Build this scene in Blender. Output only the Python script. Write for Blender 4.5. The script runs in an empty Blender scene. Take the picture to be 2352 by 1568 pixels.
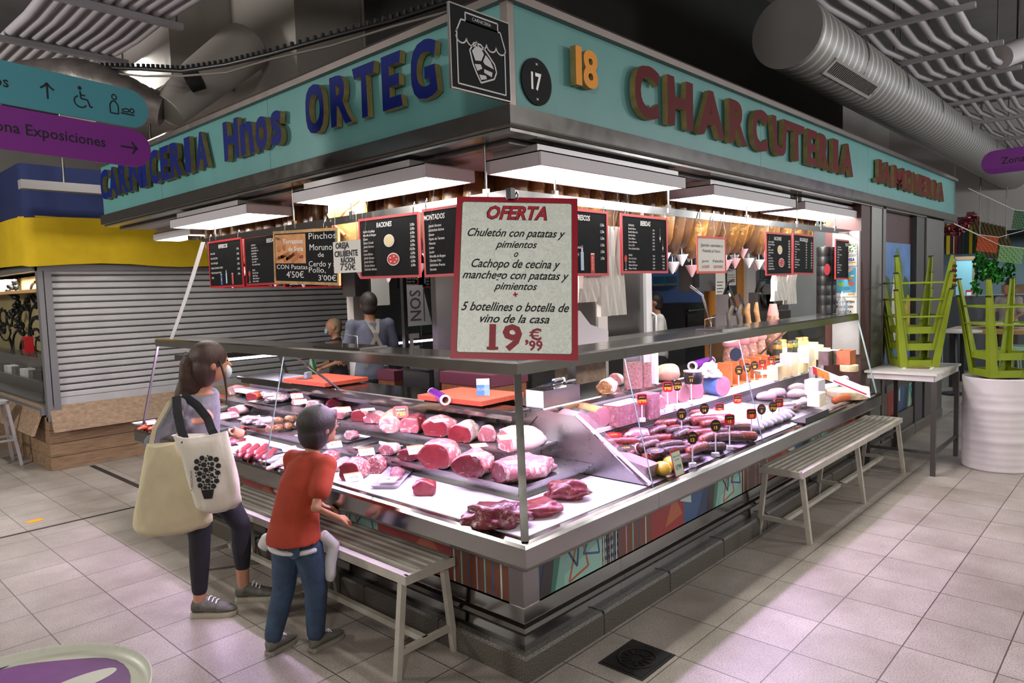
import bpy, math, random
from mathutils import Vector, Matrix, noise
import numpy as np
C = bpy.context.scene.collection
SC = bpy.context.scene
# ------------------------------------------------------------------ camera
FPX, PCX, PCY, CAMH = 1627.0, 1176.0, 784.0, 1.85
_a = np.array([-580 - PCX, 717 - PCY, FPX]); _b = np.array([2690 - PCX, 617 - PCY, FPX])
_a /= np.linalg.norm(_a); _b /= np.linalg.norm(_b)
_b = _b - _a * (_a @ _b) * .5; _a = _a - _b * (_a @ _b)
_b /= np.linalg.norm(_b); _a /= np.linalg.norm(_a)
_u = np.cross(_a, _b); _u = -_u if _u[1] > 0 else _u
RW = np.array([_b, _a, _u])
CAM = np.array([-2.35, -2.159, CAMH])
cam_d = bpy.data.cameras.new('camera'); cam = bpy.data.objects.new('camera', cam_d); C.objects.link(cam)
cam_d.sensor_width = 36; cam_d.lens = FPX / 2352 * 36; cam_d.clip_start = .05; cam_d.clip_end = 100
_m = RW @ np.diag([1, -1, -1])
cam.matrix_world = Matrix([[*_m[0], CAM[0]], [*_m[1], CAM[1]], [*_m[2], CAM[2]], [0, 0, 0, 1]])
SC.camera = cam
# ------------------------------------------------------------------ world, view, lights
w = bpy.data.worlds.new('world'); SC.world = w; w.use_nodes = True
w.node_tree.nodes['Background'].inputs[0].default_value = (.85, .95, 1, 1)
w.node_tree.nodes['Background'].inputs[1].default_value = .04
SC.view_settings.view_transform = 'Standard'; SC.view_settings.look = 'None'
SC.view_settings.exposure = 0; SC.view_settings.gamma = 1; SC.view_settings.use_curve_mapping = False
cy = SC.cycles
cy.max_bounces = 7; cy.diffuse_bounces = 3; cy.glossy_bounces = 4; cy.transparent_max_bounces = 12; cy.transmission_bounces = 4
cy.use_denoising = True; cy.use_adaptive_sampling = True; cy.adaptive_threshold = .02
cy.caustics_reflective = False; cy.caustics_refractive = False; cy.sample_clamp_indirect = 4
def area(name, loc, sx, sy, power, col, rot=(0, 0, 0), spread=180):
    l = bpy.data.lights.new(name, 'AREA'); l.shape = 'RECTANGLE'; l.size = sx; l.size_y = sy
    l.energy = power; l.color = col; l.spread = math.radians(spread)
    o = bpy.data.objects.new(name, l); C.objects.link(o); o.location = loc; o.rotation_euler = rot
    return o
HALL = (1, .97, .92)
def fill_light(loc, power, col=HALL, r=.35):
    l = bpy.data.lights.new('unseen_fill', 'POINT'); l.energy = power; l.color = col; l.shadow_soft_size = r
    o = bpy.data.objects.new('unseen_fill', l); C.objects.link(o); o.location = loc
area('hall_lamp', (-3.0, -1.0, 4.1), .5, 3.0, 28, HALL)
area('hall_lamp', (3.5, -3.6, 4.6), 3.0, .4, 30, HALL)
area('hall_lamp', (11.5, 2.6, 3.6), 2.0, 2.0, 60, (.8, .95, 1))
area('hall_lamp', (1.5, 5.4, 4.2), 3.0, .3, 230, HALL)
fill_light((-4.5, -3.5, 3.1), 350); fill_light((-4.2, 5.0, 3.2), 480); fill_light((4.2, -4.6, 3.2), 230); fill_light((7.5, -4.6, 3.3), 330, (.95, .97, 1)); fill_light((13, -5., 3.3), 200, (.9, .97, 1))  # added fill lights out of view, brightening upright faces and the ceiling; no real lamps
TUBE = (.80, .50, 1.0)
# ------------------------------------------------------------------ pixel helpers: a point seen at (px,py) on a real plane
def V(*a): return Vector(a)
def ray(px, py): return RW @ np.array([(px - PCX) / FPX, (py - PCY) / FPX, 1.])
def hit(px, py, ax, val):
    d = ray(px, py); t = (val - CAM[ax]) / d[ax]; return Vector(CAM + d * t)
def PX(px, py, x): return hit(px, py, 0, x)
def PY(px, py, y): return hit(px, py, 1, y)
def PZ(px, py, z): return hit(px, py, 2, z)
def DP(px, py, dep): return Vector(CAM + ray(px, py) * dep)
# ------------------------------------------------------------------ materials
def lin(c):
    if isinstance(c, str):
        c = [int(c[i:i + 2], 16) / 255 for i in (0, 2, 4)]
        c = [x / 12.92 if x <= .04045 else ((x + .055) / 1.055) ** 2.4 for x in c]
    return (*c[:3], 1)
MATS = {}
class NT:
    def __init__(s, name):
        s.m = bpy.data.materials.new(name); s.m.use_nodes = True; s.t = s.m.node_tree; s.b = s.t.nodes['Principled BSDF']
    def n(s, typ, **kw):
        x = s.t.nodes.new('ShaderNode' + typ)
        for k, v in kw.items():
            if k in x.inputs: x.inputs[k].default_value = v
            else: setattr(x, k, v)
        return x
    def l(s, a, b): s.t.links.new(a, b)
    def coord(s, kind='Object', scale=(1, 1, 1), rot=(0, 0, 0), loc=(0, 0, 0)):
        tc = s.n('TexCoord'); mp = s.n('Mapping'); s.l(tc.outputs[kind], mp.inputs[0])
        mp.inputs['Scale'].default_value = scale; mp.inputs['Rotation'].default_value = rot; mp.inputs['Location'].default_value = loc
        return mp.outputs[0]
    def ramp(s, fac, stops):
        r = s.n('ValToRGB'); e = r.color_ramp.elements
        while len(e) < len(stops): e.new(.5)
        for i, (p, c) in enumerate(stops): e[i].position = p; e[i].color = lin(c)
        s.l(fac, r.inputs[0]); return r.outputs[0]
    def noise(s, co, scale, detail=3, rough=.5, dist=0):
        x = s.n('TexNoise'); x.inputs['Scale'].default_value = scale; x.inputs['Detail'].default_value = detail
        x.inputs['Roughness'].default_value = rough; x.inputs['Distortion'].default_value = dist
        s.l(co, x.inputs['Vector']); return x.outputs['Fac']
    def bump(s, h, strength, dist=.01):
        b = s.n('Bump'); b.inputs['Strength'].default_value = strength; b.inputs['Distance'].default_value = dist
        s.l(h, b.inputs['Height']); s.l(b.outputs[0], s.b.inputs['Normal'])
def mat(name, col, rough=.5, metal=0., var=.0, vscale=8., bump=0., bscale=60., spec=.5, emis=None, estr=0., stretch=(1, 1, 1), kind='Object', sss=0., coat=0.):
    if name in MATS: return MATS[name]
    t = NT(name); b = t.b
    c = lin(col); b.inputs['Base Color'].default_value = c
    b.inputs['Roughness'].default_value = rough; b.inputs['Metallic'].default_value = metal
    b.inputs['Specular IOR Level'].default_value = spec
    if coat: b.inputs['Coat Weight'].default_value = coat; b.inputs['Coat Roughness'].default_value = .1
    if sss:
        b.inputs['Subsurface Weight'].default_value = sss; b.inputs['Subsurface Radius'].default_value = (.02, .006, .003); b.inputs['Subsurface Scale'].default_value = .5
    if var or bump: co = t.coord(kind, stretch)
    if var:
        f = t.noise(co, vscale, 4, .6)
        lo = [max(0, x * (1 - var)) for x in c[:3]]; hi = [min(1, x * (1 + var)) for x in c[:3]]
        t.l(t.ramp(f, [(.3, lo), (.7, hi)]), b.inputs['Base Color'])
    if bump: t.bump(t.noise(co, bscale, 3), bump)
    if emis is not None:
        b.inputs['Emission Color'].default_value = lin(emis); b.inputs['Emission Strength'].default_value = estr
    MATS[name] = t.m; return t.m
def steel(name, col='c9c8c6', rough=.22, stretch=(1, 1, 1)):
    if name in MATS: return MATS[name]
    t = NT(name); t.b.inputs['Metallic'].default_value = 1
    co = t.coord('Object', stretch); f = t.noise(co, 6, 4, .6)
    c = lin(col); t.l(t.ramp(f, [(.3, [x * .93 for x in c[:3]]), (.75, c[:3])]), t.b.inputs['Base Color'])
    r = t.n('MapRange'); r.inputs['To Min'].default_value = rough * .8; r.inputs['To Max'].default_value = rough * 1.25
    t.l(t.noise(co, 14, 4), r.inputs[0]); t.l(r.outputs[0], t.b.inputs['Roughness'])
    MATS[name] = t.m; return t.m
def glassy(name, tint=(1, 1, 1), gloss=.08, rough=.02, haze=0.):
    """thin clear pane: light goes straight through, edges reflect by fresnel"""
    if name in MATS: return MATS[name]
    t = NT(name); out = t.t.nodes['Material Output']; t.t.nodes.remove(t.b)
    tr = t.n('BsdfTransparent'); tr.inputs[0].default_value = (*tint, 1)
    gl = t.n('BsdfGlossy'); gl.inputs['Roughness'].default_value = rough
    lw = t.n('LayerWeight'); lw.inputs['Blend'].default_value = .25
    mr = t.n('MapRange'); mr.inputs['To Min'].default_value = gloss * .35; mr.inputs['To Max'].default_value = min(1, gloss * 6)
    t.l(lw.outputs['Fresnel'], mr.inputs[0])
    mx = t.n('MixShader'); t.l(mr.outputs[0], mx.inputs[0]); t.l(tr.outputs[0], mx.inputs[1]); t.l(gl.outputs[0], mx.inputs[2])
    src = mx.outputs[0]
    if haze:
        df = t.n('BsdfDiffuse'); df.inputs[0].default_value = (.9, .9, .95, 1); m2 = t.n('MixShader'); m2.inputs[0].default_value = haze
        t.l(src, m2.inputs[1]); t.l(df.outputs[0], m2.inputs[2]); src = m2.outputs[0]
    t.l(src, out.inputs[0]); MATS[name] = t.m; return t.m
def emit(name, col, s):
    if name in MATS: return MATS[name]
    t = NT(name); out = t.t.nodes['Material Output']; t.t.nodes.remove(t.b)
    e = t.n('Emission'); e.inputs[0].default_value = lin(col); e.inputs[1].default_value = s
    t.l(e.outputs[0], out.inputs[0]); MATS[name] = t.m; return t.m
def meat(name, c1, c2, fat='f3dcd6', amt=.45, scale=9., rough=.32, streak=(1, 1, 1)):
    if name in MATS: return MATS[name]
    t = NT(name); co = t.coord('Object', streak)
    dk = lambda c: [x * .7 for x in lin(c)[:3]]
    base = t.ramp(t.noise(co, scale, 4, .6), [(.3, dk(c1)), (.7, dk(c2))])
    v = t.noise(co, scale * 1.7, 5, .65, 1.6)
    fm = t.ramp(v, [(amt, (0, 0, 0)), (min(1, amt + .12), (1, 1, 1))])
    mx = t.n('MixRGB'); mx.inputs[2].default_value = lin(fat)
    t.l(fm, mx.inputs[0]); t.l(base, mx.inputs[1]); t.l(mx.outputs[0], t.b.inputs['Base Color'])
    t.b.inputs['Roughness'].default_value = rough; t.bump(t.noise(co, scale * 4, 4, .6), .6, .008)
    t.b.inputs['Coat Weight'].default_value = .25; t.b.inputs['Coat Roughness'].default_value = .15
    MATS[name] = t.m; return t.m
# ------------------------------------------------------------------ mesh builder
class MB:
    def __init__(s): s.v = []; s.f = []; s.mi = []; s.mats = []; s.sm = []
    def slot(s, m):
        if m not in s.mats: s.mats.append(m)
        return s.mats.index(m)
    def add(s, vs, fs, m, smooth=False):
        o = len(s.v); k = s.slot(m)
        s.v += [Vector(v) for v in vs]; s.f += [tuple(i + o for i in f) for f in fs]
        s.mi += [k] * len(fs); s.sm += [smooth] * len(fs); return s
    def box(s, c, d, m, M=None):
        x, y, z = d[0] / 2, d[1] / 2, d[2] / 2
        vs = [Vector((a * x, b * y, e * z)) for e in (-1, 1) for b in (-1, 1) for a in (-1, 1)]
        if M is not None: vs = [M @ v for v in vs]
        vs = [v + Vector(c) for v in vs]
        return s.add(vs, [(0, 2, 3, 1), (4, 5, 7, 6), (0, 1, 5, 4), (2, 6, 7, 3), (0, 4, 6, 2), (1, 3, 7, 5)], m)
    def bx(s, a, b, m):
        a, b = Vector(a), Vector(b); return s.box((a + b) / 2, [abs(q) for q in (b - a)], m)
    def quad(s, p, m, th=0.):
        p = [Vector(q) for q in p]
        if not th: return s.add(p, [(0, 1, 2, 3)], m)
        n = (p[1] - p[0]).cross(p[3] - p[0]).normalized() * th; q = [a - n for a in p]
        return s.add(p + q, [(0, 1, 2, 3), (7, 6, 5, 4), (0, 4, 5, 1), (1, 5, 6, 2), (2, 6, 7, 3), (3, 7, 4, 0)], m)
    def prism(s, poly, z0, z1, m, M=None, m2=None):
        n = len(poly); vs = [Vector((*p, z0)) for p in poly] + [Vector((*p, z1)) for p in poly]
        if M is not None: vs = [M @ v for v in vs]
        s.add(vs, [tuple(range(n))[::-1]] + [(i, (i + 1) % n, n + (i + 1) % n, n + i) for i in range(n)], m)
        return s.add(vs[n:], [tuple(range(n))], m2 or m)
    def tube(s, pts, r, m, n=8, cap=True, smooth=True):
        pts = [Vector(p) for p in pts]; rs = r if isinstance(r, (list, tuple)) else [r] * len(pts)
        rings = []; up = None
        for i, p in enumerate(pts):
            d = (pts[min(i + 1, len(pts) - 1)] - pts[max(i - 1, 0)]).normalized()
            if up is None: up = d.orthogonal().normalized()
            else:
                up = up - d * up.dot(d); up = up.normalized() if up.length > 1e-6 else d.orthogonal().normalized()
            sd = d.cross(up); rings.append([p + (up * math.cos(t) + sd * math.sin(t)) * rs[i] for t in [2 * math.pi * k / n for k in range(n)]])
        return s.rings(rings, m, cap, smooth)
    def rings(s, rings, m, cap=True, smooth=True, m2=None):
        n = len(rings[0]); vs = [v for r in rings for v in r]
        fs = [(i * n + k, i * n + (k + 1) % n, (i + 1) * n + (k + 1) % n, (i + 1) * n + k) for i in range(len(rings) - 1) for k in range(n)]
        s.add(vs, fs, m, smooth)
        if cap:
            s.add(rings[0], [tuple(range(n))[::-1]], m2 or m); s.add(rings[-1], [tuple(range(n))], m2 or m)
        return s
    def lathe(s, prof, m, n=20, c=(0, 0, 0), smooth=True, cap=True):
        c = Vector(c)
        return s.rings([[c + Vector((r * math.cos(2 * math.pi * k / n), r * math.sin(2 * math.pi * k / n), z)) for k in range(n)] for r, z in prof], m, cap, smooth)
    def bar(s, a, b, w, h, m):
        a, b = Vector(a), Vector(b); d = (b - a); L = d.length; d.normalize()
        up = Vector((0, 0, 1)) if abs(d.z) < .95 else Vector((0, 1, 0))
        sd = d.cross(up).normalized(); up = sd.cross(d)
        M = Matrix((d, sd, up)).transposed()
        return s.box((a + b) / 2, (L, w, h), m, M)
    def ball(s, c, r, m, nu=12, nv=8, M=None):
        rx = r if isinstance(r, (tuple, list)) else (r, r, r); c = Vector(c); rg = []
        for j in range(1, nv):
            p = math.pi * j / nv; rg.append([Vector((rx[0] * math.sin(p) * math.cos(2 * math.pi * k / nu), rx[1] * math.sin(p) * math.sin(2 * math.pi * k / nu), -rx[2] * math.cos(p))) for k in range(nu)])
        o = [v for q in rg for v in q] + [Vector((0, 0, -rx[2])), Vector((0, 0, rx[2]))]
        if M is not None: o = [M @ v for v in o]
        o = [v + c for v in o]; N = len(o)
        fs = [(i * nu + k, i * nu + (k + 1) % nu, (i + 1) * nu + (k + 1) % nu, (i + 1) * nu + k) for i in range(nv - 2) for k in range(nu)]
        fs += [(N - 2, (k + 1) % nu, k) for k in range(nu)] + [(N - 1, (nv - 2) * nu + k, (nv - 2) * nu + (k + 1) % nu) for k in range(nu)]
        return s.add(o, fs, m, True)
    def mesh(s, name):
        me = bpy.data.meshes.new(name); me.from_pydata(s.v, [], s.f)
        for m in s.mats: me.materials.append(m)
        if s.f:
            me.polygons.foreach_set('material_index', s.mi); me.polygons.foreach_set('use_smooth', s.sm)
        me.update(); return me
    def obj(s, name, parent=None, label=None, loc=None, M=None):
        o = bpy.data.objects.new(name, s.mesh(name)); C.objects.link(o)
        if parent is not None: o.parent = parent
        if label: o['label'] = label
        if loc is not None: o.location = loc
        if M is not None: o.matrix_local = M
        return o
def thing(name, label, cat, loc=(0, 0, 0), rz=0, group=None, M=None):
    o = bpy.data.objects.new(name, None); C.objects.link(o); o.empty_display_size = .05
    if M is not None: o.matrix_world = M
    else: o.location = loc; o.rotation_euler = (0, 0, rz)
    return tag(o, label, cat, group)
def tag(o, label=None, cat=None, group=None, kind=None):
    if label: o['label'] = label
    if cat: o['category'] = cat
    if group: o['group'] = group
    if kind: o['kind'] = kind
    return o
def struct(o): o['kind'] = 'structure'; return o
def dup(root, loc=None, rz=None, label=None, scale=None):
    r = root.copy(); C.objects.link(r)
    if loc is not None: r.location = loc
    if rz is not None: r.rotation_euler = (0, 0, rz)
    if scale is not None: r.scale = scale
    if label: r['label'] = label
    for ch in list(root.children):
        c = ch.copy(); C.objects.link(c); c.parent = r; c.matrix_parent_inverse = ch.matrix_parent_inverse
        for g in list(ch.children):
            d = g.copy(); C.objects.link(d); d.parent = c; d.matrix_parent_inverse = g.matrix_parent_inverse
    return r
def frame(o, right, up):
    r = Vector(right).normalized(); u = Vector(up); n = r.cross(u).normalized(); u = n.cross(r)
    return Matrix.Translation(Vector(o)) @ Matrix((r, u, n)).transposed().to_4x4()
def frame4(tl, tr, bl, br):
    """frame and size of the flat rectangle closest to four corner points"""
    r = (tr - tl) + (br - bl); u = (tl - bl) + (tr - br)
    c = (tl + tr + bl + br) / 4; return frame(c, r, u), r.length / 2, u.length / 2
def ellipse(cx, cy, a, b, n=20, t0=0): return [(cx + a * math.cos(t0 + 2 * math.pi * k / n), cy + b * math.sin(t0 + 2 * math.pi * k / n)) for k in range(n)]
def rrect(cx, cy, w, h, r, n=4):
    p = []
    for qx, qy, t in ((1, 1, 0), (-1, 1, 90), (-1, -1, 180), (1, -1, 270)):
        for k in range(n + 1):
            a = math.radians(t + 90 * k / n); p.append((cx + qx * (w / 2 - r) + r * math.cos(a), cy + qy * (h / 2 - r) + r * math.sin(a)))
    return p
# ------------------------------------------------------------------ lettering
_fc = bpy.data.curves.new('lettering', 'FONT'); _fo = bpy.data.objects.new('lettering', _fc); C.objects.link(_fo)
_tc = {}
def glyphs(body, bold=0., shear=0., ext=0., res=2, space=1.):
    k = (body, bold, shear, ext, res, space)
    if k not in _tc:
        _fc.body = body; _fc.offset = bold; _fc.shear = shear; _fc.extrude = ext; _fc.resolution_u = res; _fc.size = 1; _fc.space_character = space
        dg = bpy.context.evaluated_depsgraph_get(); dg.update()
        me = bpy.data.meshes.new_from_object(_fo.evaluated_get(dg))
        _tc[k] = ([tuple(v.co) for v in me.vertices], [tuple(p.vertices) for p in me.polygons])
        bpy.data.meshes.remove(me)
    return _tc[k]
def text(mb, body, x, y, h, m, z=.002, bold=0., shear=0., align='L', wid=None, sx=1., res=2, rot=0., space=1.):
    """flat letters with cap height h, baseline at y, in the local xy plane of a board"""
    vs, fs = glyphs(body, bold, shear, 0, res, space)
    if not vs: return
    k = h / .72; xs = [v[0] for v in vs]; x0, x1 = min(xs), max(xs); kx = k * sx
    if wid: kx = wid / (x1 - x0)
    off = {'L': -x0, 'C': -(x0 + x1) / 2, 'R': -x1}[align]
    P = [((v[0] + off) * kx, v[1] * k) for v in vs]
    if rot: c, s_ = math.cos(rot), math.sin(rot); P = [(a * c - b * s_, a * s_ + b * c) for a, b in P]
    mb.add([(x + a, y + b, z) for a, b in P], fs, m)
# ================================================================== shared materials
M_ss = steel('stainless', '8d8a88', .15)
M_ssd = steel('stainless_dull', '858280', .33)
M_sst = steel('stainless_tray', 'b9b8ba', .28)
M_cap = steel('weathered_steel', '7d7470', .42)
M_mirror = steel('polished_steel', 'b5b2ae', .16)
M_wht = mat('white_plastic', 'e9e8ea', .45)
M_blk = mat('black_plastic', '141415', .4)
M_dark = mat('dark_void', '0c0c0d', .9)
M_glass = glassy('clear_glass', (.97, .985, .98), .055)
M_glassedge = mat('glass_edge', '8fa6a6', .15)
M_film = glassy('plastic_film', (.97, .95, .98), .12, .12, .08)
def grille_mat(name, base, hole, sx, sz):
    t = NT(name); co = t.coord('Object', (sx, sx, sz)); br = t.n('TexBrick'); t.l(co, br.inputs[0])
    return t
# ================================================================== setting: floor
def floor_mat():
    t = NT('terrazzo_tiles'); co = t.coord('Object', loc=(.13, .02, 0))
    br = t.n('TexBrick', offset=0.0, squash=1.0); t.l(co, br.inputs['Vector'])
    for k, v in (('Scale', 1.), ('Mortar Size', .0035), ('Mortar Smooth', .2), ('Bias', 0.), ('Brick Width', .4), ('Row Height', .4)): br.inputs[k].default_value = v
    br.inputs['Color1'].default_value = lin('b9b1a8'); br.inputs['Color2'].default_value = lin('aaa299'); br.inputs['Mortar'].default_value = lin('57504a')
    f = t.noise(co, 130, 2, .7); g = t.noise(co, 1.6, 4, .6)
    spk = t.ramp(f, [(.36, '6d645c'), (.5, 'ffffff'), (.62, 'fffaf4')]); big = t.ramp(g, [(.3, 'b9b3ac'), (.7, 'ffffff')])
    m1 = t.n('MixRGB', blend_type='MULTIPLY'); m1.inputs[0].default_value = .55; t.l(br.outputs['Color'], m1.inputs[1]); t.l(spk, m1.inputs[2])
    m2 = t.n('MixRGB', blend_type='MULTIPLY'); m2.inputs[0].default_value = .8; t.l(m1.outputs[0], m2.inputs[1]); t.l(big, m2.inputs[2])
    t.l(m2.outputs[0], t.b.inputs['Base Color']); t.b.inputs['Roughness'].default_value = .42
    t.bump(br.outputs['Fac'], -.3, .004); return t.m
struct(MB().bx((-9, -9, -.1), (22, 14, 0), floor_mat()).obj('floor'))
M_tape = mat('dark_tape', '2a2725', .6)
def tape(name, a, b, wd, z=.002):
    a, b = Vector(a), Vector(b); d = (b - a).normalized(); s = Vector((-d.y, d.x, 0)) * wd / 2; up = Vector((0, 0, z))
    return MB().quad([a - s + up, b - s + up, b + s + up, a + s + up], M_tape, .0015)
tag(tape('t', (-6, 4.61, 0), (.0, 4.61, 0), .035).obj('floor_tape'), 'thin dark tape line across the tiles behind the woman', 'tape')
tag(tape('t', (.17, 4.25, 0), (.17, 6.75, 0), .055).obj('floor_tape'), 'wide dark strip on the floor reaching to the wooden kiosk base', 'tape')
M_yel = mat('yellow_paint', 'd9a21c', .7)
tag(MB().prism(ellipse(0, 0, .07, .05, 12), .001, .0025, M_yel).obj('paint_spot', loc=PZ(80, 1196, 0)), 'small yellow paint spot on the tiles beside the tape', 'paint mark')
tag(MB().prism([(-.3, -.1), (-.1, .05), (.2, -.02), (.32, .1), (.1, .14), (-.12, .12)], .001, .0025, M_yel).obj('paint_stain', loc=PZ(2325, 985, 0)), 'yellow stain on the floor past the white drum', 'paint mark')
# drain cover
M_iron = mat('cast_iron', '211f1d', .6, .5, var=.4, vscale=30)
dr = thing('drain_cover', 'square cast iron drain cover set in the floor by the corner step', 'drain', (.52, -.27, 0)); dr.scale = (.85, .85, 1)
b = MB().bx((-.16, -.13, .0005), (.16, .13, .006), M_iron)
for k in range(12):
    a = k * math.pi / 6; b.bar((.04 * math.cos(a), .04 * math.sin(a), .008), (.09 * math.cos(a), .09 * math.sin(a), .008), .014, .006, M_iron)
b.lathe([(.105, .006), (.105, .011), (.115, .011), (.115, .006)], M_iron, 28, cap=False); b.obj('grate', dr)
MB().bx((-.18, -.15, .0003), (.18, .15, .003), mat('grime', '1b1a18', .8)).obj('surround', dr)
# ================================================================== setting: hall shell
M_wall = mat('painted_wall', 'b4afab', .85, var=.06, vscale=1.2)
M_wall2 = mat('white_box_cladding', '9d9791', .8, var=.05, vscale=1.)
M_ceil = mat('ceiling_grey', '6d6a69', .9, var=.12, vscale=2)
struct(MB().bx((-9, -9, 5.4), (22, 14, 5.5), M_ceil).obj('ceiling'))
struct(MB().bx((-9, 13.5, 0), (22, 13.7, 5.4), M_wall).obj('wall_far'))
struct(MB().bx((-9.2, -9, 0), (-9, 14, 5.4), M_wall).obj('wall_left'))
struct(MB().bx((-9, -9.2, 0), (22, -9, 5.4), M_wall).obj('wall_back'))
struct(MB().bx((21.8, -9, 0), (22, 14, 5.4), M_wall).obj('wall_right'))
# boxed white volumes above the butcher side and dark netted void behind
def wallbox(name, a, b, m): return struct(MB().bx(a, b, m).obj(name))
M_net = None
def net_mat():
    t = NT('black_netting'); co = t.coord('Object', (22, 22, 22), (0, 0, 0)); v = t.n('TexVoronoi', feature='DISTANCE_TO_EDGE'); v.inputs['Randomness'].default_value = .12
    t.l(co, v.inputs['Vector']); r = t.ramp(v.outputs['Distance'], [(.06, '2c2a28'), (.12, '050505')]); t.l(r, t.b.inputs['Base Color']); t.b.inputs['Roughness'].default_value = .9; return t.m
M_net = net_mat()
wallbox('wall_net', (1.6, 1.7, 3.35), (9.6, 1.75, 5.4), M_net)
wallbox('wall_net_side', (1.6, 1.75, 3.35), (1.65, 3.2, 5.4), M_net)
wallbox('wall_duct_casing', (1.75, 3.4, 3.36), (6.5, 8.5, 5.4), M_wall2)
wallbox('wall_duct_casing_front', (.45, 4.6, 3.85), (1.74, 8.0, 5.4), M_wall2)
wallbox('wall_duct_casing_side', (1.05, 3.45, 3.2), (1.74, 4.59, 5.4), M_wall2)
wallbox('beam_white', (-.1, 2.6, 4.75), (1.04, 4.59, 5.4), M_wall2)
struct(MB().bx((1.0, 1.0, 3.12), (9.2, 4.0, 3.16), M_dark).obj('ceiling_stall_top'))
# ================================================================== sweeps for the L-shaped stall
def sweepL(mb, prof, yl, xr, m, yc=None, smooth=False):
    """a profile of (inset, height) run from the far end of the butcher front round the corner along the deli front"""
    st = [[Vector((d, yl, z)) for d, z in prof], [Vector((d, d, z)) for d, z in prof], [Vector((xr, d, z)) for d, z in prof]]
    return mb.rings(st, m, True, smooth)
def sweepX(mb, prof, x0, x1, m): return mb.rings([[Vector((x0, d, z)) for d, z in prof], [Vector((x1, d, z)) for d, z in prof]], m, True, False)
def sweepY(mb, prof, y0, y1, m): return mb.rings([[Vector((d, y0, z)) for d, z in prof], [Vector((d, y1, z)) for d, z in prof]], m, True, False)
def granite():
    t = NT('granite'); co = t.coord(); f = t.noise(co, 170, 2, .8)
    t.l(t.ramp(f, [(.38, '1d1b19'), (.47, '4a453e'), (.6, '6f685e')]), t.b.inputs['Base Color']); t.b.inputs['Roughness'].default_value = .5; return t.m
M_gran = granite()
plm = MB(); P0 = [(0, 0), (0, .112), (.012, .125), (.3, .125), (.3, 0)]
sweepL(plm, P0, 4.1, 8.25, M_gran)
M_joint = mat('joint', '3a3631', .9)
for y in (.62, 1.28, 1.95, 2.6, 3.3): plm.bx((-.0015, y, 0), (.05, y + .006, .1265), M_joint)
for x in (.62, 1.3, 2.0, 2.7, 3.4, 4.1, 4.8, 5.5, 6.2, 6.9): plm.bx((x, -.0015, 0), (x + .006, .05, .1265), M_joint)
struct(plm.obj('trim_1'))
# floor inside the stall
struct(MB().bx((.3, .3, 0), (8.2, 4.1, .12), mat('stall_floor', '4b4744', .7)).obj('floor_stall'))
YL, XS, XR = 4.2, .86, 4.8          # butcher end, seam between the two counters, deli end
# ================================================================== counters
KICK = [(.05, .126), (.05, .195), (.03, .21), (.022, .228), (.03, .246), (.05, .256), (.05, .33), (.3, .33), (.3, .126)]
RAIL = [(.06, .615), (-.165, .635), (-.195, .655), (-.2, .67), (-.2, .752), (-.192, .766), (-.175, .775), (-.148, .775), (-.148, .735), (.06, .735)]
LEDGE = [(0, 1.457), (0, 1.51), (.01, 1.52), (.3, 1.52), (.3, 1.5), (.02, 1.5), (.02, 1.457)]
M_white = mat('white_board', 'f1eef4', .35)
M_tube = emit('led_tube', 'e6c8ff', 14)
def perforated():
    t = NT('perforated_grille'); co = t.coord('Object', (1, 1, 1), (math.pi / 2, 0, 0))
    br = t.n('TexBrick', offset=.5); t.l(co, br.inputs['Vector'])
    for k, v in (('Scale', 1.), ('Mortar Size', .006), ('Brick Width', .03), ('Row Height', .016)): br.inputs[k].default_value = v
    br.inputs['Color1'].default_value = br.inputs['Color2'].default_value = lin('121014'); br.inputs['Mortar'].default_value = lin('8f8a93')
    t.l(br.outputs['Color'], t.b.inputs['Base Color']); t.b.inputs['Roughness'].default_value = .4; t.b.inputs['Metallic'].default_value = .4; return t.m
M_perf = perforated()
def slope(z): return -.165 + (z - .775) * .165 / .682      # inset of the leaning glass at height z
bc = thing('butcher_counter', 'long stainless refrigerated meat counter with leaning glass wrapping the stall corner', 'display counter', (0, 0, 0))
o = MB(); sweepL(o, KICK, 4.1, XS, M_ss); o.obj('kick_plate', bc)
o = MB(); sweepL(o, RAIL, YL + .05, XS, M_ss); o.obj('bumper_rail', bc)
o = MB(); sweepL(o, LEDGE, YL, XS + .01, M_mirror); o.obj('top_ledge', bc)
o = MB(); sweepL(o, [(-.14, .755), (-.14, .777), (.29, .777), (.29, .755)], YL - .05, XS - .02, M_white); o.obj('white_deck', bc)
o = MB(); sweepL(o, [(.28, .76), (.28, .795), (.262, .80), (.262, .812), (.243, .817), (.243, .83), (.22, .838), (.22, .852), (.235, .848), (.62, .848), (.62, .76)], YL - .05, XS - .02, M_sst); o.obj('lower_tier', bc)
o = MB(); sweepL(o, [(.60, .84), (.60, .88), (.57, .885), (.57, .90), (.53, .905), (.53, .92), (.48, .932), (.48, .945), (.495, .94), (.9, .94), (.9, .84)], YL - .05, XS - .02, M_sst); o.obj('upper_tier', bc)
o = MB(); sweepL(o, [(.88, .93), (.88, 1.0), (.8, 1.01), (.8, 1.05), (.72, 1.06), (.72, 1.09), (.68, 1.097), (.68, 1.118), (.688, 1.125), (1.05, 1.125), (1.05, .125), (.95, .125), (.95, .93)], YL - .05, XS - .02, M_ss); o.obj('service_shelf', bc)
seams = [PX(612, 1070, -.16).y, PX(500, 1030, -.16).y + .55]
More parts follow.
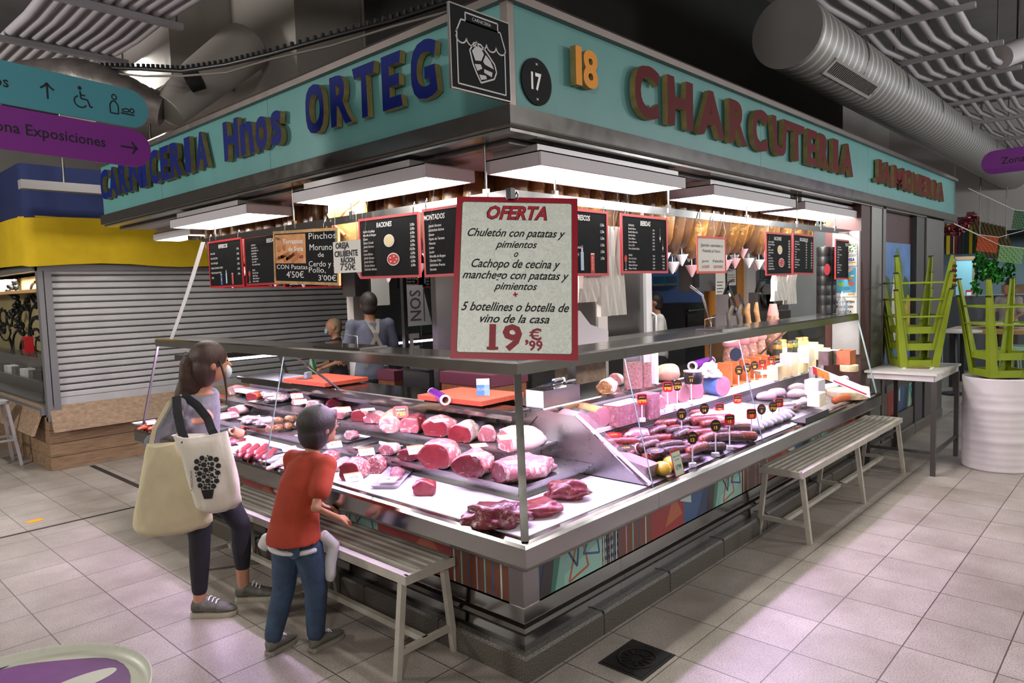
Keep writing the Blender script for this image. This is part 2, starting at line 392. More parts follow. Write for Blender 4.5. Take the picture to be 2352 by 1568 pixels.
def pane_left(y0, y1):
    b = MB(); d0, d1 = slope(.775), slope(1.457); n = .006
    b.quad([(d0, y1, .775), (d0, y0 if y0 else d0, .775), (d1, y0 if y0 else d1, 1.457), (d1, y1, 1.457)], M_glass)
    if y0: b.bar((d0, y0, .775), (d1, y0, 1.457), .004, .008, M_glassedge)
    return b
ys = [0, seams[0], YL - .06]
for i in range(2): pane_left(ys[i], ys[i + 1] - (.004 if i == 0 else 0)).obj('glass_pane', bc)
b = MB(); d0, d1 = slope(.775), 0.
b.quad([(d0, d0, .775), (XS, d0, .775), (XS, d1, 1.457), (d1, d1, 1.457)], M_glass); b.obj('glass_pane', bc)
b = MB(); b.quad([(d0, YL - .06, .775), (.66, YL - .06, .775), (.66, YL - .06, 1.1), (.3, YL - .06, 1.457), (0, YL - .06, 1.457)], M_glass) if 0 else b.add([(d0, YL - .055, .775), (.66, YL - .055, .775), (.66, YL - .055, 1.1), (.3, YL - .055, 1.457), (0, YL - .055, 1.457)], [(0, 1, 2, 3, 4)], M_glass)
b.bar((d0, YL - .055, .775), (0, YL - .055, 1.457), .016, .016, M_ssd); b.obj('end_pane', bc)
MB().bar((-.163, -.163, .77), (.004, .004, 1.46), .034, .034, steel('dark_post', '6c6a66', .18)).obj('corner_post', bc)
o = MB()
ybr = PX(642, 815, .24).y
o.bar((.24, ybr, 1.5), (.72, ybr, 1.12), .022, .012, M_ss); o.obj('ledge_bracket', bc)
MB().bx((.1, .15, 1.484), (.125, YL - .15, 1.498), M_tube).obj('light_tube', bc)
o = MB(); o.prism([(-.12, .782), (.34, 1.105), (.62, 1.122), (1.0, 1.122), (1.0, .782)], -.004, .004, M_sst, Matrix(((0, 0, 1, XS - .012), (1, 0, 0, 0), (0, 1, 0, 0), (0, 0, 0, 1))))
o.quad([(XS, -.15, .79), (XS, .34, 1.11), (XS, .3, 1.16), (XS, -.14, .83)], glassy('divider_glass', (.93, .9, .96), .16, .05, .12))
o.bar((XS, -.155, .787), (XS, .34, 1.115), .014, .014, mat('divider_edge', 'dfe3ea', .12, spec=.8)); o.obj('glass_divider', bc)
# side leg under the open end
MB().bx((.02, 4.02, .126), (.3, 4.1, .62), M_ssd).obj('end_panel', bc)
# painted panels: flat coloured shapes in one plane
ART = {k: mat('art_' + k, v, .35, var=.05, vscale=3) for k, v in dict(teal='79a89a', pale='8fbcae', brown='6b3a22', blue='27507a', navy='1f3356', red='8e1d1a', orange='a8552a', green='2e6b57', dark='2a2522', pink='a98f9a', white='b9c4c0').items()}
def art_panel(name, parent, M, w, h, motif):
    b = MB(); b.box((w / 2, h / 2, -.006), (w, h, .012), ART['teal'])
    def P(pts, c, z): b.add([(x, min(max(y, 0), h), z) for x, y in pts], [tuple(range(len(pts)))], ART[c])
    for kind, x0, x1 in motif:
        W = x1 - x0
        if x0 >= w: continue
        if kind == 'curve':
            P([(x0, 0), (x0 + W * .35, 0), (x0 + W * .3, h), (x0, h)], 'navy', .0006)
            n = 8; P([(x0 + W * .1, 0)] + [(x0 + W * (.62 + .33 * math.sin(k / n * 1.4)), h * k / n) for k in range(n + 1)] + [(x0 + W * .5, h), (x0 + W * .3, h * .5)], 'green', .001)
            P([(x0, 0), (x0 + W * .45, 0), (x0 + W * .55, h * .35), (x0 + W * .7, h), (x0 + W * .42, h), (x0 + W * .18, h * .5)], 'dark', .0016)
        elif kind == 'tri':
            P([(x0, 0), (x0 + W, 0), (x0 + W, h * .55), (x0, h * .2)], 'pale', .0006)
            for c, pts in (('navy', [(.02, .75), (.33, .25), (.42, .98)]), ('orange', [(.12, .03), (.42, .95), (.62, .16)]), ('blue', [(.5, .42), (.82, .95), (.92, .3)])):
                q = [Vector((x0 + W * u, h * v, .0012)) for u, v in pts]
                for i in range(3): b.bar(q[i], q[(i + 1) % 3], .012, .001, ART[c])
        elif kind == 'stripe':
            P([(x0, 0), (x1, 0), (x1, h), (x0, h)], 'brown', .0006)
            for k, c in enumerate(('white', 'teal', 'blue', 'pink', 'teal', 'blue', 'white')):
                x = x0 + W * (.05 + .135 * k); P([(x, 0), (x + .011, 0), (x + .011, h), (x, h)], c, .0012)
        elif kind == 'red':
            P([(x0, 0), (x1, 0), (x1, h), (x0, h)], 'red', .0006); P([(x0 + W * .4, h * .12), (x0 + W * .95, h * .25), (x0 + W * .7, h * .8)], 'orange', .0012)
        elif kind == 'blue':
            P([(x0, 0), (x1, 0), (x1, h), (x0, h)], 'blue', .0006); P([(x0 - W * .15, h * .55), (x0 + W * .3, h), (x0 + W * .32, h * .4)], 'white', .0012)
            P([(x0 + W * .55, 0), (x1, 0), (x1, h), (x0 + W * .9, h * .6)], 'navy', .0012)
    return b.obj(name, parent, M=M)
def motifs(L, start, order='cts rb'.replace(' ', '')):
    out = []; x = start; W = dict(c=('curve', .2), t=('tri', .33), s=('stripe', .5), r=('red', .38), b=('blue', .3)); i = 0
    while x < L:
        k, wd = W[order[i % 5]]; out.append((k, x, min(x + wd, L))); x += wd; i += 1
    return out
PZ0, PZ1 = .335, .62
MR = frame((.17, .06, PZ0), (1, 0, 0), (0, 0, 1))
art_panel('painted_panel', bc, MR, XS - .18, PZ1 - PZ0, motifs(XS - .18, 0))
ML = frame((.06, 4.05, PZ0), (0, -1, 0), (0, 0, 1))
art_panel('painted_panel', bc, ML, 3.9, PZ1 - PZ0, [('curve', 0, .3), ('tri', .3, .7), ('stripe', .7, 1.2), ('red', 1.2, 1.7), ('blue', 1.7, 2.1), ('curve', 2.1, 2.4), ('tri', 2.4, 2.85), ('red', 2.85, 3.48), ('stripe', 3.48, 3.9)])
o = MB(); sweepL(o, [(.055, .33), (.055, .625), (.08, .625), (.08, .33)], .15, .17, M_ssd); o.obj('corner_plate', bc)
# deli counter
dc = thing('deli_counter', 'stainless charcuterie and cheese counter with leaning glass running along the wide aisle', 'display counter', (0, 0, 0))
o = MB(); sweepX(o, KICK, XS + .002, XR + .1, M_ss); o.obj('kick_plate', dc)
o = MB(); sweepX(o, RAIL, XS + .002, XR + .02, M_ss); o.obj('bumper_rail', dc)
o = MB(); sweepX(o, LEDGE, XS + .012, XR, M_mirror); o.obj('top_ledge', dc)
o = MB(); sweepX(o, [(-.14, .74), (-.14, .777), (.38, .868), (.38, .74)], XS, XR, M_sst); o.obj('sloping_deck', dc)
o = MB(); sweepX(o, [(.372, .84), (.372, .97), (.4, .97), (.4, .84)], XS, XR, M_perf); sweepX(o, [(.632, .98), (.632, 1.098), (.65, 1.098), (.65, .98)], XS, XR, M_perf); o.obj('vent_grille', dc)
o = MB(); sweepX(o, [(.35, .965), (.35, .985), (.64, .985), (.64, .965)], XS, XR, M_white); o.obj('middle_shelf', dc)
o = MB(); sweepX(o, [(.6, 1.07), (.585, 1.09), (.585, 1.118), (.593, 1.125), (1.05, 1.125), (1.05, .125), (.95, .125), (.95, 1.09), (.64, 1.09)], XS, XR, M_ss); o.obj('service_shelf', dc)
xs2 = [XS + .002, PY(1486, 1110, -.16).x, PY(1750, 1010, -.16).x, XR - .02]
for i in (1, 2):
    if i == 1: xs2[1] = xs2[0]
    x0, x1 = xs2[i] if i > 1 else xs2[0], xs2[i + 1]
    b = MB().quad([(x0, slope(.775), .775), (x1 - .004, slope(.775), .775), (x1 - .004, 0, 1.457), (x0, 0, 1.457)], M_glass)
    if i == 2 or 1: b.bar((x0, slope(.775), .775), (x0, 0, 1.457), .003, .006, M_glassedge)
    b.obj('glass_pane', dc)
o = MB().add([(XR - .015, slope(.775), .775), (XR - .015, .6, .775), (XR - .015, .6, 1.12), (XR - .015, .3, 1.457), (XR - .015, 0, 1.457)], [(0, 1, 2, 3, 4)], M_glass)
o.bar((XR - .015, slope(.775), .775), (XR - .015, 0, 1.457), .012, .012, M_glassedge); o.obj('end_pane', dc)
o = MB()
for x in (3.95,): o.bar((x, .24, 1.5), (x, .66, 1.12), .025, .014, M_ss)
o.obj('ledge_bracket', dc)
MB().bx((XS + .1, .1, 1.484), (XR - .1, .125, 1.498), M_tube).obj('light_tube', dc)
MR2 = frame((XS + .004, .06, PZ0), (1, 0, 0), (0, 0, 1))
art_panel('painted_panel', dc, MR2, XR - XS - .02, PZ1 - PZ0, [(k, a - (XS - .166), b_ - (XS - .166)) for k, a, b_ in motifs(XR, 0) if a - (XS - .166) >= -.4])
# light from the tubes under the ledge
PINK = (.80, .57, 1.0)
area('counter_tube_lamp', (.112, 2.2, 1.48), .03, 3.9, 66, PINK, (0, math.radians(14), 0))
area('counter_tube_lamp', (.5, .112, 1.48), .75, .03, 13, PINK, (math.radians(-14), 0, 0))
area('counter_tube_lamp', (2.35, .112, 1.48), 2.75, .03, 52, (.74, .48, 1.0), (math.radians(-14), 0, 0))
area('counter_tube_lamp', (4.25, .112, 1.48), 1.0, .03, 14, (1, .92, .85), (math.radians(12), 0, 0))
# ================================================================== fascia signs
M_teal = mat('teal_glass', '5a8e8c', .4, var=.08, vscale=2.2, spec=.3)
M_gold = mat('letter_side', '857748', .55, .1, var=.25, vscale=14)
M_blue = mat('letter_blue', '0a1a62', .6, spec=.12)
M_redl = mat('letter_red', '560d13', .6, spec=.12)
M_ora = mat('letter_orange', 'd98a18', .5, spec=.25)
ZT0, ZT1 = 2.655, 3.105
def letter3d(ch, x0, x1, z0, z1, M, parent, mface, depth=.035, flare=.26, bold=.035):
    vs, fs = glyphs(ch, bold, 0, .5, 4)
    xs = [v[0] for v in vs]; zs = [v[1] for v in vs]; a, b_, c, d = min(xs), max(xs), min(zs), max(zs)
    if ch in 'OCGS': c, d = c + .01, d - .01
    kx = (x1 - x0) / (b_ - a); kz = (z1 - z0) / (d - c); mb = MB(); P = []
    for v in vs:
        u = (v[0] - (a + b_) / 2); q = 2 * (v[1] - (c + d) / 2) / (d - c); u *= (1 + flare * q * q) / (1 + flare * .5)
        P.append(((x0 + x1) / 2 + u * kx, z0 + (v[1] - c) * kz, (v[2] + .5) * depth + .012))
    fr = [f for f in fs if all(vs[i][2] > .49 for i in f)]; sd = [f for f in fs if not all(vs[i][2] > .49 for i in f)]
    mb.add(P, sd, M_gold); mb.add(P, fr, mface)
    ring = MB()
    o = mb.obj('letter', parent, M=M); return o
def word3d(word, a, b_, z0, z1, M, parent, mface, small=None, gap=.22, taper=None):
    wd = []
    for ch in word:
        vs, _ = glyphs(ch, .035, 0, .5, 4); xs = [v[0] for v in vs]; wd.append(max(xs) - min(xs))
    g = gap * sum(wd) / len(wd); tot = sum(wd) + g * (len(word) - 1); k = (b_ - a) / tot; x = a
    for ch, q in zip(word, wd):
        h1 = z1
        if ch in 'nos' and small: h1 = z0 + (z1 - z0) * small
        letter3d(ch, x, x + q * k, z0, h1, M, parent, mface); x += (q + g) * k
CAPP = [(-.035, 3.10), (-.035, 3.135), (.0, 3.165), (.06, 3.19), (.12, 3.19), (.12, 3.10)]
BAND = [(-.03, 2.567), (-.032, 2.575), (-.03, 2.652), (-.01, 2.66), (.12, 2.66), (.12, 2.56), (.02, 2.56)]
UND = [(.0, 2.548), (.0, 2.561), (.1, 2.561), (.1, 2.548)]
LIP = [(.13, 2.53), (.13, 2.555), (.2, 2.555), (.2, 2.53)]
FL, FR = 5.2, 8.75
fl = thing('shop_fascia', 'teal glass fascia with blue raised letters over the meat counter', 'shop sign', (0, 0, 0))
fr = thing('shop_fascia', 'teal glass fascia with dark red raised letters CHARCUTERIA JAMONERIA and orange 18', 'shop sign', (0, 0, 0))
seam = [PX(612, 200, 0).y, PX(470, 330, 0).y]
o = MB(); ys = [.03] + [seam[0], seam[0] + 1.75, FL]
for i in range(3): o.bx((0, ys[i] + .002, ZT0), (.03, ys[i + 1] - .002, ZT1), M_teal)
o.obj('glass_panel', fl)
o = MB(); xs = [.03, 2.62, 5.05, FR]
for i in range(3): o.bx((xs[i] + .002, 0, ZT0), (xs[i + 1] - .002, .03, ZT1), M_teal)
o.obj('glass_panel', fr)
def half(prof, L, left):
    mb = MB()
    return mb, ([[Vector((d, L, z)) for d, z in prof], [Vector((d, d, z)) for d, z in prof]] if left else [[Vector((d, d, z)) for d, z in prof], [Vector((L, d, z)) for d, z in prof]])
for par, L, lf in ((fl, FL + .03, True), (fr, FR + .05, False)):
    for nm, prof, m in (('top_cap', CAPP, M_cap), ('lower_band', BAND, steel('band_steel', '6c6966', .22)), ('underside_strip', UND, M_mirror), ('inner_lip', LIP, M_ssd)):
        mb, rg = half(prof, L, lf); mb.rings(rg, m, True, False).obj(nm, par)
    mb = MB()
    if lf: mb.bx((.095, .1, 2.556), (.135, L, 2.5605), M_blk)
    else: mb.bx((.1, .095, 2.556), (L, .135, 2.5605), M_blk)
    mb.obj('shutter_slot', par)
MB().bx((-.012, -.012, ZT0), (.03, .03, ZT1 + .04), M_cap).obj('corner_trim', fr)
MB().bx((FR, -.005, ZT0), (FR + .02, .5, ZT1), M_teal).obj('end_panel', fr)
MB().bx((.0, FL, ZT0), (.5, FL + .02, ZT1), M_teal).obj('end_panel', fl)
MLf = frame((0, 0, 0), (0, -1, 0), (0, 0, 1))        # local x = -y
def yl(px, py): return -PX(px, py, 0).y
zb, zt = PX(985, 228, -.02).z, PX(985, 90, -.02).z
def spans(word, px, py0, slope, z0, z1, M, parent, mface, f, small=None):
    for ch, (a, c) in zip(word, px):
        letter3d(ch, f(a, py0 + (a - px[0][0]) * slope), f(c, py0 + (c - px[0][0]) * slope), z0, z0 + (z1 - z0) * (small if ch in 'nos' and small else 1), M, parent, mface)
spans('CARNICERIA', ((242, 262), (263, 281), (287, 305), (311, 337), (338, 348), (356, 377), (383, 401), (406, 430), (439, 451), (464, 489)), 420, -.33, zb, zt - .02, MLf, fl, M_blue, yl)
spans('Hnos', ((530, 561), (568, 597), (601, 630), (637, 662)), 325, -.33, zb, zt - .02, MLf, fl, M_blue, yl, .8)
spans('ORTEG', ((715, 762), (777, 820), (830, 876), (896, 937), (957, 1019)), 255, -.33, zb, zt - .01, MLf, fl, M_blue, yl)
MRf = frame((0, 0, 0), (1, 0, 0), (0, 0, 1))
zb2, zt2 = PY(1470, 270, -.02).z, PY(1470, 152, -.02).z
def xr(px, py): return PY(px, py, 0).x
spans('CHARCUTERIA', ((1438, 1497), (1520, 1573), (1590, 1646), (1662, 1700), (1712, 1749), (1761, 1793), (1799, 1832), (1842, 1862), (1869, 1892), (1901, 1912), (1922, 1946)), 210, .35, zb2, zt2, MRf, fr, M_redl, xr)
spans('JAMONERIA', ((2000, 2013), (2016, 2036), (2043, 2065), (2069, 2085), (2087, 2101), (2103, 2116), (2118, 2132), (2134, 2140), (2145, 2158)), 430, .3, zb2 + .02, zt2 - .03, MRf, fr, M_redl, xr)
word3d('18', xr(1306, 160), xr(1357, 165), PY(1330, 205, 0).z, PY(1330, 118, 0).z, MRf, fr, M_ora, gap=.12)
# round number plaque
pc = PY(1230, 189, 0)
pl = thing('number_plaque', 'round black plaque with a white 17 on the teal fascia near the corner', 'sign', M=frame((pc.x, -.001, pc.z), (1, 0, 0), (0, 0, 1)))
MB().prism(ellipse(0, 0, .105, .105, 36), 0, .008, mat('sign_black', '101012', .7, spec=.2)).obj('disc', pl)
mb = MB(); text(mb, '17', -.005, -.035, .075, M_wht, .009, bold=.03, align='C', sx=.8)
for s in (-1, 1):
    for a in (.6, -.6): mb.bar((-.008 * math.cos(a), s * .078 - .008 * math.sin(a), .009), (.008 * math.cos(a), s * .078 + .008 * math.sin(a), .009), .002, .001, M_wht)
mb.obj('numeral', pl)
# projecting pictogram sign
pg = thing('projecting_sign', 'square black butcher pictogram sign jutting out from the fascia corner', 'sign', M=frame((-.19, -.02, 2.83), (1, 0, 0), (0, 0, 1)))
MB().box((0, 0, 0), (.34, .325, .012), mat('sign_black', '101012', .7, spec=.2)).obj('panel', pg)
mb = MB(); mb.box((0, 0, -.001), (.352, .337, .012), M_ssd)
mb.obj('edge_frame', pg)
W_ = mat('sign_white', 'b9b9bb', .6); mb = MB()
def ln(pts, wd=.006, close=False):
    q = [Vector((*p, .0075)) for p in pts]
    for i in range(len(q) - (0 if close else 1)): mb.bar(q[i], q[(i + 1) % len(q)], wd, .001, W_)
ln([(-.14, .07), (-.14, -.145), (.14, -.145), (.14, .03)]); ln([(-.09, .145), (.1, .145), (.1, .112), (-.09, .112)], close=True)
ln([(-.115, .112), (.115, .112), (.145, .04)]); ln([(-.115, .112), (-.145, .055)])
for k in range(5):
    c = -.116 + k * .058; ln([(c + .029 * math.cos(t), .045 + .026 * math.sin(t)) for t in [math.pi + math.pi * i / 8 for i in range(9)]])
text(mb, 'CARNICERÍA', .005, .122, .014, W_, .0075, align='C')
st = [(-.07, .0), (-.045, .035), (-.005, .035), (.03, .01), (.075, -.03), (.085, -.06), (.07, -.09), (.03, -.105), (-.01, -.12), (-.035, -.085), (-.055, -.05)]
ln(st, .007, True)
def shp(pts): mb.add([(x, y, .0078) for x, y in pts], [tuple(range(len(pts)))], W_)
shp([(-.058, .0), (-.035, .024), (-.005, .022), (.012, .0), (-.005, -.03), (-.04, -.035)]); shp([(.022, .0), (.05, -.02), (.07, -.05), (.04, -.045), (.015, -.04), (.005, -.03)])
shp([(-.045, -.05), (-.01, -.045), (.0, -.06), (-.03, -.075)]); shp([(.01, -.06), (.06, -.065), (.055, -.085), (.01, -.075)]); shp([(-.02, -.088), (.02, -.085), (.025, -.098), (-.01, -.108)])
mb.obj('pictogram', pg)
# ================================================================== soffit and ceiling inside the stall
M_soff = mat('soffit_grey', 'a9a4a3', .35, .3)
o = MB(); sweepL(o, [(.2, 2.535), (.2, 2.55), (.62, 2.55), (.62, 2.535)], FL, FR, M_soff); struct(o.obj('ceiling_soffit'))
struct(MB().bx((.6, .6, 3.0), (8.7, 4.6, 3.06), mat('brown_ceiling', '4a3a2c', .7)).obj('ceiling_stall'))
# LED panels
M_led = emit('led_panel', 'fffaf4', 38)
M_frame = mat('lamp_frame', 'b3aeb2', .5)
def led(label, x0, x1, y0, y1, z=2.43):
    t = thing('led_panel_light', label, 'ceiling light', ((x0 + x1) / 2, (y0 + y1) / 2, z), 0, 'LED panel lights under the soffit')
    w_, d_ = x1 - x0, y1 - y0; b = MB(); h = .068
    for s in (-1, 1):
        b.box((0, s * (d_ / 2 - .008), h / 2), (w_, .016, h), M_frame); b.box((s * (w_ / 2 - .008), 0, h / 2), (.016, d_ - .03, h), M_frame)
    b.box((0, 0, h - .003), (w_, d_, .006), M_frame); b.obj('housing', t)
    MB().box((0, 0, .008), (w_ - .034, d_ - .034, .004), M_led).obj('diffuser', t)
    MB().box((0, 0, h + .018), (w_ * .97, d_ * .8, .036), M_soff).obj('mounting_box', t)
led('long white light panel nearest the corner over the deli counter', .24, 1.6, .03, .4)
led('white light panel over the middle of the deli counter, second from the corner', 2.03, 3.42, .06, .42)
led('third white light panel from the corner over the deli counter', 3.62, 5.2, .06, .44)
led('white light panel glimpsed beside the burgundy pillar', 5.45, 6.6, .25, .6)
led('long white light panel nearest the corner over the meat counter', .03, .38, .62, 1.9)
led('second white light panel from the corner over the meat counter', .05, .4, 2.55, 3.85)
led('small white light panel over the far end of the meat counter', .42, .68, 4.35, 5.2)
# ================================================================== hanging rail
RX = .12
rail = thing('hanging_rail', 'flat stainless bar hung on rods that carries the menu boards', 'rail', (0, 0, 0))
b = MB(); b.bx((RX - .004, RX, 2.27), (RX + .004, 3.42, 2.315), M_ss); b.bx((RX, RX - .004, 2.27), (4.95, RX + .004, 2.315), M_ss); b.obj('bar', rail)
for y in (.28, 1.4, 2.05, 3.2): MB().tube([(RX, y, 2.3), (RX, y, 2.55)], .006, M_ssd, 6).box((RX, y, 2.31), (.02, .03, .05), M_ss).obj('rod', rail)
for x in (.45, 1.55, 2.65, 3.6, 4.15, 4.5): MB().tube([(x, RX, 2.3), (x, RX, 2.55)], .006, M_ssd, 6).box((x, RX, 2.31), (.03, .02, .05), M_ss).obj('rod', rail)
MB().box((RX, RX, 2.295), (.03, .03, .05), M_blk).obj('corner_clamp', rail)
# ================================================================== menu boards
M_board = mat('menu_black', '0e0e10', .7, var=.35, vscale=14, spec=.15)
M_chalk = mat('chalk_white', 'e4e2e0', .7)
M_red = mat('board_red', 'b5202a', .4)
M_wire = mat('wire', '8e8c8a', .3, .9)
def hook(b, x, h, top=.0):
    b.tube([(x, h / 2 - .012, .004), (x, h / 2 + .02, .006), (x + .002, h / 2 + .045, .0), (x, h / 2 + .055, -.006), (x - .001, h / 2 + .04, -.01)], .0022, M_wire, 5)
def food(b, kind, x, y, s):
    def E(a, bb, m, z, cx=0, cy_=0): b.add([(x + cx + p, y + cy_ + q, z) for p, q in ellipse(0, 0, a, bb, 16)], [tuple(range(16))], m)
    cr, wh, rd, bl, sk = mat('print_cream', 'dccb9b', .6), mat('print_white', 'd9d7d4', .6), mat('print_red', 'c0281f', .6), mat('print_blue', '3f66a8', .6), mat('print_sky', 'a9c7df', .6)
    def R(w_, h, m, z, cx=0, cy_=0): b.add([(x + cx - w_ / 2, y + cy_ - h / 2, z), (x + cx + w_ / 2, y + cy_ - h / 2, z), (x + cx + w_ / 2, y + cy_ + h / 2, z), (x + cx - w_ / 2, y + cy_ + h / 2, z)], [(0, 1, 2, 3)], m)
    if kind == 'cheese': E(.048 * s, .036 * s, wh, .0016); E(.042 * s, .03 * s, cr, .0022)
    if kind == 'ham':
        E(.056 * s, .036 * s, wh, .0016); E(.05 * s, .03 * s, rd, .0022)
        for k in range(5): E(.008 * s, .003 * s, wh, .0028, .03 * s * math.cos(k * 1.3), .017 * s * math.sin(k * 1.3))
    if kind == 'can_red': R(.03 * s, .085 * s, rd, .0018); R(.026 * s, .006 * s, wh, .0023, 0, .042 * s); text(b, 'Coca-Cola', x + .004, y - .03 * s, .011 * s, wh, .0025, rot=math.pi / 2, wid=.06 * s, shear=.3)
    if kind == 'can_blue': R(.028 * s, .085 * s, bl, .0018); R(.024 * s, .006 * s, wh, .0023, 0, .042 * s); E(.009 * s, .012 * s, mat('print_orange', 'd9893a', .6), .0024)
    if kind == 'bottle': R(.022 * s, .08 * s, sk, .0018); R(.011 * s, .025 * s, wh, .002, 0, .05 * s); R(.013 * s, .01 * s, bl, .0022, 0, .064 * s)
    if kind == 'wine': E(.014 * s, .022 * s, rd, .0018, 0, .025 * s); R(.003 * s, .04 * s, wh, .0018, 0, -.015 * s); R(.022 * s, .004 * s, wh, .0018, 0, -.036 * s)
    if kind == 'beer': R(.016 * s, .06 * s, mat('print_brown', '5b3a20', .6), .0018); R(.008 * s, .05 * s, mat('print_brown', '5b3a20', .6), .0018, 0, .05 * s); R(.017 * s, .022 * s, wh, .0022)
def board(label, M, w_, h, title, cols=(), pics=(), rim=M_red, tcol=None, lead=None, fs=.017, tx=0., sub=None):
    t = thing('menu_board', label, 'menu board', M=M, group='menu boards on the rail')
    MB().box((0, 0, 0), (w_ - .012, h - .012, .006), M_board).obj('panel', t)
    b = MB()
    for s in (-1, 1): b.box((0, s * (h / 2 - .007), 0), (w_, .014, .009), rim); b.box((s * (w_ / 2 - .007), 0, 0), (.014, h - .028, .009), rim)
    b.obj('border', t)
    b = MB()
    text(b, title, tx, h / 2 - .06, .028, M_chalk, .0045, bold=.02, shear=.15, align='C', sx=.75)
    kf = h / .42
    for x, al, y0, dy, lines, size in cols:
        y0, dy, size = y0 * kf, dy * kf, size * kf
        for i, s in enumerate(lines):
            if s: text(b, s, x * w_, h / 2 - y0 - i * dy, size, M_chalk, .0045, bold=.012, shear=.25, align=al, sx=.85)
    b.obj('lettering', t)
    if pics:
        b = MB()
        for k, x, y, s in pics: food(b, k, x * w_, y * h, s)
        for i in range(len(b.v)): b.v[i].z += .003
        b.obj('food_picture', t)
    b = MB(); hook(b, -w_ * .42, h); hook(b, w_ * .42, h); b.obj('hook', t)
    return t
def LB(tl, tr, bl, br, x=RX): return frame4(PX(*tl, x), PX(*tr, x), PX(*bl, x), PX(*br, x))
def RB(tl, tr, bl, br, y=RX): return frame4(PY(*tl, y), PY(*tr, y), PY(*bl, y), PY(*br, y))
REF = ['Coca-Cola', 'Coca-Cola Zero', 'Coca-Cola Light', 'Aquarius (naranja o limón)', 'Fanta (naranja o limón)', 'Agua']
PR6 = ['1,50e'] * 5 + ['1,00e']
M, w_, h = LB((478, 554), (556, 546), (484, 663), (560, 656))
board('menu board headed REFRESCOS with drink cans, at the rail end by the white strip', M, w_, h, 'REFRESCOS', [(-.43, 'L', .12, .043, REF, .018), (.42, 'R', .10, .043, PR6, .018)], [('can_blue', -.13, -.33, .95), ('bottle', .02, -.31, .95), ('can_red', .2, -.33, .95)], tx=-.02)
CERV = ['CERVEZAS:', ' Botellín Mahou', ' Botellín Mahou Sin', ' Botellín Mixta', ' Tercio Mahou', ' Tercio Alhambra', ' Tercio 1906', ' Tercio Estrella Galicia', '', 'VINOS:', ' Vino de la Casa', ' Rioja Crianza', ' Ribera del Duero', ' Blanco Verdejo']
PRC = ['1,20e', '1,20e', '1,20e', '2,00e', '2,00e', '2,00e', '2,00e', '', 'Copa', '1,50e', '2,00e', '2,00e', '2,00e']
PRB = ['Botella', '7,00e', '9,00e', '9,00e', '9,00e']
def bebidas(lab, M, w_, h): return board(lab, M, w_, h, 'BEBIDAS', [(-.36, 'L', .085, .0235, CERV, .0135), (.2, 'R', .108, .0235, PRC, .0125), (.42, 'R', .296, .0235, PRB, .0125)], [('wine', -.42, -.33, 1.), ('beer', .32, .12, .8), ('beer', .38, -.05, .7)])
M, w_, h = LB((560, 543), (690, 528), (567, 658), (695, 648), RX + .02)
bebidas('menu board headed BEBIDAS half covered by the wood framed chalkboard', M, w_, h)
RAC = ['Lacón a la gallega', 'Morcilla de Burgos', 'Queso', 'Queso Curado', 'Jamón Serrano', 'Lomo', 'Lomo Ibérico', 'Jamón Serrano', 'Jamón Ibérico', 'Chorizo Ibérico', 'Salchichón Ibérico']
PRR = ['5,00e', '5,00e', '6,00e', '7,00e', '6,00e', '6,00e', '10,00e', '6,00e', '10,00e', '6,00e', '6,00e']
def raciones(lab, M, w_, h): return board(lab, M, w_, h, 'RACIONES', [(-.42, 'L', .1, .0262, RAC, .0165), (.43, 'R', .085, .0262, PRR, .018)], [('cheese', .02, .1, 1.), ('ham', .08, -.2, 1.)], tx=-.03)
M, w_, h = LB((825, 503), (964, 486), (828, 641), (966, 636))
raciones('menu board headed RACIONES with a cheese plate and ham plate, over the butcher', M, w_, h)
MON = ['Jamón Serrano', 'Salchichón Ibérico', 'Queso', 'Pepito de Ternera', 'Panceta', 'Lomo', 'Lacón', 'Morcilla de Burgos', 'Chorizo Frito', 'Salchichas Frescas', 'Secreto']
M, w_, h = LB((972, 482), (1090, 462), (975, 636), (1092, 632))
board('menu board headed MONTADOS partly behind the big offer sign', M, w_, h, 'MONTADOS', [(-.38, 'L', .115, .0265, MON, .0165)], tx=-.1)
M, w_, h = RB((1268, 470), (1396, 488), (1268, 636), (1396, 631))
board('menu board headed REFRESCOS just past the big offer sign, above hanging white paper', M, w_, h, 'REFRESCOS', [(-.4, 'L', .12, .043, REF, .018), (.42, 'R', .1, .043, PR6, .018)], [('can_blue', -.2, -.3, 1.2), ('bottle', -.0, -.28, 1.2), ('can_red', .19, -.31, 1.2)])
M, w_, h = RB((1425, 489), (1532, 501), (1427, 628), (1533, 627))
bebidas('menu board headed BEBIDAS beside the white paper, in front of the steel door', M, w_, h)
M, w_, h = RB((1757, 532), (1815, 537), (1760, 633), (1820, 631))
raciones('small menu board headed RACIONES in front of the window, near the clock', M, w_, h)
M, w_, h = RB((1818, 535), (1866, 541), (1823, 629), (1870, 630))
board('menu board of two price columns beside the black tins', M, w_, h, 'BOCADILLOS', [(-.42, 'L', .09, .0265, MON, .015), (.16, 'R', .09, .0265, ['3,00e'] * 11, .015), (.42, 'R', .09, .0265, ['4,00e'] * 11, .015)])
M, w_, h = RB((1917, 549), (1968, 553), (1919, 640), (1970, 642), .12)
board('menu board hung behind the card sticker and posters by the burgundy pillar', M, w_, h, 'TOSTAS', [(-.42, 'L', .09, .0265, MON, .015), (.16, 'R', .09, .0265, ['2,50e'] * 11, .015)])
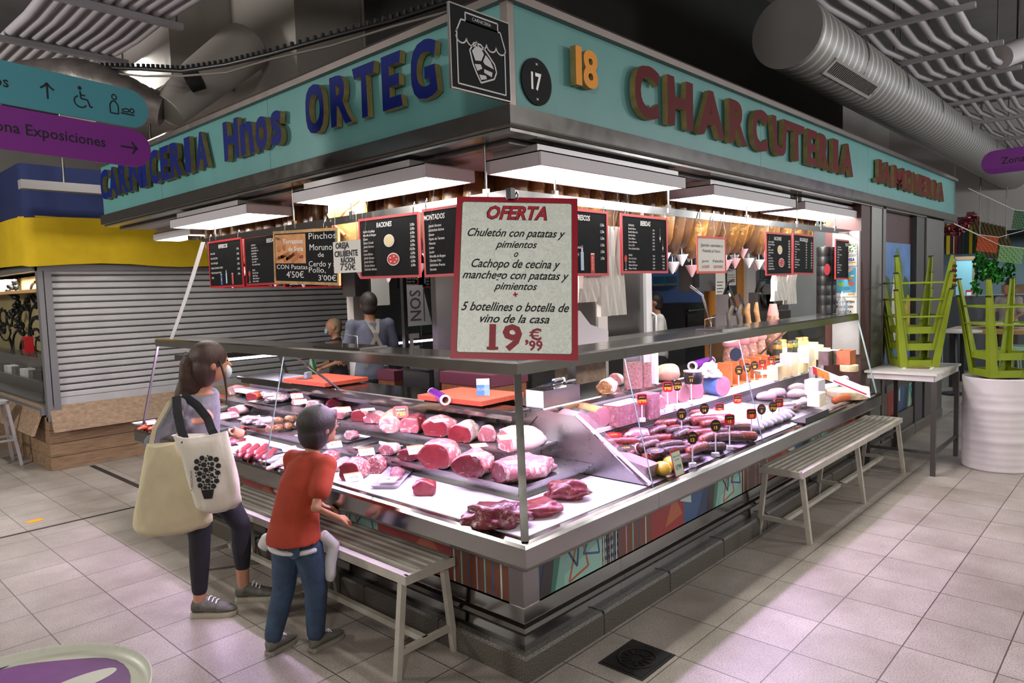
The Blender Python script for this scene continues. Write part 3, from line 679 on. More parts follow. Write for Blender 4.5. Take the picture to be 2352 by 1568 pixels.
# rear boards over the far counter, seen from behind the front ones
RY = 4.35
for i, (a, b_, lab, ttl) in enumerate(((498, 640, 'rear menu board lowest under the REFRESCOS and BEBIDAS boards', 'RACIONES'), (652, 774, 'rear menu board under the wood framed chalkboard', 'MONTADOS'), (781, 850, 'rear menu board behind the crispy ear paper notice', 'REFRESCOS'), (926, 992, 'rear menu board with cans above the white NOS panel', 'BEBIDAS'))):
    p0, p1 = PY(a, 662, RY), PY(b_, 660, RY); wd = p1.x - p0.x
    board(lab, frame(((p0.x + p1.x) / 2, RY, p0.z + .24), (1, 0, 0), (0, 0, 1)), wd, .48, ttl, [(-.4, 'L', .12, .03, MON, .018), (.4, 'R', .12, .03, ['3,50e'] * 11, .018)], [('can_red', .0, -.35, .8), ('bottle', .25, -.33, .8)] if i > 1 else ())
rr = thing('hanging_rail', 'rear stainless bar over the far counter', 'rail', (0, 0, 0)); MB().bx((.4, RY + .004, 2.38), (3.6, RY + .012, 2.42), M_ss).obj('bar', rr)
for x in (.7, 2., 3.3): MB().tube([(x, RY + .008, 2.4), (x, RY + .008, 3.0)], .006, M_ssd, 6).obj('rod', rr)
# chalkboard with wooden rim
M, w_, h = LB((629, 530), (776, 524), (633, 652), (783, 654), RX - .03)
cb = thing('chalkboard', 'wood framed chalkboard advertising Pinchos Morunos and Torreznos with chalk prices', 'chalkboard', M=M)
M_wood = mat('pale_wood', 'b08a55', .6, var=.3, vscale=20, stretch=(1, 1, 6))
MB().box((0, 0, 0), (w_ - .02, h - .02, .006), M_board).obj('slate', cb)
b = MB()
for s in (-1, 1): b.box((0, s * (h / 2 - .009), 0), (w_, .018, .016), M_wood); b.box((s * (w_ / 2 - .009), 0, 0), (.018, h - .036, .016), M_wood)
b.obj('wooden_rim', cb)
ps = MB(); pw, ph = w_ * .49, h * .54; px0, py0 = -w_ * .47, h * .5 - ph - .025
ps.bx((px0, py0, .004), (px0 + pw, py0 + ph, .006), mat('poster_tan', 'c98a52', .6, var=.25, vscale=9)); pm = mat('poster_meat', 'a8622c', .6, var=.5, vscale=40)
for k in range(7):
    a = .1 + .06 * k; ps.box((px0 + pw * (.15 + .09 * k), py0 + ph * (.18 + .05 * (k % 3)), .007), (.11, .022, .003), pm, Matrix.Rotation(a, 3, 'Z'))
for q in ((.12, .5), (.3, .55)): ps.ball((px0 + pw * q[0], py0 + ph * q[1], .006), (.022, .02, .003), pm)
ps.box((px0 + pw * .86, py0 + ph * .22, .007), (.045, .02, .002), mat('emblem', '7a2a22', .6))
text(ps, 'Pide...', px0 + .01, py0 + ph * .82, .022, mat('poster_ink', '4a2413', .7), .0068, bold=.02)
text(ps, 'Torreznos', px0 + pw * .26, py0 + ph * .68, .03, M_chalk, .0068, bold=.02, wid=pw * .66); text(ps, 'de Soria', px0 + pw * .45, py0 + ph * .42, .03, M_chalk, .0068, bold=.02, wid=pw * .48)
ps.obj('poster', cb)
b = MB()
for s, x, y, hh, wd in (('Pinchos', .07, .32, .04, .4), ('Moruno s', .08, .12, .04, .4), ('de', .2, .0, .03, .09), ('Cerdo y a', .06, -.17, .035, .4), ('Pollo,', .06, -.28, .035, .25), ("3'00€", .2, -.42, .035, .26), ('CON Patatas', -.46, -.22, .03, .5), ("4'50€", -.3, -.38, .042, .28)):
    text(b, s, x * w_, y * h, hh, M_chalk, .0042, bold=.0, wid=wd * w_)
b.obj('chalk_lettering', cb)
b = MB(); hook(b, -w_ * .3, h); hook(b, w_ * .3, h); b.obj('hook', cb)
# paper notices on the rail
M_paper = mat('paper', 'e2e0da', .8); M_ink = mat('ink', '17171b', .7)
def paper(name, label, M, w_, h, lines, rim=None, cat='notice', group=None, bend=.0):
    t = thing(name, label, cat, M=M, group=group); b = MB(); n = 6
    P = [(-w_ / 2 + w_ * i / n, s * h / 2, bend * math.sin(math.pi * i / n)) for s in (-1, 1) for i in range(n + 1)]
    b.add(P, [(i, i + 1, n + 2 + i, n + 1 + i) for i in range(n)], M_paper); b.add([(x, y, z - .0015) for x, y, z in P], [(n + 1 + i, n + 2 + i, i + 1, i) for i in range(n)], M_paper); b.obj('sheet', t)
    if rim:
        b = MB()
        for s in (-1, 1): b.box((0, s * (h / 2 - .007), .001 + bend * .6), (w_, .014, .002 + bend), rim); b.box((s * (w_ / 2 - .007), 0, .001), (.014, h, .003), rim)
        b.obj('border', t)
    b = MB()
    for s, x, y, hh, kw in lines: text(b, s, x * w_, y * h, hh, kw.pop('m', M_ink), .002 + bend, **kw)
    if lines: b.obj('lettering', t)
    return t
M, w_, h = LB((763, 556), (828, 550), (769, 628), (830, 624), RX - .065)
t = paper('paper_notice', "handwritten white paper notice reading OREJA CRUJIENTE RACION 7'50", M, w_, h, [('OREJA', -.4, .28, .034, dict(wid=.5 * w_, bold=.03)), ('CRUJIENTE', -.45, .02, .034, dict(wid=.85 * w_, bold=.03)), ('RACION', -.22, -.18, .03, dict(wid=.5 * w_, bold=.03)), ("7'50€", -.25, -.42, .042, dict(wid=.55 * w_, bold=.01))])
b = MB(); b.tube([(-w_ * .4, h / 2, 0), (-w_ * .38, h / 2 + .2, 0)], .002, M_wire, 5); b.tube([(w_ * .4, h / 2, 0), (w_ * .38, h / 2 + .2, 0)], .002, M_wire, 5); b.obj('hook', t)
M, w_, h = RB((1597, 542), (1661, 546), (1603, 627), (1673, 626), RX - .01)
t = paper('paper_notice', 'white red edged paper with handwritten ham and shoulder prices, hung from S hooks', M, w_, h, [('Jamón serrano y', -.38, .22, .022, dict(wid=.75 * w_)), ('Paletilla al Vacío', -.32, .07, .02, dict(wid=.6 * w_)), ('Jamón', -.35, -.2, .018, dict(wid=.22 * w_)), ('Paletilla', .02, -.2, .018, dict(wid=.36 * w_)), ("18'00€", -.35, -.36, .02, dict(wid=.25 * w_, m=M_red)), ("28'00€", .02, -.36, .02, dict(wid=.36 * w_, m=M_red))], rim=mat('orange_red', 'd8452e', .5), bend=.004)
b = MB()
for x in (-.4, .05, .42): b.tube([(x * w_ - .01, h / 2 - .012, .004), (x * w_ + .012, h / 2 + .03, .01), (x * w_ - .012, h / 2 + .1, .006), (x * w_ + .02, h / 2 + .17, 0), (x * w_ + .03, h / 2 + .13, -.012)], .003, M_wire, 6)
b.obj('hook', t)
# the big offer sign
tl, tr, bl, br = DP(1048, 450, 3.34), DP(1325, 458, 3.34), DP(1036, 824, 3.15), DP(1329, 827, 3.15)
M, w_, h = frame4(tl, tr, bl, br)
of = thing('offer_sign', 'large red bordered white OFERTA sign hung at the corner over the counter ledge', 'sign', M=M)
def ofm():
    t = NT('offer_print'); co = t.coord('Object', (5, 5, 5)); f = t.noise(co, 2.2, 5, .65, 2.5)
    t.l(t.ramp(f, [(.47, 'eef3ec'), (.495, 'c3cdc1'), (.51, 'eef3ec'), (.56, 'eef3ec'), (.58, 'c8d1c5'), (.6, 'ecf1ea')]), t.b.inputs['Base Color']); t.b.inputs['Roughness'].default_value = .3; return t.m
M_ofr = mat('offer_red', 'a3122c', .35)
MB().box((0, 0, 0), (w_, h, .008), M_ofr).obj('red_backing', of)
b = MB(); b.prism(rrect(0, 0, w_ - .052, h - .052, .012), .004, .0052, mat('offer_green', '2c6240', .5)); b.prism(rrect(0, 0, w_ - .058, h - .058, .01), .0045, .006, ofm()); b.obj('printed_sheet', of)
b = MB(); M_oft = mat('offer_lettering_red', 'b31c2e', .5)
text(b, 'OFERTA', .0, h * .357, .066, M_ink, .0066, bold=.05, shear=.3, align='C', wid=w_ * .5)
text(b, 'OFERTA', .0, h * .357, .066, M_oft, .0076, bold=.025, shear=.3, align='C', wid=w_ * .485)
for s, y, wd, hh in (('Chuletón con patatas y', .245, .8, .04), ('pimientos', .175, .34, .036), ('o', .118, .035, .034), ('Cachopo de cecina y', .05, .72, .042), ('manchego con patatas y', -.02, .86, .04), ('pimientos', -.085, .35, .036), ('5 botellines o botella de', -.215, .86, .042), ('vino de la casa', -.285, .55, .04)):
    text(b, s, .0, h * y, hh, M_ink, .0066, bold=.016, shear=.42, res=4, align='C', wid=w_ * wd)
for a in (0, math.pi / 2): b.box((0, -h * .115, .0066), (.022, .007, .001), M_oft, Matrix.Rotation(a + .2, 3, 'Z'))
M_of19 = mat('offer_price_red', '8f1a2a', .5)
text(b, '19', -.04, -h * .442, .115, M_of19, .0066, bold=.035, align='C', wid=w_ * .26)
b.box((-.04 - w_ * .13 + .016, -h * .438, .0066), (.052, .014, .001), M_of19)
text(b, '99', .095, -h * .446, .046, M_of19, .0066, bold=.03, align='C', wid=.062); text(b, ',', .047, -h * .4, .06, M_of19, .0066, bold=.03)
text(b, 'C', .095, -h * .385, .055, M_of19, .0066, bold=.03, align='C', wid=.05)
for s in (-1, 1): b.box((.087, -h * .385 + .0275 + s * .008, .0068), (.042, .006, .001), M_of19)
b.obj('lettering', of)
b = MB(); b.tube([(0, h / 2 - .014, .008), (.004, h / 2 + .01, .01), (-.004, h / 2 + .035, 0), (.002, h / 2 + .045, -.03), (0, h / 2 + .02, -.05)], .004, M_wire, 6); b.obj('hook', of)
# plain white strip from the rail down to the end of the ledge
ws = thing('white_strip', 'curved white plastic strip propped between rail end and counter ledge', 'plastic strip', (0, 0, 0))
p0, p1 = PX(392, 782, .05), PX(466, 556, .1); b = MB(); n = 8
rg = []
for i in range(n + 1):
    t_ = i / n; c = p0.lerp(p1, t_) + Vector((0, -.02 * math.sin(math.pi * t_), 0)); rg.append([c + Vector((.0, .035, 0)), c + Vector((-.015, .0, 0)), c + Vector((0, -.035, 0)), c + Vector((.004, -.033, 0)), c + Vector((-.01, 0, 0)), c + Vector((.004, .034, 0))])
b.rings(rg, M_wht, True, False).obj('strip', ws)
# ================================================================== hams
M_ham = meat('cured_ham', '4f3216', '8a5c26', 'b88f4a', .56, 7, .38, (1, 1, .5))
M_hamd = meat('dark_cured_ham', '3c2411', '6b4520', '946a34', .6, 7, .4, (1, 1, .5))
M_cup = mat('drip_cup_white', 'd9d5d6', .5); M_cupr = mat('drip_cup_pink', 'c99ca0', .5); M_rope = mat('cord', 'b8a27a', .9); M_hoof = mat('hoof', '2b2119', .6)
def ham_proto(label, m, mc, seed, group):
    t = thing('cured_ham', label, 'ham', (0, 0, 0), 0, group)
    random.seed(seed); b = MB(); prof = [(-.75, .012), (-.73, .045), (-.68, .07), (-.6, .09), (-.5, .105), (-.4, .11), (-.3, .1), (-.2, .075), (-.12, .05), (-.05, .036), (.0, .03), (.05, .034)]
    rg = []
    for z, r in prof:
        ring = []
        for k in range(14):
            a = 2 * math.pi * k / 14; q = 1 + .22 * noise.noise(Vector((math.cos(a) * 1.3 + seed, math.sin(a) * 1.3, z * 5)))
            ring.append(Vector((r * q * math.cos(a) * 1.05 + .03 * math.sin(z * 4 + seed), r * q * math.sin(a) * .6, z)))
        rg.append(ring)
    b.rings(rg, m); b.obj('ham_body', t)
    b = MB(); b.tube([(.03 * math.sin(seed), 0, .04), (.0, 0, .09), (.015, 0, .13)], [.03, .028, .018], M_hoof, 8); b.obj('hoof', t)
    b = MB(); b.tube([(0, 0, .06), (0, .004, .3)], .004, M_rope, 5); b.obj('cord', t)
    b = MB(); b.tube([(.03 * math.sin(-3 + seed), 0, -.74), (.03 * math.sin(-3 + seed), 0, -.8)], .003, M_wht, 5)
    b.lathe([(.006, -.885), (.05, -.8), (.052, -.797), (.046, -.8), (.004, -.878)], mc, 12, (.03 * math.sin(-3 + seed), 0, 0)); b.obj('drip_cup', t); return t
GL, GR = 'hams hanging over the meat counter', 'hams hanging over the deli counter'
LL, LR = 'golden brown cured ham hanging in the row above the meat counter', 'golden brown cured ham hanging in the row above the deli counter'
protoL = [ham_proto(LL, M_ham, M_cup, 1, GL), ham_proto(LL, M_hamd, M_cup, 2.3, GL)]
protoR = [ham_proto(LR, M_ham, M_cup, 3.1, GR), ham_proto(LR, M_hamd, M_cup, 4.2, GR), ham_proto(LR, M_ham, M_cupr, 5.4, GR)]
random.seed(4)
def place(protos, n, used, fn, lab):
    for i in range(n):
        x, y, z = fn(i); rz = random.uniform(-.25, .25) + (math.pi / 2 if protos is protoR else 0); sc = random.uniform(.92, 1.08); p = protos[random.randrange(len(protos))]
        if id(p) not in used: used.add(id(p)); p.location = (x, y, z); p.rotation_euler = (0, 0, rz); p.scale = (sc,) * 3
        else: dup(p, (x, y, z), rz, lab, (sc,) * 3)
u = set()
place(protoL, 24, u, lambda i: (.66 + random.uniform(-.02, .02), .85 + i * .15, 2.86 + random.uniform(-.03, .05)), LL)
place(protoL, 14, u, lambda i: (1.0, .95 + i * .23, 2.9 + random.uniform(-.03, .05)), LL)
place(protoR, 30, u, lambda i: (.72 + i * .155, .66 + random.uniform(-.02, .02), 2.86 + random.uniform(-.04, .06)), LR)
place(protoR, 18, u, lambda i: (1.2 + i * .24, .98, 2.9 + random.uniform(-.03, .05)), LR)
b = MB()
for d in (.66, 1.0): b.bx((d - .015, d, 2.97), (d + .015, 4.3, 3.0), M_ssd); b.bx((d, d - .015, 2.97), (5.6, d + .015, 3.0), M_ssd)
hr = thing('ham_rail', 'dark steel hanging rails close under the stall ceiling', 'rail', (0, 0, 0)); b.obj('bar', hr)
# one ham in paper between two boards
bh = thing('wrapped_ham', 'pale brown ham bound with crossing bands hanging between the chalkboard and RACIONES board', 'ham', tuple(PX(800, 500, .3)))
b = MB(); b.lathe([(.01, -.2), (.05, -.17), (.1, -.08), (.125, .02), (.12, .12), (.09, .22), (.05, .3), (.03, .4)], meat('pale_ham', 'b98a4e', 'd8b06e', 'e8cf9a', .55, 6, .5), 14); b.obj('ham_body', bh)
b = MB()
for s in (-1, 1): b.tube([(.0, s * .13, .1), (-.09, s * .08, .02), (-.105, 0, -.05), (-.08, -s * .07, -.12)], .012, mat('band', 'a8552f', .5), 6)
b.obj('band', bh); MB().tube([(0, 0, .38), (0, 0, .55)], .005, M_rope, 5).obj('cord', bh)
# ================================================================== things on the counters
def PPl(px, py, p0, n):
    d = Vector(ray(px, py)); p0 = Vector(p0); n = Vector(n); c = Vector(CAM); return c + d * ((p0 - c).dot(n) / d.dot(n))
Z0, Z1, Z2, ZS = .777, .85, .942, 1.125          # butcher deck, lower tier, upper tier, service shelf
def DK(px, py): return PPl(px, py, (0, -.14, .777), (0, -.175, 1))     # sloping deli deck
ZM = .985
R_ = {k: meat('beef_' + k, *v) for k, v in dict(
    red=('8e2530', 'b03a44', 'e9c6c4', .6, 8), dark=('6b1823', '8f2a35', 'd9b3ae', .57, 9), cut=('a43440', 'bb4a54', 'e8c0be', .66, 6),
    pink=('c9727a', 'd98e92', 'f2dcd8', .52, 8), pale=('dba39d', 'e6bdb5', 'f4e6df', .5, 7), fat=('ead3cb', 'f0e1d8', 'cf8d8c', .64, 7), skin=('c99a78', 'd9b293', 'ecd8c2', .6, 5),
    rib=('a8434b', 'd0868a', 'f1e0d8', .5, 22), mince=('a83d44', 'd4858a', 'f0d8d4', .52, 60), sausage=('b2434a', 'c65a60', 'e0a09a', .62, 10), chorizo=('b4441c', 'cc6430', 'e0946a', .62, 14), browned=('8a5a34', 'b98652', 'e0c39a', .55, 14), tripe=('a98a86', 'd0b4b2', 'efe6e4', .5, 18), ham=('d68b9a', 'e0a2ae', 'f0d0d4', .62, 9)).items()}
def hunk(name, label, loc, size, rz, m, mcut=None, cut=None, seed=0, amp=.14, flat=-.6, cat='meat', group=None, tilt=0., ty=0.):
    """a lump of meat lying on its flat underside, with an optional clean cut face on one end"""
    nu, nv = 26, 16; L, W, H = [q / 2 for q in size]; vs = []; iscut = []
    def pt(th, ph):
        x = -math.cos(th); y = math.sin(th) * math.cos(ph); z = math.sin(th) * math.sin(ph); c = False
        if cut is not None and x <= cut:
            tc = math.acos(-cut); k = (th / tc); x = cut; y = math.sin(tc) * math.cos(ph) * k; z = math.sin(tc) * math.sin(ph) * k; c = th < tc - 1e-4
        q = Vector((x * 1.2 + seed * 3.1, y * 1.2 + seed, z * 1.2)); f = 1 + amp * (noise.noise(q * 1.3) * 1.3 + .6 * noise.noise(q * 3.1) + .25 * noise.noise(q * 7))
        p = Vector((x * (f if not c else 1), y * f, z * f)); p.z = max(p.z, flat + .03 * noise.noise(q * 4)); return p, c
    for i in range(nv + 1):
        th = math.pi * i / nv
        if cut is not None:
            tc = math.acos(-cut); n1 = 5
            th = tc * i / n1 if i <= n1 else tc + (math.pi - tc) * (i - n1) / (nv - n1)
        for k in range(nu): p, c = pt(th, 2 * math.pi * k / nu); vs.append(p); iscut.append(c)
    zmin = min(v.z for v in vs); P = [Vector((v.x * L, v.y * W, (v.z - zmin) * H)) for v in vs]
    b = MB(); F, G = [], []
    for i in range(nv):
        for k in range(nu):
            f = (i * nu + k, i * nu + (k + 1) % nu, (i + 1) * nu + (k + 1) % nu, (i + 1) * nu + k)
            (G if (cut is not None and i < 5) else F).append(f)
    b.v = P; ka = b.slot(m); b.f = F[:]; b.mi = [ka] * len(F); b.sm = [True] * len(F)
    if G: kc = b.slot(mcut or m); b.f += G; b.mi += [kc] * len(G); b.sm += [True] * len(G)
    o = b.obj(name); o.location = Vector(loc) + Vector((0, 0, .001)); o.rotation_euler = (tilt, ty, rz); return tag(o, label, cat, group)
def tray(label, c, w_, d_, rz=0., h=.014, group='stainless meat trays'):
    t = thing('meat_tray', label, 'tray', c, rz, group); b = MB()
    def loop(w2, d2, z): return [Vector((x, y, z)) for x, y in rrect(0, 0, w2, d2, .012, 3)]
    b.rings([loop(w_ - .03, d_ - .03, .001), loop(w_ - .012, d_ - .012, h), loop(w_, d_, h + .001), loop(w_, d_, h - .002), loop(w_ - .014, d_ - .014, h - .003), loop(w_ - .032, d_ - .032, 0)], M_sst, False, False)
    b.add(loop(w_ - .03, d_ - .03, .002), [tuple(range(16))], M_sst); b.obj('dish', t); return t
M_orange = mat('card_orange', 'd9682c', .6); M_ink2 = mat('ink_blue', '23305c', .7)
def card(label, c, rz, txt=None, w_=.095, h=.07, tx=.35, ty=0., lift=.0):
    t = thing('price_card', label, 'price card', M=Matrix.Translation(Vector(c) + Vector((0, 0, lift))) @ Matrix.Rotation(rz, 4, 'Z') @ Matrix.Rotation(tx, 4, 'X') @ Matrix.Rotation(ty, 4, 'Y'), group='white price cards')
    b = MB(); b.box((0, 0, 0), (w_, h, .0012), M_paper); b.box((0, h / 2 - .004, .0002), (w_, .008, .0013), M_orange); b.obj('sheet', t)
    b = MB(); text(b, txt or "6'50", 0, -.012, .018, M_ink2, .0009, align='C', bold=.01); b.obj('lettering', t); return t
def link(name, label, pts, r, m, group=None, cat='sausage', n=9):
    """a sausage following points, rounded at both ends"""
    q = [Vector(p) for p in pts]; P = []; RR = []
    c = sum(q, Vector()) / len(q); c.z = min(p.z for p in q); q = [p - c for p in q]
    m_ = len(q) - 1; N = max(8, m_ * 4)
    for i in range(N + 1):
        t = i / N * m_; k = min(int(t), m_ - 1); u = t - k
        p0, p1, p2, p3 = q[max(k - 1, 0)], q[k], q[k + 1], q[min(k + 2, m_)]
        P.append(.5 * ((2 * p1) + (p2 - p0) * u + (2 * p0 - 5 * p1 + 4 * p2 - p3) * u * u + (3 * p1 - p0 - 3 * p2 + p3) * u ** 3))
        e = min(i, N - i) / N; RR.append(r * min(1, .35 + 1.0 * math.sqrt(min(1, e * 6))) * (1 + .05 * math.sin(i * 2.1)))
    b = MB(); b.tube(P, RR, m, n); o = b.obj(name); o.location = c; return tag(o, label, cat, group)
R = math.radians
# ---- service shelf of the butcher side
M_rbd = mat('red_cutting_board', 'b0462f', .6, var=.18, vscale=24)
def cboard(label, c, w_, d_, rz):
    t = thing('cutting_board', label, 'cutting board', c, rz); b = MB(); b.prism(rrect(0, 0, w_, d_, .01), .012, .042, M_rbd); b.obj('slab', t)
    b = MB()
    for x in (-1, 1): b.box((x * w_ * .36, 0, .006), (.03, d_ * .8, .012), M_blk)
    b.obj('foot_strip', t); return t
cboard('orange red cutting board holding the small blue card on the steel shelf', (.86, 1.22, ZS), .42, .58, R(3))
cboard('red cutting board farther along the steel shelf behind the boy', (.84, 2.92, ZS), .42, .6, R(2))
c = PZ(1110, 908, ZS + .043)
eu = paper('standing_card', 'small blue and white card standing on the orange red cutting board', frame(c + V(0, 0, .055), (.68, -.73, 0), (.08, .08, 1)), .085, .11, [('EURO', -.4, -.2, .018, dict(m=mat('pale_blue_ink', 'a6cbe6', .6)))], cat='card')
b = MB(); b.bx((-.0425, -.055, .0012), (.0425, .015, .0016), mat('card_blue', '4f86c9', .5)); b.bx((.008, -.055, .0016), (.0425, .015, .0018), mat('card_blue_light', '7db0e0', .5)); b.obj('print', eu)
fr1 = thing('film_roll', 'purple plastic film roll lying beside the orange red cutting board', 'film roll', tuple(PZ(1008, 922, ZS)), R(62))
M_purple = mat('purple_film', '6a1f8a', .15, coat=.4); M_core = mat('cardboard_core', 'b29678', .8)
def roll(t, L, r):
    b = MB(); b.rings([[Vector((x, r * math.cos(a), r + r * math.sin(a))) for a in [2 * math.pi * k / 20 for k in range(20)]] for x in (-L / 2, L / 2)], M_purple, False); b.obj('film', t)
    for s in (-1, 1):
        b = MB(); x0, x1 = s * (L / 2 - .0), s * (L / 2 + .02); rr = [(x0, r * .97), (x1, r * .97), (x1, r * .62), (x0, r * .62)]
        b.rings([[Vector((x, q * math.cos(a), r + q * math.sin(a))) for a in [2 * math.pi * k / 20 for k in range(20)]] for x, q in rr + rr[:1]], M_wht, False); b.obj('end_cap', t)
    b = MB(); b.rings([[Vector((x, r * .6 * math.cos(a), r + r * .6 * math.sin(a))) for a in [2 * math.pi * k / 16 for k in range(16)]] for x in (-L / 2, L / 2)], M_core, False); b.obj('core', t)
roll(fr1, .34, .035)
sc = thing('scraper', 'grey block scraper lying on the red cutting board behind the boy', 'scraper', tuple(PZ(708, 868, ZS + .043)), .3)
MB().bx((-.03, -.015, 0), (.03, .015, .05), mat('grey_plastic', '8f92a5', .5)).obj('grip', sc); MB().bx((-.09, -.05, 0), (.0, .05, .004), M_ssd).obj('blade', sc)
# ---- trays
def TR(label, px, py, z, w_=.2, d_=.3, rz=0.): return tray(label, tuple(PZ(px, py, z)), w_, d_, rz)
TR('steel tray of raw pink sausages low at the front, nearest the woman', 600, 1040, Z0, .24, .3, R(2))
TR('steel tray of pale streaky strips next to the tray of raw sausages', 655, 1062, Z0, .2, .26, R(2))
TR('steel tray of a wrapped pale cut just behind the head of the boy', 690, 1078, Z0, .17, .22, R(2))
TR('steel tray under the browned rib pieces', 668, 975, Z1, .22, .42, R(2))
TR('empty steel tray next to the browned ribs', 720, 1003, Z1, .2, .24, R(2))
TR('steel tray with one small bony piece beside the head of the boy', 800, 1008, Z1, .22, .26, R(2))
TR('empty steel tray with a card at its front edge, beside the red hunks', 868, 1030, Z1, .24, .26, R(2))
TR('steel tray of boiled pale offal near the hand of the woman', 590, 965, Z1, .22, .3, R(2))
TR('steel tray of roast red pieces partly behind the woman', 515, 940, Z1, .22, .3, R(2))
TR('steel tray of cooked trotters under two price cards', 625, 925, Z2, .24, .42, R(2))
TR('steel tray of packed red sausages at the very end of the counter', 352, 975, Z0, .22, .4, R(2))
# ---- big cuts
def H(label, px, py, z, size, rz, m, mc=None, cut=None, seed=0, name='meat_cut', **k): return hunk(name, label, PZ(px, py, z), size, R(rz), R_[m], R_[mc] if mc else None, cut, seed, **k)
H('large dark red boned shoulder piece lying at the very corner behind the post', 1140, 1203, Z0, (.3, .22, .12), -35, 'dark', seed=1, amp=.34)
H('flat red steak slab on the white deck just past the corner post', 1242, 1180, Z0, (.22, .17, .08), -20, 'red', seed=2, amp=.28)
H('bony red shank piece with pale knuckle on the white deck, third from the corner post', 1303, 1145, Z0, (.22, .14, .12), -50, 'dark', seed=3, amp=.3)
H('small red lump with a smooth cut face alone on the white deck', 975, 1135, Z0, (.14, .13, .095), 40, 'red', 'cut', -.5, 4, amp=.2)
H('big round red beef joint on the lower tier, largest cut face of its row', 1012, 1070, Z1, (.34, .22, .19), 22, 'pink', 'red', -.45, 5)
H('folded dark red beef joint next to the big round one on the lower tier', 1088, 1090, Z1, (.3, .2, .165), 20, 'pink', 'dark', -.45, 6, amp=.2)
H('long red shin joint with white sinew reaching past the corner post', 1190, 1098, Z1, (.46, .21, .15), -14, 'pink', 'dark', -.55, 7, amp=.18)
H('small dark red tenderloin end on the lower tier beside the big round joint', 940, 1055, Z1, (.19, .13, .085), 25, 'red', 'dark', -.4, 8)
H('pale ribbed pink pork end with a white knob on the lower tier', 895, 1042, Z1, (.2, .12, .085), 20, 'pale', 'pink', -.4, 9)
H('red beef joint with a ticket, second from the pork leg', 1010, 998, Z2, (.3, .2, .15), 18, 'pink', 'red', -.4, 10)
H('red marbled loin with dark crust next to the pork leg on the upper tier', 950, 990, Z2, (.3, .15, .14), 30, 'dark', 'pink', -.5, 11)
H('glossy red beef joint with silver skin in the middle of the upper tier', 1065, 1010, Z2, (.32, .17, .14), 24, 'tripe', 'red', -.45, 12)
H('pink veal wedge standing between two joints on the upper tier', 1120, 1013, Z2, (.16, .11, .12), 35, 'pale', 'pink', -.3, 13)
H('fat capped pink rump joint at the corner end of the upper tier', 1190, 1030, Z2, (.36, .22, .155), -16, 'fat', 'pink', -.5, 14)
H('whole pork leg with tan skin and a red price label', 905, 985, Z2, (.44, .18, .16), 42, 'skin', 'pale', -.6, 15, amp=.08)
H('reddish slab of cured bacon standing at the back of the upper tier', 770, 935, Z2, (.2, .06, .1), 12, 'red', seed=16, amp=.06)
H('pale pink loin piece with a card, behind the head of the boy', 775, 960, Z2, (.24, .17, .1), 30, 'pale', 'pink', -.4, 17)
H('pink chop piece with bone, first beyond the head of the boy', 828, 965, Z2, (.18, .13, .1), 25, 'pink', 'red', -.3, 18)
H('rosy pork shoulder piece under a card, between the chop and the pork leg', 862, 970, Z2, (.22, .15, .1), 32, 'pale', 'pink', -.4, 19)
H('small bony pink piece on the steel tray beside the boy', 805, 1008, Z1 + .006, (.14, .09, .07), 10, 'pink', 'pale', -.3, 20, amp=.25)
H('rack of thick T-bone chops standing on the white deck by the price card', 815, 1098, Z0, (.26, .15, .15), 28, 'rib', 'red', -.5, 21, amp=.1)
H('square rib block with white fat stripes next to the T-bone rack', 865, 1085, Z0, (.15, .12, .13), 30, 'rib', 'rib', -.4, 22, amp=.07)
H('pale pig ear strip on the deck half behind the shoulder of the boy', 785, 1075, Z0, (.2, .1, .07), 30, 'pale', seed=23, amp=.25)
H('cooked pale trotter heap under two price cards on the upper tier', 640, 922, Z2 + .006, (.24, .22, .09), 10, 'tripe', seed=24, amp=.35)
H('white pork belly slab with layered streaks under the nearer of two cards', 690, 930, Z2, (.22, .14, .1), 15, 'fat', 'pale', -.3, 25)
H('block of white lard in plastic wrap on the upper tier', 625, 912, Z2 + .006, (.18, .12, .075), 8, 'fat', seed=26, amp=.05)
H('orange red roast piece near the hand of the woman', 505, 925, Z1 + .006, (.16, .14, .09), 10, 'chorizo', seed=27, amp=.2)
H('pink chicken piece under a white card by the hand of the woman', 548, 950, Z1 + .006, (.24, .15, .09), 12, 'pale', 'pink', -.4, 28, amp=.2)
H('wrapped greyish snout on the steel tray past the chicken piece', 578, 970, Z1 + .006, (.16, .13, .07), 5, 'tripe', seed=29, amp=.25)
H('whitish boiled tripe lump between the snout and the browned ribs', 612, 975, Z1 + .006, (.18, .15, .075), 0, 'tripe', seed=30, amp=.3)
H('roasted knuckle bone lying above the browned ribs', 690, 945, Z1 + .006, (.2, .07, .07), -50, 'browned', seed=31, amp=.2)
for i, (px, py) in enumerate(((622, 990), (640, 988), (662, 985), (684, 982), (700, 976), (640, 972), (665, 968), (688, 962))):
    hunk('roast_rib', 'browned roast rib chunk in the pile on its steel tray', PZ(px, py, Z1 + .006 + (.03 if i > 4 else 0)), (.085, .06, .06), R(20 * i), R_['browned'], None, None, 40 + i, .12, cat='meat', group='browned rib chunks')
random.seed(8)
for i in range(7):
    p = PZ(560 + 19 * (i % 4), 1040 + 1 * (i % 4) - 9 * (i // 4), Z0 + .022 + .02 * (i // 4)); d = V(.09, .09, 0) * (.9 + .2 * random.random())
    link('raw_sausage', 'plump raw pink sausage among those on the front steel tray', [p - d, p + V(.012, 0, .004), p + d], .021, R_['sausage'], 'raw pink sausages on the front tray')
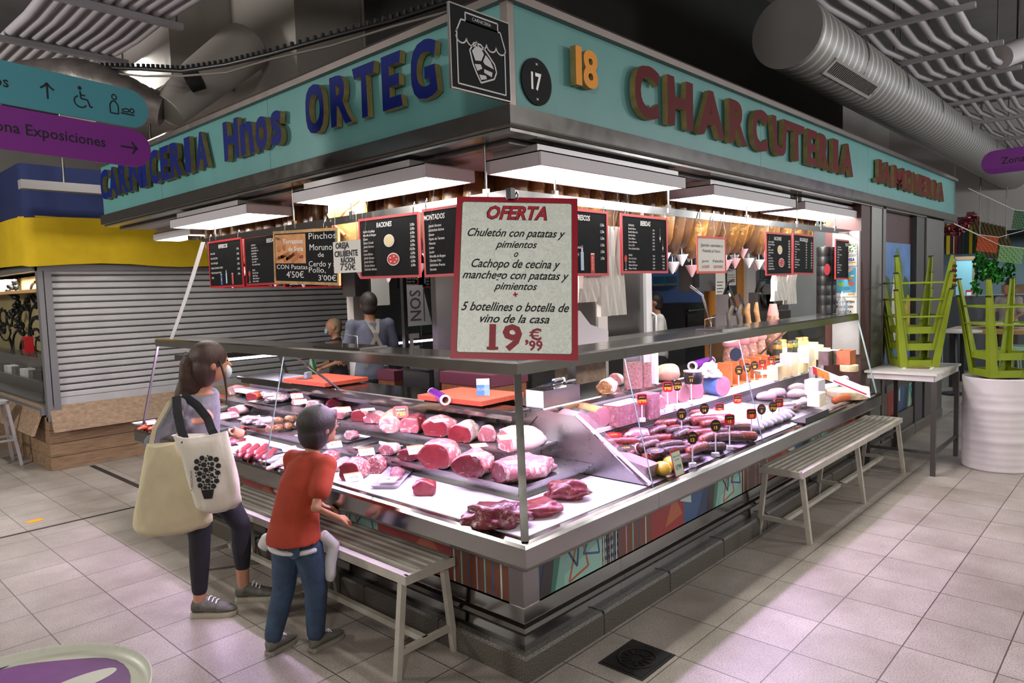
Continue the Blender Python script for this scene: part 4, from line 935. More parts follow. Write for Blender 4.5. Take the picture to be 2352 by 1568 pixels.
for i in range(6):
    p = PZ(540 + 7 * (i % 3), 1012 - 7 * (i % 3) - 10 * (i // 3), Z0 + .02 + .025 * (i // 3)); d = V(.07, .06, 0)
    link('red_sausage', 'deep red cooking chorizo in the heap between the bag and the raw sausages', [p - d, p + V(.0, .02, .004), p + d], .018, R_['chorizo'], 'red chorizos in the heap')
for i in range(5):
    p = PZ(340 + 8 * i, 980 - 5 * (i % 3), Z0 + .02); d = V(.1, .04, 0)
    link('packed_sausage', 'packed red sausage at the far open end of the meat counter', [p - d, p, p + d], .016, R_['chorizo'], 'packed red sausages at the counter end')
for i in range(6):
    p = PZ(560 + 14 * i, 893 + 2 * (i % 2), Z2 + .02); d = V(.05, .08, 0)
    link('cured_sausage', 'orange cured sausage in the bunch at the far back of the upper tier', [p - d, p + V(.02, 0, .01), p + d], .022, R_['chorizo'] if i < 4 else R_['dark'], 'cured sausages at the back of the upper tier')
for i in range(4):
    p = PZ(640 + 9 * i, 1068 - 6 * i, Z0 + .015); d = V(.1, .03, 0)
    link('belly_strip', 'pale pink belly strip laid in the second front tray', [p - d, p + V(0, .01, 0), p + d], .014, R_['pale'], 'belly strips in the second tray', cat='meat')
hunk('wrapped_cut', 'pale cut in clear wrap on the tray behind the boy', PZ(690, 1078, Z0 + .006), (.14, .09, .05), R(20), R_['fat'], R_['pink'], -.4, 51)
for i, (px, py, z, sz, rz, m, c_, lab) in enumerate((
        (540, 905, Z2, (.2, .14, .1), 10, 'ham', 'pale', 'pink packed roll at the far end of the upper tier'), (585, 918, Z2 + .006, (.2, .14, .09), 20, 'chorizo', 'red', 'orange marinated piece in a bag on the upper tier'),
        (660, 905, Z2 + .006, (.16, .12, .09), 5, 'tripe', None, 'greyish pink trotter at the back of its tray'), (722, 938, Z2, (.18, .14, .09), 25, 'fat', 'pale', 'white fat trimmed slab just before the bacon slab'),
        (740, 955, Z2, (.2, .15, .08), 30, 'pale', 'pink', 'pale pink fillet between the fat slab and the loin piece'), (520, 962, Z1 + .006, (.22, .16, .07), 5, 'pale', 'pink', 'flat pale breast fillet at the far end of the lower tier'),
        (735, 995, Z1 + .008, (.12, .08, .04), 15, 'pink', 'red', 'small red scrap left on the tray by the neck of the boy'), (755, 1062, Z0, (.2, .12, .09), 28, 'rib', 'red', 'bony pale chop end behind the shoulder of the boy'),
        (838, 1072, Z0, (.18, .11, .12), 35, 'rib', 'rib', 'tall striped chop standing behind the T-bone rack'), (535, 1020, Z0, (.2, .14, .06), 0, 'dark', None, 'flat dark red sheet of meat beside the red chorizos'))):
    H(lab, px, py, z, sz, rz, m, c_, -.4 if c_ else None, 120 + i, amp=.18)
# mince tray with label
mt = thing('mince_pack', "long clear tray of wrapped minced meat labelled 3'80 on the white deck", 'meat pack', tuple(PZ(905, 1100, Z0)), R(38))
b = MB()
def lp(w2, d2, z): return [Vector((x, y, z)) for x, y in rrect(0, 0, w2, d2, .015, 3)]
b.rings([lp(.38, .13, .002), lp(.42, .16, .022), lp(.425, .165, .022), lp(.385, .135, 0)], mat('clear_tray', 'd5d2de', .15, spec=.8), False, False); b.add(lp(.38, .13, .003), [tuple(range(16))], mat('clear_tray', 'd5d2de', .15)); b.obj('dish', mt)
b = MB(); b.ball((.09, .0, .015), (.07, .045, .022), R_['mince'], 14, 8); b.ball((.15, .02, .015), (.05, .04, .02), R_['mince'], 12, 8); b.ball((.0, -.01, .01), (.06, .04, .016), R_['mince'], 12, 8); b.obj('mince', mt)
M_f2 = glassy('clear_wrap', (.97, .95, .98), .1, .1, .03)
b = MB(); b.add(lp(.42, .16, .028), [tuple(range(16))], M_f2); b.obj('wrap', mt)
b = MB(); b.box((-.12, 0, .03), (.12, .1, .001), M_paper); 
for s in (-1, 1): b.box((-.12, s * .047, .0308), (.12, .004, .0004), M_orange)
text(b, "3'80", -.12, -.01, .022, M_ink2, .0312, align='C', bold=.01); b.obj('label', mt)
# leg label
lg = thing('price_label', "red price label reading BAJADO 7'50 stuck on the pork leg", 'price label', M=Matrix.Translation(PZ(920, 946, Z2 + .13)) @ Matrix.Rotation(R(-35), 4, 'Z') @ Matrix.Rotation(R(55), 4, 'X'))
MB().prism(rrect(0, 0, .1, .085, .02), 0, .0015, M_red).obj('plate', lg)
b = MB(); b.box((.0, .018, .002), (.075, .024, .001), M_blk); text(b, 'BAJADO', 0, .012, .012, M_wht, .003, align='C', wid=.06); text(b, "7'50", 0, -.026, .026, mat('tag_yellow', 'e0b82c', .5), .002, align='C', bold=.03); b.obj('lettering', lg)
# price cards of the butcher side
for lab, px, py, z, rz, tx_, s in (
        ('white price card leaning on the T-bone rack', 812, 1095, Z0 + .09, -20, .5, "12'50"), ('white price card lying on the browned front edge of the raw sausages', 562, 1018, Z0 + .06, 0, .3, "5'90"),
        ('white price card between the pork end and the big round joint', 955, 1032, Z1 + .1, -25, .6, "8'50"), ('white price card on the red joint in the middle of the upper tier', 1008, 965, Z2 + .15, -15, .1, "9'90"),
        ('white price card on the fat capped rump at the corner', 1165, 1003, Z2 + .13, -30, .2, "11'50"), ('white price card lying before the veal wedge', 1100, 1022, Z2 + .012, -30, .1, "7'90"),
        ('white price card at the front edge of the empty tray', 842, 1037, Z1 + .03, -25, .5, "6'20"), ('white price card on the tray right beside the head of the boy', 768, 1020, Z1 + .03, -25, .5, "4'90"),
        ('farther of two price cards over the trotters', 682, 908, Z2 + .1, -25, .5, "4'50"), ('nearer of two price cards over the pork belly', 690, 922, Z2 + .1, -25, .4, "6'50"),
        ('white price card on the pale loin behind the head of the boy', 790, 940, Z2 + .1, -25, .4, "5'50"), ('white price card on the rosy shoulder piece before the pork leg', 845, 940, Z2 + .1, -30, .1, "4'90"),
        ('white price card by the hand of the woman on the chicken piece', 515, 955, Z1 + .05, -20, .5, "3'50"), ('white price card on the belly strips of the second tray', 665, 1030, Z0 + .05, -20, .3, "5'20"),
        ('white price card on the lard block at the back', 620, 905, Z2 + .08, -20, .3, "2'50"), ('white price card lying over the shin joint behind the corner post', 1180, 1060, Z1 + .16, -30, .05, "9'50"),
        ('white price card on the packed sausages at the far end', 352, 970, Z0 + .05, -20, .3, "6'90"), ('white price card over the back of the big beef joints', 1100, 1042, Z1 + .15, -30, .05, "10'50")):
    card(lab, PZ(px, py, z), R(rz), s, tx=tx_)
# ---- deli: service shelf
kb = thing('knife_box', 'open stainless box of knives at the corner end of the deli shelf', 'knife box', (1.07, .68, ZS))
b = MB(); L_, W_2, H_ = .36, .14, .1
for s in (-1, 1): b.box((0, s * W_2 / 2, H_ / 2), (L_, .004, H_), M_ssd); b.box((s * L_ / 2, 0, H_ / 2), (.004, W_2, H_), M_white if s < 0 else M_ssd)
b.box((0, 0, .003), (L_, W_2, .005), M_ssd); b.obj('box', kb)
for i, (x, y, rz, lab) in enumerate(((-.02, .0, .25, 'black handled knife lying uppermost across the knife box'), (.05, -.03, .15, 'black handled knife lower in the knife box'))):
    k = thing('kitchen_knife', lab, 'knife', (1.07 + x, .68 + y, ZS + .115 + .012 * (1 - i)), rz); MB().tube([(.03, 0, 0), (.08, 0, .003), (.16, 0, 0)], [.012, .014, .016], M_blk, 8).obj('handle', k); MB().bx((-.18, -.02, -.001), (.03, .018, .001), M_ss).obj('blade', k)
o = MB().prism(rrect(0, 0, .12, .1, .01), 0, .012, M_white, Matrix.Rotation(R(78), 4, 'X')).obj('small_board'); o.location = (1.19, .73, ZS + .09); tag(o, 'small white cutting board standing in the knife box', 'cutting board')
hunk('net_ham', 'net wrapped ham stub with a brown end behind the knife box', PZ(1395, 902, ZS), (.26, .13, .12), R(20), R_['fat'], R_['browned'], -.5, 61, cat='ham')
hunk('wrapped_block', 'white wrapped sausage block behind the net ham', PZ(1412, 885, ZS), (.2, .11, .11), R(0), R_['tripe'], R_['pink'], .0, 62, .03, cat='packaged meat')
M_nut = mat('peanuts', 'b06a55', .6, var=.7, vscale=70, bump=.6, bscale=90)
def nutbag(label, px, py, w_, d_, h, rz):
    t = thing('snack_bag', label, 'bag', tuple(PZ(px, py, ZS)), rz); b = MB()
    def q(s, z): return [Vector((x, y, z)) for x, y in ellipse(0, 0, w_ / 2 * s[0], d_ / 2 * s[1], 14)]
    b.rings([q((.9, .8), 0), q((1, 1), .03), q((1, .95), h * .5), q((.95, .6), h * .62)], M_nut); b.obj('peanuts', t)
    b = MB(); b.rings([q((1.03, 1.04), .002), q((1.06, 1.06), h * .5), q((1.1, .5), h * .8), q((1.15, .12), h)], M_film, False); b.obj('clear_film', t)
nutbag('tall clear bag of fried peanuts standing on the deli shelf', 1455, 892, .15, .08, .3, R(-20)); nutbag('second narrower clear bag of peanuts beside the white block', 1484, 888, .08, .06, .28, R(-30))
o = MB().bx((-.02, -.05, 0), (.02, .05, .25), M_white).obj('white_block', loc=PZ(1496, 880, ZS)); tag(o, 'upright white block behind the peanut bags', 'block')
hunk('ham_joint', 'smooth tan ham joint with a pink cut face on the deli shelf', PZ(1535, 872, ZS), (.3, .16, .15), R(158), R_['skin'], R_['cut'], -.35, 63, .05, cat='ham')
fr2 = thing('film_roll', 'purple plastic film roll on the deli shelf before the scale', 'film roll', tuple(PZ(1612, 846, ZS)), R(8)); roll(fr2, .42, .042)
o = hunk('paper_bag', 'crumpled white paper bag on the deli shelf beside the film roll', PZ(1632, 866, ZS), (.2, .14, .13), R(20), mat('white_paper_bag', 'd8d3dc', .8), seed=64, amp=.5, cat='paper bag')
tin = thing('dark_dish', 'dark dish with a pale lid on the deli shelf above the hams', 'dish', tuple(PZ(1592, 880, ZS))); MB().lathe([(.06, 0), (.065, .03), (.065, .08), (.06, .085)], M_blk, 18).obj('bowl', tin); MB().lathe([(.068, .085), (.07, .095), (.0, .1)], mat('stoneware', 'b09a90', .4), 18).obj('lid', tin)
# ---- deli: middle shelf
def log(label, px, py, z, L, r, rz, skin, face, name='mortadella', sy=1., cat='cold cut', group=None):
    """a log lying on its side, cut face towards the aisle"""
    o = MB(); n = 22; rg = []
    for x, s in ((-L / 2, 1), (-L / 2 + .004, 1.02), (L / 2 - .03, 1.02), (L / 2 - .008, .8), (L / 2, .4)): rg.append([Vector((x, r * s * sy * math.cos(2 * math.pi * k / n), r + r * s * math.sin(2 * math.pi * k / n))) for k in range(n)])
    o.rings(rg, skin, False); o.add(rg[0], [tuple(range(n))[::-1]], face); o.add(rg[-1], [tuple(range(n))], skin)
    q = o.obj(name); q.location = Vector(PZ(px, py, z)) + V(.0, L * .45, 0); q.location.x = max(q.location.x, .985 if px < 1340 else 1.0); q.rotation_euler = (0, 0, R(rz)); return tag(q, label, cat, group)
M_mort = meat('mortadella', 'd8909c', 'e0a0aa', 'f1dcdc', .66, 40, .3); M_mortd = meat('mortadella_olive', 'c98088', 'd59aa0', '8b6a60', .62, 40, .3)
M_sk1 = mat('pink_casing', 'c9808e', .25, coat=.4); M_sk2 = mat('dark_casing', '39362f', .3, coat=.4); M_sk3 = mat('orange_casing', 'c98a5a', .3, coat=.4)
log('mortadella log with orange casing, first on the middle shelf beside the glass divider', 1327, 996, ZM, .2, .062, 70, M_sk1, M_mort)
log('dark skinned mortadella log with a speckled face on the middle shelf', 1366, 988, ZM, .22, .06, 70, M_sk2, M_mortd)
log('mortadella log in a yellow printed wrapper, third on the middle shelf', 1392, 978, ZM, .24, .062, 70, M_sk3, M_mort)
log('thin mortadella log, smallest of the four', 1417, 975, ZM, .2, .042, 70, M_sk1, M_mort)
hunk('turkey_roll', 'pale domed turkey roll half in front of the pressed ham block', PZ(1435, 966, ZM), (.16, .11, .11), R(-30), R_['fat'], R_['pale'], -.4, 70, .05, cat='cold cut')
def slab(name, label, px, py, z, d, rz, m, cat='cold cut', mtop=None, group=None, rad=.012):
    o = MB(); w_, dd, h = d; o.prism(rrect(0, 0, w_, dd, rad), 0, h, m, None, mtop); q = o.obj(name); q.location = PZ(px, py, z) + V(0, dd * .4, .0005); q.rotation_euler = (0, 0, R(rz)); return tag(q, label, cat, group)
M_press = meat('pressed_ham', 'a9606c', 'c98a92', 'e8ccd0', .56, 34, .3)
slab('pressed_ham', 'long pressed ham block with a white label strip on the middle shelf', 1450, 972, ZM, (.3, .12, .13), 0, M_press, mtop=mat('white_label', 'e8e2ea', .4))
slab('pressed_ham', 'tall pressed ham block standing just past the red price tag', 1503, 960, ZM, (.12, .12, .16), 0, M_press)
ham_lab = ('pale wedge of cooked ham after the pressed ham blocks', 'cooked ham half under the round dark tag', 'cooked ham half with a red wrapper side', 'broad cooked ham half in the middle of the row', 'tall cooked ham half next to the blue wrapped one')
for i, (px, py, w_, h, lab) in enumerate(((1530, 942, .09, .1, ham_lab[0]), (1556, 928, .12, .13, ham_lab[1]), (1585, 924, .1, .13, ham_lab[2]), (1612, 917, .13, .15, ham_lab[3]), (1642, 905, .14, .18, ham_lab[4]))):
    hunk('cooked_ham', lab, PZ(px, py, ZM) + V(0, .06, 0), (.13, w_ * 1.2, h * 1.25), R(75), R_['ham'], R_['ham'], -.35, 80 + i, .06, cat='ham')
log('large round cooked ham in a blue printed wrapper', 1665, 908, ZM, .2, .075, 70, mat('blue_casing', '5b7fc0', .3, coat=.4), R_['ham'], 'cooked_ham', cat='ham')
# standing hams with hooves over the ledge
stand = thing('ham_stand', 'orange wooden rack that holds the wrapped hams upright', 'rack', tuple(PZ(1722, 878, ZM) + V(0, .06, 0)))
M_ow = mat('orange_wood', 'b5652f', .5, var=.25, vscale=12, stretch=(6, 1, 1)); b = MB()
for x in (-.34, -.22, .0, .22, .4): b.bx((x - .012, -.06, 0), (x + .012, .06, .2), M_ow)
b.bx((-.36, -.06, 0), (.42, .06, .012), M_ow); b.obj('slatted_frame', stand)
M_hs = meat('wrapped_ham_skin', '7c4a3a', 'c08a74', 'e6c4b0', .55, 8, .2)
for i, (px, top, lab, mm) in enumerate(((1700, 725, 'wrapped standing ham with a round dark sticker, first in the wooden rack', 0), (1722, 735, 'wrapped standing ham second in the wooden rack', 0), (1742, 740, 'wrapped standing ham third in the wooden rack', 1), (1762, 745, 'wrapped standing ham last in the wooden rack', 1))):
    c = PZ(px, 880 - 8 * i, ZM) + V(0, .08, .013); t = thing('standing_ham', lab, 'ham', tuple(c), .3 * i); b = MB()
    b.lathe([(.02, 0), (.06, .03), (.075, .12), (.07, .22), (.055, .3), (.045, .36)], M_hs, 16); b.obj('ham_body', t)
    b = MB(); b.lathe([(.062, .3), (.075, .32), (.07, .38), (.05, .42), (.028, .44)], mat('pink_ham_cover', 'cf8d8a', .4), 16); b.obj('paper_cover', t)
    b = MB(); b.tube([(0, 0, .43), (.0, .01, .5), (.01, .02, .58), (.04, .0, .65)], [.028, .022, .026, .014], mat('ham_hoof_dark' if i < 2 else 'ham_hoof_tan', '3a322b' if i < 2 else '8a6238', .6, var=.4, vscale=20), 9); b.obj('hoof', t)
    if i == 0: b = MB(); b.prism(ellipse(0, 0, .055, .055, 20), .074, .079, mat('sticker_dark', '232a38', .3), Matrix.Translation((0, 0, .24)) @ Matrix.Rotation(R(-125), 4, 'Z') @ Matrix.Rotation(R(90), 4, 'Y')); b.obj('sticker', t)
# cheeses
M_ch = mat('cheese_pale', 'e3d3a6', .55, var=.08, vscale=10); M_ch2 = mat('cheese_cream', 'ece2c4', .6, var=.06, vscale=9); M_rind = mat('cheese_rind', 'a8895a', .7, var=.25, vscale=30, bump=.3); M_dkr = mat('cheese_dark_rind', '5a5340', .7, var=.3, vscale=20)
def wedge(label, px, py, z, r, h, rz, m, rind, ang=60):
    o = MB(); n = 6; pts = [(0, 0)] + [(r * math.cos(R(ang) * k / n - R(ang) / 2), r * math.sin(R(ang) * k / n - R(ang) / 2)) for k in range(n + 1)]
    o.prism(pts, 0, h, m); o.prism([pts[1]] + pts[2:] + [(p[0] * 1.03, p[1] * 1.03) for p in pts[1:][::-1]], 0, h, rind)
    q = o.obj('cheese_wedge'); q.location = PZ(px, py, z) + V(0, .02, .0005); q.rotation_euler = (0, 0, R(rz)); return tag(q, label, 'cheese')
for i, (px, py, d, lab) in enumerate(((1790, 872, (.11, .1, .12), 'pale cheese block first after the standing hams'), (1808, 866, (.09, .1, .12), 'pale cheese block second after the standing hams'), (1826, 862, (.09, .1, .13), 'pale cheese block third in the middle shelf row'), (1848, 855, (.12, .1, .17), 'taller pale cheese block fourth in the middle shelf row'), (1868, 848, (.1, .1, .18), 'tallest pale cheese block at the end of the middle shelf row'))):
    slab('cheese_block', lab, px, py, ZM, d, 0, M_ch, 'cheese', rad=.004)
for i, (px, py, d, m, lab) in enumerate(((1822, 838, (.14, .1, .1), M_ch, 'pale cheese block set back on the deli shelf above the row'), (1862, 832, (.14, .1, .13), M_ch2, 'cream cheese block in the middle of the back shelf'), (1885, 825, (.1, .1, .13), M_ch, 'greenish white cheese block on the back shelf'), (1900, 822, (.12, .1, .09), M_ch2, 'pale cheese half standing by the wooden crate'), (1872, 812, (.13, .1, .11), M_ch, 'yellow cheese with a dotted rind at the top of the back shelf'))):
    slab('cheese_block', lab, px, py, ZS - (.06 if i < 4 else 0) + (.06 if i < 4 else 0), d, 0, m, 'cheese', rad=.004)
wedge('thin slanted cheese wedge lying on the first cheese blocks', 1786, 858, ZM + .12, .16, .03, 140, M_ch2, M_rind, 40)
wedge('cheese wedge leaning at the back of the shelf by the crate', 1890, 818, ZS, .17, .04, 150, M_ch2, M_rind, 40)
for i, (px, py, lab) in enumerate(((1906, 838, 'first dark rinded cheese by the wooden crate'), (1924, 836, 'second dark rinded cheese by the wooden crate'))): slab('cheese_block', lab, px, py, ZS, (.1, .09, .12), 0, M_dkr, 'cheese', M_ch)
cr = thing('wooden_crate', 'small orange wooden crate at the end of the cheese shelf', 'crate', tuple(PZ(1942, 836, ZS))); b = MB()
for s in (-1, 1): b.box((s * .07, 0, .06), (.01, .12, .12), M_ow); b.box((0, s * .055, .06), (.14, .01, .12), M_ow)
b.obj('boards', cr)
# jars on the back shelf
def jar(label, px, py, m, h=.16):
    t = thing('preserve_jar', label, 'jar', tuple(PZ(px, py, ZS)), 0, 'preserve jars'); b = MB(); b.lathe([(.03, 0), (.042, .01), (.042, h * .75), (.034, h * .88), (.034, h * .9)], m, 16); b.obj('filled_glass', t)
    MB().lathe([(.038, h * .88), (.038, h), (.0, h)], M_blk if m is not JM[0] else mat('gold_lid', 'b99a4a', .3, .8), 16).obj('lid', t); MB().lathe([(.0428, h * .2), (.0428, h * .58)], mat('jar_label', 'd8d2c4', .5) if m is JM[0] else mat('jar_label_dark', '20241f', .4), 16, cap=False).obj('label', t)
JM = [mat('jar_asparagus', 'c9b063', .15, coat=.5, var=.3, vscale=30), mat('jar_olive', '5f6a2a', .15, coat=.5, var=.3, vscale=30), mat('jar_amber', '8f6a22', .15, coat=.5)]
for px, m, lab in ((1786, JM[2], 'small amber jar first in the preserve row, beside the hams'), (1797, JM[0], 'tall pale asparagus jar with white label, second in the row'), (1811, JM[2], 'dark labelled amber jar in the preserve row'), (1823, JM[1], 'olive green jar in the preserve row'), (1836, JM[0], 'pale asparagus jar next to the olive jar'), (1847, JM[0], 'pale asparagus jar last in the row by the bracket')): jar(lab, px, 822 - (px - 1786) * .14, m, .17 if m is JM[0] else .15)
# ---- deli: sloping deck
M_saus = [meat('dry_sausage', '4a2420', '74403a', 'b58f8a', .62, 22, .22), meat('cured_red_sausage', '7c2a22', 'a8483a', 'd9a090', .62, 22, .22), meat('blood_sausage', '33201f', '5c3c3a', 'a58a88', .62, 24, .22)]
lab_s = 'shiny vacuum packed dark sausage in the heap on the sloping deli deck'
random.seed(21)
def bag_film(P, w_):
    pass
for r in range(6):
    for k in range(7):
        y = -.085 + .066 * r; x = (1.32 if r < 2 else 1.12 if r > 3 else 1.22) + .2 * k + .05 * (r % 2) + random.uniform(-.03, .03)
        if x > 2.2 - .0 * r: continue
        a = R(random.uniform(-32, 8)); L = random.uniform(.085, .12); d = V(math.cos(a) * L, math.sin(a) * L, math.sin(a) * L * .175); rr = random.uniform(.026, .034)
        p = V(x, y, .777 + (y + .14) * .175 + rr * 1.05 + (.03 if (r + k) % 2 else 0))
        link('packed_sausage', lab_s, [p - d, p - d * .4 + V(0, .01, .004), p + d * .4 + V(0, .008, .004), p + d], rr, M_saus[(r * 2 + k) % 3], 'packed sausages on the deli deck')
for i, (px, py, lab) in enumerate(((1620, 960, 'red cured loin lying across the back of the sausage heap'), (1640, 975, 'second red cured loin, in front of the first at the back of the heap'), (1545, 985, 'orange brown packed loin beside the pressed ham loaf'))):
    p = DK(px, py) + V(0, 0, .04); d = V(.16, -.07, -.01); link('cured_loin', lab, [p - d, p, p + d], .034, M_saus[1], cat='cured loin')
M_fuet = mat('white_mould', 'dcd7dd', .7, var=.18, vscale=18, bump=.3, bscale=70)
for i in range(8):
    x = 2.3 + .085 * i; y0, y1 = -.09 + .01 * (i % 2), .34
    z0, z1 = .777 + (y0 + .14) * .175 + .036, .777 + (y1 + .14) * .175 + .036
    link('white_salami', 'long white moulded salami laid down the slope beside its neighbours', [(x + .14, y0, z0), (x + .02, (y0 + y1) / 2, (z0 + z1) / 2), (x - .12, y1, z1)], .036, M_fuet, 'white salamis on the deli deck', cat='salami')
hunk('ham_loaf', 'pressed pink ham loaf with a cut oval face at the divider end of the deck', DK(1470, 1022) + V(0, .05, 0), (.3, .14, .13), R(150), R_['pink'], M_mort, -.6, 90, .05, cat='cold cut')
for i, (px, py, m, lab) in enumerate(((1385, 1028, 'ham', 'wrapped pale slice pack closest to the glass divider'), (1418, 1042, 'dark', 'brownish cured piece with a red sticker by the divider'), (1440, 1048, 'pink', 'pinkish cured piece with a cut face beside the brownish one'), (1466, 1042, 'pale', 'yellow rinded sausage end in front of the ham loaf'), (1485, 1035, 'ham', 'thin pink mortadella slice stack in front of the ham loaf'))):
    hunk('cold_cut', lab, V(max(DK(px, py).x, .97), DK(px, py).y, DK(px, py).z), (.15, .09, .08), R(140 + 10 * i), R_[m], R_['ham'] if m != 'ham' else M_mort, -.4, 95 + i, .1, cat='cold cut')
b = MB(); b.prism(rrect(0, 0, .42, .12, .01), 0, .07, meat('terrine', 'b9929a', 'cda6ae', 'e8d4d8', .58, 30, .3), None, mat('terrine_top', 'c98f9e', .3)); o = b.obj('terrine'); o.location = DK(1487, 1098) + V(.0, .2, .036); o.rotation_euler = (0, R(-9.9), R(90)); o.location.x = max(o.location.x, .98); tag(o, 'long grey pink terrine block at the front corner of the deli deck', 'terrine')
M_cy = mat('yellow_wrapped', 'd8b23a', .35, var=.25, vscale=20, coat=.3)
for px, py, lab in ((1522, 1092, 'yellow wrapped cheese ball at the front by the terrine'), (1543, 1080, 'white and yellow wrapped cheese ball behind the first')):
    o = MB().ball((0, 0, .04), (.04, .055, .042), M_cy, 14, 10).obj('wrapped_cheese', loc=DK(px, py)); tag(o, lab, 'cheese')
bt = thing('black_tray', 'black tray of pale sausages near the glass, farther along the deli deck', 'tray', tuple(DK(1862, 962) + V(0, .03, .0)), R(0)); b = MB(); b.bx((-.24, -.08, 0), (.24, .1, .012), M_blk)
b.bx((-.24, -.085, 0), (.24, -.08, .05), M_blk); b.obj('dish', bt)
for i in range(6):
    p = DK(1800 + 18 * i, 965 - 8 * i) + V(0, .06, .055); link('pale_sausage', 'pale cured sausage piled on the black tray', [p - V(.1, -.02, 0), p, p + V(.1, -.03, 0)], .026, M_fuet if i % 2 else R_['pale'], 'pale sausages on the black tray')
for i, (px, py, lab) in enumerate(((1762, 918, 'cut cured log with a dark face and red ticket behind the salamis'), (1785, 910, 'second cut cured log with a red ticket behind the salamis'), (1832, 898, 'pale cured log with a dark cut face on top of the pile'), (1830, 912, 'lower pale cured log with a mottled face'))):
    p = DK(px, py); hunk('cured_log', lab, p, (.22, .09, .09), R(150), R_['fat'], M_saus[0], -.6, 110 + i, .05, cat='cold cut')
pk = thing('printed_pack', 'white and red printed packet lying by the dark round price tags', 'packet', tuple(DK(1800, 950) + V(0, .0, .04)), R(-20)); b = MB(); b.box((0, 0, .02), (.2, .07, .04), mat('packet_white', 'd9d2d6', .3, coat=.3)); b.box((.0, -.036, .008), (.2, .002, .014), M_red); b.obj('wrapper', pk)
for i, (px, py, d, m, lab) in enumerate(((1885, 905, (.16, .12, .12), M_white, 'white wrapped soft cheese box with a red ticket on the deck'), (1888, 932, (.13, .1, .1), M_ch2, 'printed white cheese box in front on the deck'), (1868, 872, (.09, .03, .12), mat('blue_vein', 'd9dadf', .5, var=.3, vscale=20), 'blue veined cheese pack leaning behind the deck'), (1888, 868, (.09, .03, .12), mat('blue_vein', 'd9dadf', .5), 'second blue veined cheese pack leaning behind the deck'))):
    slab('cheese_pack', lab, px, py, .9 if i < 2 else ZM - .04, d, 0, m, 'cheese')
for px, py, r, h, lab in ((1945, 912, .17, .07, 'large dotted rind cheese wheel at the end of the deck'), (1972, 905, .09, .07, 'smaller dotted cheese wheel against the end glass'), (1962, 848, .08, .06, 'little round cheese at the far end of the middle shelf')):
    o = MB().lathe([(r * .98, 0), (r, .01), (r, h - .01), (r * .98, h), (0, h)], mat('dotted_rind', 'd8c59a', .6, var=.25, vscale=22), 24).obj('round_cheese', loc=DK(px, py) if py > 870 else PZ(px, py, ZM)); o.location.x = min(o.location.x, 4.72 - r); tag(o, lab, 'cheese')
o = link('orange_cheese', 'orange red cheese bar lying before the dotted wheel', [DK(1915, 935) + V(0, 0, .05), DK(1930, 930) + V(0, 0, .055), DK(1950, 925) + V(0, 0, .05)], .03, mat('orange_rind', 'c8602a', .5, var=.2), cat='cheese')
for px, py, lab in ((1902, 902, 'white wrapped roll of butter on the deck'), (1940, 882, 'white rolled cheese behind the dotted wheel')): link('white_roll', lab, [DK(px - 14, py) + V(0, 0, .04), DK(px + 18, py - 6) + V(0, 0, .04)], .035, M_white, cat='cheese')
bn = thing('promo_strip', 'long printed strip with an orange fried snack photo slanting before the cheeses', 'price strip', M=frame(PZ(1930, 875, ZM + .07), Vector(PZ(1985, 895, ZM + .03)) - Vector(PZ(1880, 852, ZM + .12)), (0, .5, 1)))
b = MB(); b.box((0, 0, 0), (.62, .075, .004), M_white); b.box((-.2, .0, .002), (.16, .07, .002), mat('snack_orange', 'd08a2e', .5, var=.4, vscale=40)); b.box((-.29, 0, .0025), (.05, .07, .002), M_red); b.box((.1, -.02, .0025), (.35, .012, .002), M_red); b.obj('printed_card', bn)
hs = PZ(1930, 800, ZS); t = thing('hanging_ham', 'wrapped cured ham standing on the cheese shelf against the end glass', 'ham', (4.55, .72, ZS), .4); MB().lathe([(.03, 0), (.07, .04), (.085, .16), (.07, .3), (.045, .42), (.03, .5)], M_hs, 16).obj('ham_body', t); MB().lathe([(.05, .36), (.055, .4), (.034, .5)], mat('pink_ham_cover', 'cf8d8a', .4), 14).obj('paper_cover', t)
# price tags on stems
M_tagy = mat('tag_yellow', 'e0b82c', .5)
def ptag(label, base, h, kind, s, rz=-42, top=''):
    t = thing('price_tag', label, 'price tag', tuple(base), R(rz), 'price tags on stems'); t.scale = (.78,) * 3; h /= .78; b = MB(); b.prism([(-.025, -.015), (.025, -.015), (.03, .02), (-.03, .02)], 0, .03, M_wht); b.obj('foot', t)
    MB().bx((-.005, -.002, .03), (.005, .002, h), M_wht).obj('stem', t)
    P = rrect(0, 0, .085, .09, .018, 3) if kind != 'oval' else ellipse(0, 0, .042, .05, 20); P = [(x, y if y > -.02 or kind == 'oval' else y * (1 - .0) - (.018 if abs(x) < .02 else 0)) for x, y in P]
    Mx = Matrix.Translation((0, -.003, h + .03)) @ Matrix.Rotation(R(90), 4, 'X'); m = M_red if kind == 'red' else mat('tag_dark', '2a1e18', .35)
    b = MB(); b.prism(P, -.002, .002, m, Mx); b.obj('plate', t)
    b = MB()
    if kind == 'red': b.box((0, .018, .0028), (.07, .034, .001), M_blk)
    text(b, s, 0, -.028, .026, M_tagy if kind != 'whitetext' else M_wht, .003, align='C', bold=.03); text(b, top or 'JAMÓN', 0, .014, .01, M_tagy, .0036, align='C', wid=.05)
    b.v = [Mx @ v for v in b.v]; b.obj('lettering', t)
